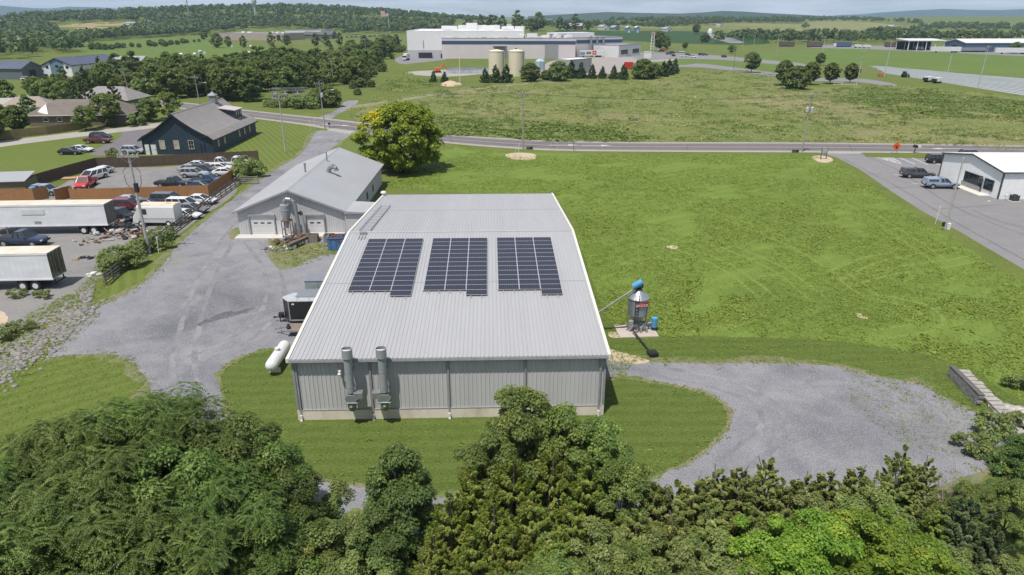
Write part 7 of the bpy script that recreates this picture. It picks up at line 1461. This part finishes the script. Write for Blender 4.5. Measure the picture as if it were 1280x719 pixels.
for px, py, s, k, lb in ((585, 41, 1.9, 'mid0', 'dark tree on the skyline behind the factory, leftmost of the tall group'), (601, 40, 2.3, 'midcone', 'pointed conifer on the skyline behind the factory'), (615, 41, 2.1, 'mid1', 'broad dark tree right of the pointed conifer'), (628, 41, 1.8, 'mid2', 'dark tree closing the tall group behind the factory'), (647, 38, 2.1, 'mid3', 'dark tree near the brick house above the factory'), (672, 39, 2.4, 'mid0', 'largest dark tree on the skyline right of the brick house'), (664, 40, 1.6, 'mid1', 'dark tree half behind the largest skyline tree'), (700, 38, 1.5, 'mid2', 'skyline tree beside the pink roofed house'), (719, 38, 1.7, 'mid3', 'tall skyline tree by the dark red barn'), (708, 38, 1.3, 'mid0', 'skyline tree left of the dark red barn'), (735, 38, 1.2, 'mid1', 'skyline tree right of the dark red barn'), (556, 41, 1.2, 'mid2', 'dark tree behind the cold store roof plant'), (487, 33, 1.4, 'mid2', 'dark tree behind the flagpole')):
    tree(k, P(px, py), lb, 'skyline_tree', 'tree', None, s)
# far woods that read as one mass
def far_wood(name, label, polys, n, seed, hmin=9, hmax=15, quads=46, leaf=3.0):
    rng = np.random.default_rng(seed); V, T_ = [], []
    for poly, m in zip(polys, n):
        pts = [P(*p) if len(p) == 2 else p for p in poly]; q = scatter_poly(pts, m, rng)
        for x, y in q:
            h = rng.uniform(hmin, hmax); r = h * rng.uniform(.36, .5); z = float(hz(x, y)); d = unit(rng.normal(size=(quads, 3))); d[:, 2] = np.abs(d[:, 2]) * 1.1 - .35
            cc = np.array([x, y, z + h * .5]) + d * np.array([r, r, h * .5]) * rng.uniform(.75, 1.05, (quads, 1))
            v, _ = leaf_quads(cc, unit(d + rng.normal(size=(quads, 3)) * .35), rng.normal(size=(quads, 3)), leaf * rng.uniform(.7, 1.3, quads) * h / 12, leaf * .75 * h / 12)
            V.append(v); T_.append(np.repeat(np.clip(rng.normal(.4, .25) + rng.normal(0, .13, quads), 0, 1), 4))
    V = np.concatenate(V); o = np_mesh(name, V, np.arange(len(V)).reshape(-1, 4), LM['far'], np.concatenate(T_)); return tag(o, label, None, None, 'stuff')
far_wood('far_woods', 'wooded slopes at the left of the skyline', [
    [(-60, 98), (0, 80), (55, 68), (100, 66), (110, 57), (75, 48), (70, 36), (40, 26), (-60, 26)], [(95, 50), (110, 53), (160, 49), (250, 43.5), (262, 45), (258, 38), (200, 35.5), (178, 38), (150, 43), (120, 48)],
    [(178, 34), (260, 42), (330, 36), (440, 40), (560, 38), (570, 30), (480, 29), (400, 26), (330, 24.5), (250, 24), (200, 26)], [(-1050, 1500, 0), (-800, 1350, 0), (-300, 1380, 0), (-60, 1560, 0), (-60, 1900, 0), (-560, 2050, 0), (-1000, 1900, 0)], [(60, 30), (72, 31), (100, 29), (180, 27.5), (200, 25), (100, 23), (40, 24)], [(430, 45), (500, 43), (560, 41), (560, 36), (440, 37)]], [800, 380, 800, 1700, 150, 120], 1)
far_wood('far_woods', 'tree belts and woods across the right of the skyline', [
    [(640, 37), (700, 36), (740, 38.5), (820, 37), (860, 34), (860, 31), (780, 33), (740, 30), (640, 30)], [(905, 50), (960, 55), (1000, 55.5), (1060, 56), (1130, 53), (1210, 52.5), (1330, 52), (1330, 48), (1180, 48), (1060, 47), (980, 48), (915, 46)],
    [(1150, 38.5), (1330, 40), (1330, 35), (1240, 33), (1150, 33)], [(930, 31), (1010, 29), (1050, 27.5), (1110, 28.5), (1150, 32.5), (1150, 29), (1060, 24), (930, 26)], [(860, 33), (760, 27), (900, 26), (1010, 28), (1000, 29.5), (930, 30)], [(1000, 36), (1006, 35.5), (1010, 37)], [(890, 54), (900, 55), (905, 51), (893, 50)], [(1080, 44), (1160, 40), (1166, 41), (1090, 46)]], [170, 330, 170, 190, 420, 4, 6, 40], 2, 8, 14)
# ------------------------------------------------------------------ grass, weeds, stones
def patchy(x, y, seed, lo=7, hi=45):
    rg = np.random.default_rng(seed); v = 0
    for k in range(9):
        a, w = rg.uniform(0, 6.28), rg.uniform(lo, hi) ** 1.0; v = v + np.sin((x * math.cos(a) + y * math.sin(a)) * 6.28 / w + rg.uniform(0, 6.28) + 1.3 * np.sin((x * math.sin(a) - y * math.cos(a)) * 4.1 / w))
    return v / 3
def tufts(name, label, pts, size, per, mat, seed, spread=.16, upb=.9, asp=.28, z=.0, tm=.45, patch=0.0, rows=None):
    rng = np.random.default_rng(seed); n = len(pts); pf = patchy(pts[:, 0], pts[:, 1], seed); sc = size * rng.lognormal(0, .35, n) * (1 + .35 * patch * pf); tm = tm + patch * .22 * pf
    if rows: tm = tm + rows[2] * np.sin((pts[:, 0] * math.cos(R(rows[0])) + pts[:, 1] * math.sin(R(rows[0])) + 1.2 * pf) * 6.283 / rows[1])
    p = np.repeat(np.c_[pts, np.full(n, z)], per, 0); s = np.repeat(sc, per); ph = rng.uniform(0, 6.283, n * per); out = np.c_[np.cos(ph), np.sin(ph), np.zeros(n * per)]
    tl = rng.uniform(.15, .9, n * per)[:, None]; al = unit(out * tl + np.array([0, 0, upb]) + rng.normal(size=out.shape) * .15)
    c = p + out * (s * spread / .3 * rng.uniform(.2, 1, n * per))[:, None] + al * (s * .5)[:, None]
    nr = unit(np.cross(al, np.cross(out, np.array([0, 0, 1.0]))) * .4 + rng.normal(size=out.shape) * .3 + np.array([0, 0, 1.1]))
    v, q = leaf_quads(c, nr, al, s, s * asp); tint = np.clip(np.repeat(rng.normal(0, .16, n) + tm, per) + rng.normal(0, .15, n * per), 0, 1)
    return tag(np_mesh(name, v, q, mat, np.repeat(tint, 4)), label, None, None, 'stuff')
def sub(poly, n, seed, near_bias=True):
    rng = np.random.default_rng(seed); q = scatter_poly(poly, n * 3, rng); d = np.hypot(q[:, 0], q[:, 1])
    w = 1 / d ** 1.2 if near_bias else np.ones(len(d)); return q[rng.choice(len(q), min(n, len(q)), False, w / w.sum())]
cl_ = sub(CLOVER, 64000, 1); cl_ = cl_[patchy(cl_[:, 0], cl_[:, 1], 77, 5, 30) > -.75 + RNG.normal(size=len(cl_)) * .25]
for q, _ in QTRACK[::2]:
    tp = np.array([(v.x, v.y) for v in smooth_poly([P(*p) for p in q], 24, 0, False)]); dd = np.min(np.hypot(cl_[:, None, 0] - tp[None, :, 0], cl_[:, None, 1] - tp[None, :, 1]), 1); cl_ = cl_[(np.abs(dd - .9) > .24) | (RNG.random(len(cl_)) < .45)]
tufts('clover_grass', 'uneven bright green clover and grass of the big field', cl_, .14, 5, LM['grass'], 1, .34, .35, .5, patch=.65, rows=(-32, 4.6, .14))
tufts('lawn_grass', 'short mown grass on the margins by the gravel', np.concatenate([sub(LAWNR, 9000, 2), sub(LAWNL, 7000, 3), sub(ISLAND, 9000, 4)]), .09, 4, LM['grass'], 2, .25, .8, .3, .01, .3)
tufts('meadow_weeds', 'tall weeds and rough grass of the meadow beyond the road', np.concatenate([sub(MEADOW, 20000, 5), sub([P(*p) for p in [(425, 150), (440, 135), (470, 120), (480, 100), (500, 85), (540, 104), (480, 126)]], 1500, 6)]), .33, 5, LM['weed'], 3, .34, .5, .45, patch=.9)
def ragged(parts):
    out = []
    for q in parts:
        q = q + RNG.normal(size=q.shape) * np.array([9, 7]) * RNG.random((len(q), 1)); q = q[in_poly(q, [(p.x, p.y) for p in MEADOW]) | (q[:, 1] > 260)]; out.append(q[patchy(q[:, 0], q[:, 1], 31, 6, 26) > -.25 + RNG.normal(size=len(q)) * .3])
    return np.concatenate(out)
mdw = sub(MEADOW, 8000, 16); mdw = mdw[patchy(mdw[:, 0], mdw[:, 1], 32, 8, 40) > .05 + RNG.normal(size=len(mdw)) * .3]
rgm = np.random.default_rng(8); mp2 = [P(*p) for p in [(560, 171), (640, 173.5), (760, 176), (760, 163), (640, 158), (560, 150)]]
tufts('meadow_thicket', 'dense green thicket of saplings along the far road verge', ragged([sub(mp2, 1500, 9), sub([P(*p) for p in [(1090, 108), (1300, 130), (1300, 150), (1150, 145), (1050, 128)]], 1300, 10), sub([P(*p) for p in [(480, 112), (560, 106), (560, 100), (500, 100)]], 250, 11)]), .62, 22, LM['oak'], 4, .7, .8, .5)
tufts('meadow_dark_weeds', 'scattered darker weeds standing in the meadow', mdw, .40, 14, LM['wood'], 7, .55, .9, .5)
EDGE = []
for poly, wd in ((GRAVEL, .9), (ISLAND, .7), (YARD, .8)):
    for p, q in zip(poly, poly[1:] + poly[:1]):
        d = (q - p).xy; n = int(d.length * (5 if p.length < 95 else 1.5)) + 1
        for k in range(n): t = RNG.random(); EDGE.append((p.x + d.x * t + RNG.normal() * wd * .45, p.y + d.y * t + RNG.normal() * wd * .45))
tufts('edge_weeds', 'ragged weeds along the gravel edges', np.array(EDGE), .13, 5, LM['weed'], 5, .3, .7, .35, .0, .35)
tufts('yard_weeds', 'patches of weeds in the yard and around the ditch', np.concatenate([sub(YARDVEG, 1300, 12), (lambda q: q + RNG.normal(size=q.shape) * 1.0)(sub([P(*p) for p in [(112, 382), (96, 376), (60, 404), (10, 445), (-20, 478), (0, 478), (50, 440), (104, 396)]], 900, 41)), sub([P(*p) for p in [(120, 345), (150, 330), (185, 318), (200, 312), (190, 290), (165, 300), (140, 320)]], 1500, 13), sub([P(*p) for p in [(335, 298), (430, 305), (420, 318), (370, 335), (340, 325)]], 500, 15)]), .16, 6, LM['weed'], 6, .3, .8, .35)
tufts('gravel_weeds', 'thin small weeds coming up through the east gravel', sub([P(*p) for p in [(1060, 462), (1100, 468), (1196, 506), (1262, 540), (1240, 575), (1130, 560), (1060, 500)]], 900, 14), .085, 5, LM['weed'], 9, .5, .5, .35, .015, .4)
for fp in POTS: v_, q_ = leaf_quads(RNG.normal(size=(60, 3)) * .2 + np.array([0, 0, .7]), RNG.normal(size=(60, 3)) + np.array([0, 0, .6]), RNG.normal(size=(60, 3)), .2, .12); np_mesh('plant', v_, q_, LM['oak'], np.repeat(RNG.random(60), 4), fp)
def stones(name, label, pts, smin, smax, mat, seed):
    rng = np.random.default_rng(seed); base = np.array([(x, y, z) for z in (-1, 1) for y in (-1, 1) for x in (-1, 1)], float); F = np.array([(0, 1, 3, 2), (4, 6, 7, 5), (0, 4, 5, 1), (2, 3, 7, 6), (0, 2, 6, 4), (1, 5, 7, 3)]); n = len(pts)
    b = base[None] * (1 + rng.normal(0, .22, (n, 8, 3))) * rng.uniform(smin, smax, (n, 1, 1)) * .5 * np.array([1, .8, .55]); a = rng.uniform(0, 6.28, n); c, s = np.cos(a)[:, None], np.sin(a)[:, None]
    v = np.stack([b[..., 0] * c - b[..., 1] * s, b[..., 0] * s + b[..., 1] * c, b[..., 2]], -1) + np.c_[pts, np.full(n, smin * .2)][:, None]
    return tag(np_mesh(name, v.reshape(-1, 3), (F[None] + (np.arange(n) * 8)[:, None, None]).reshape(-1, 4), mat, None), label, None, None, 'stuff')
q_ = sub(GRAVEL, 11000, 24); ins = in_poly(q_, [(p.x, p.y) for p in ISLAND]); ins |= (np.abs(q_[:, 0] - B0.x) < 13) & (q_[:, 1] > 43) & (q_[:, 1] < 92); NOTLAWN = q_[~ins]
m_stone = M('pale_limestone', (.34, .315, .29), .95, col2=(.19, .175, .165), nscale=1.2, lo=.3, hi=.7)
stones('ditch_stones', 'broken pale stones filling the ditch beside the yard', np.concatenate([(lambda q: q + RNG.normal(size=q.shape) * .9)(sub([P(*p) for p in [(108, 385), (96, 378), (70, 398), (40, 425), (0, 455), (-30, 480), (-10, 480), (25, 455), (60, 430), (100, 398)]], 1300, 21)), sub([P(*p) for p in [(108, 388), (100, 372), (120, 355), (112, 380)]], 120, 22)]), .12, .42, m_stone, 21)
stones('rubble', 'pale broken rubble at the end of the block wall', sub([P(*p) for p in [(1238, 500), (1262, 508), (1290, 518), (1290, 532), (1262, 535), (1245, 520)]], 90, 23), .25, .8, M('white_rubble', (.58, .54, .49), .95, col2=(.42, .38, .34), nscale=2), 23)
stones('gravel_stones', 'loose stones scattered over the gravel', NOTLAWN, .04, .1, M('gravel_stone', (.36, .36, .37), .95, col2=(.24, .24, .25), nscale=3), 24)
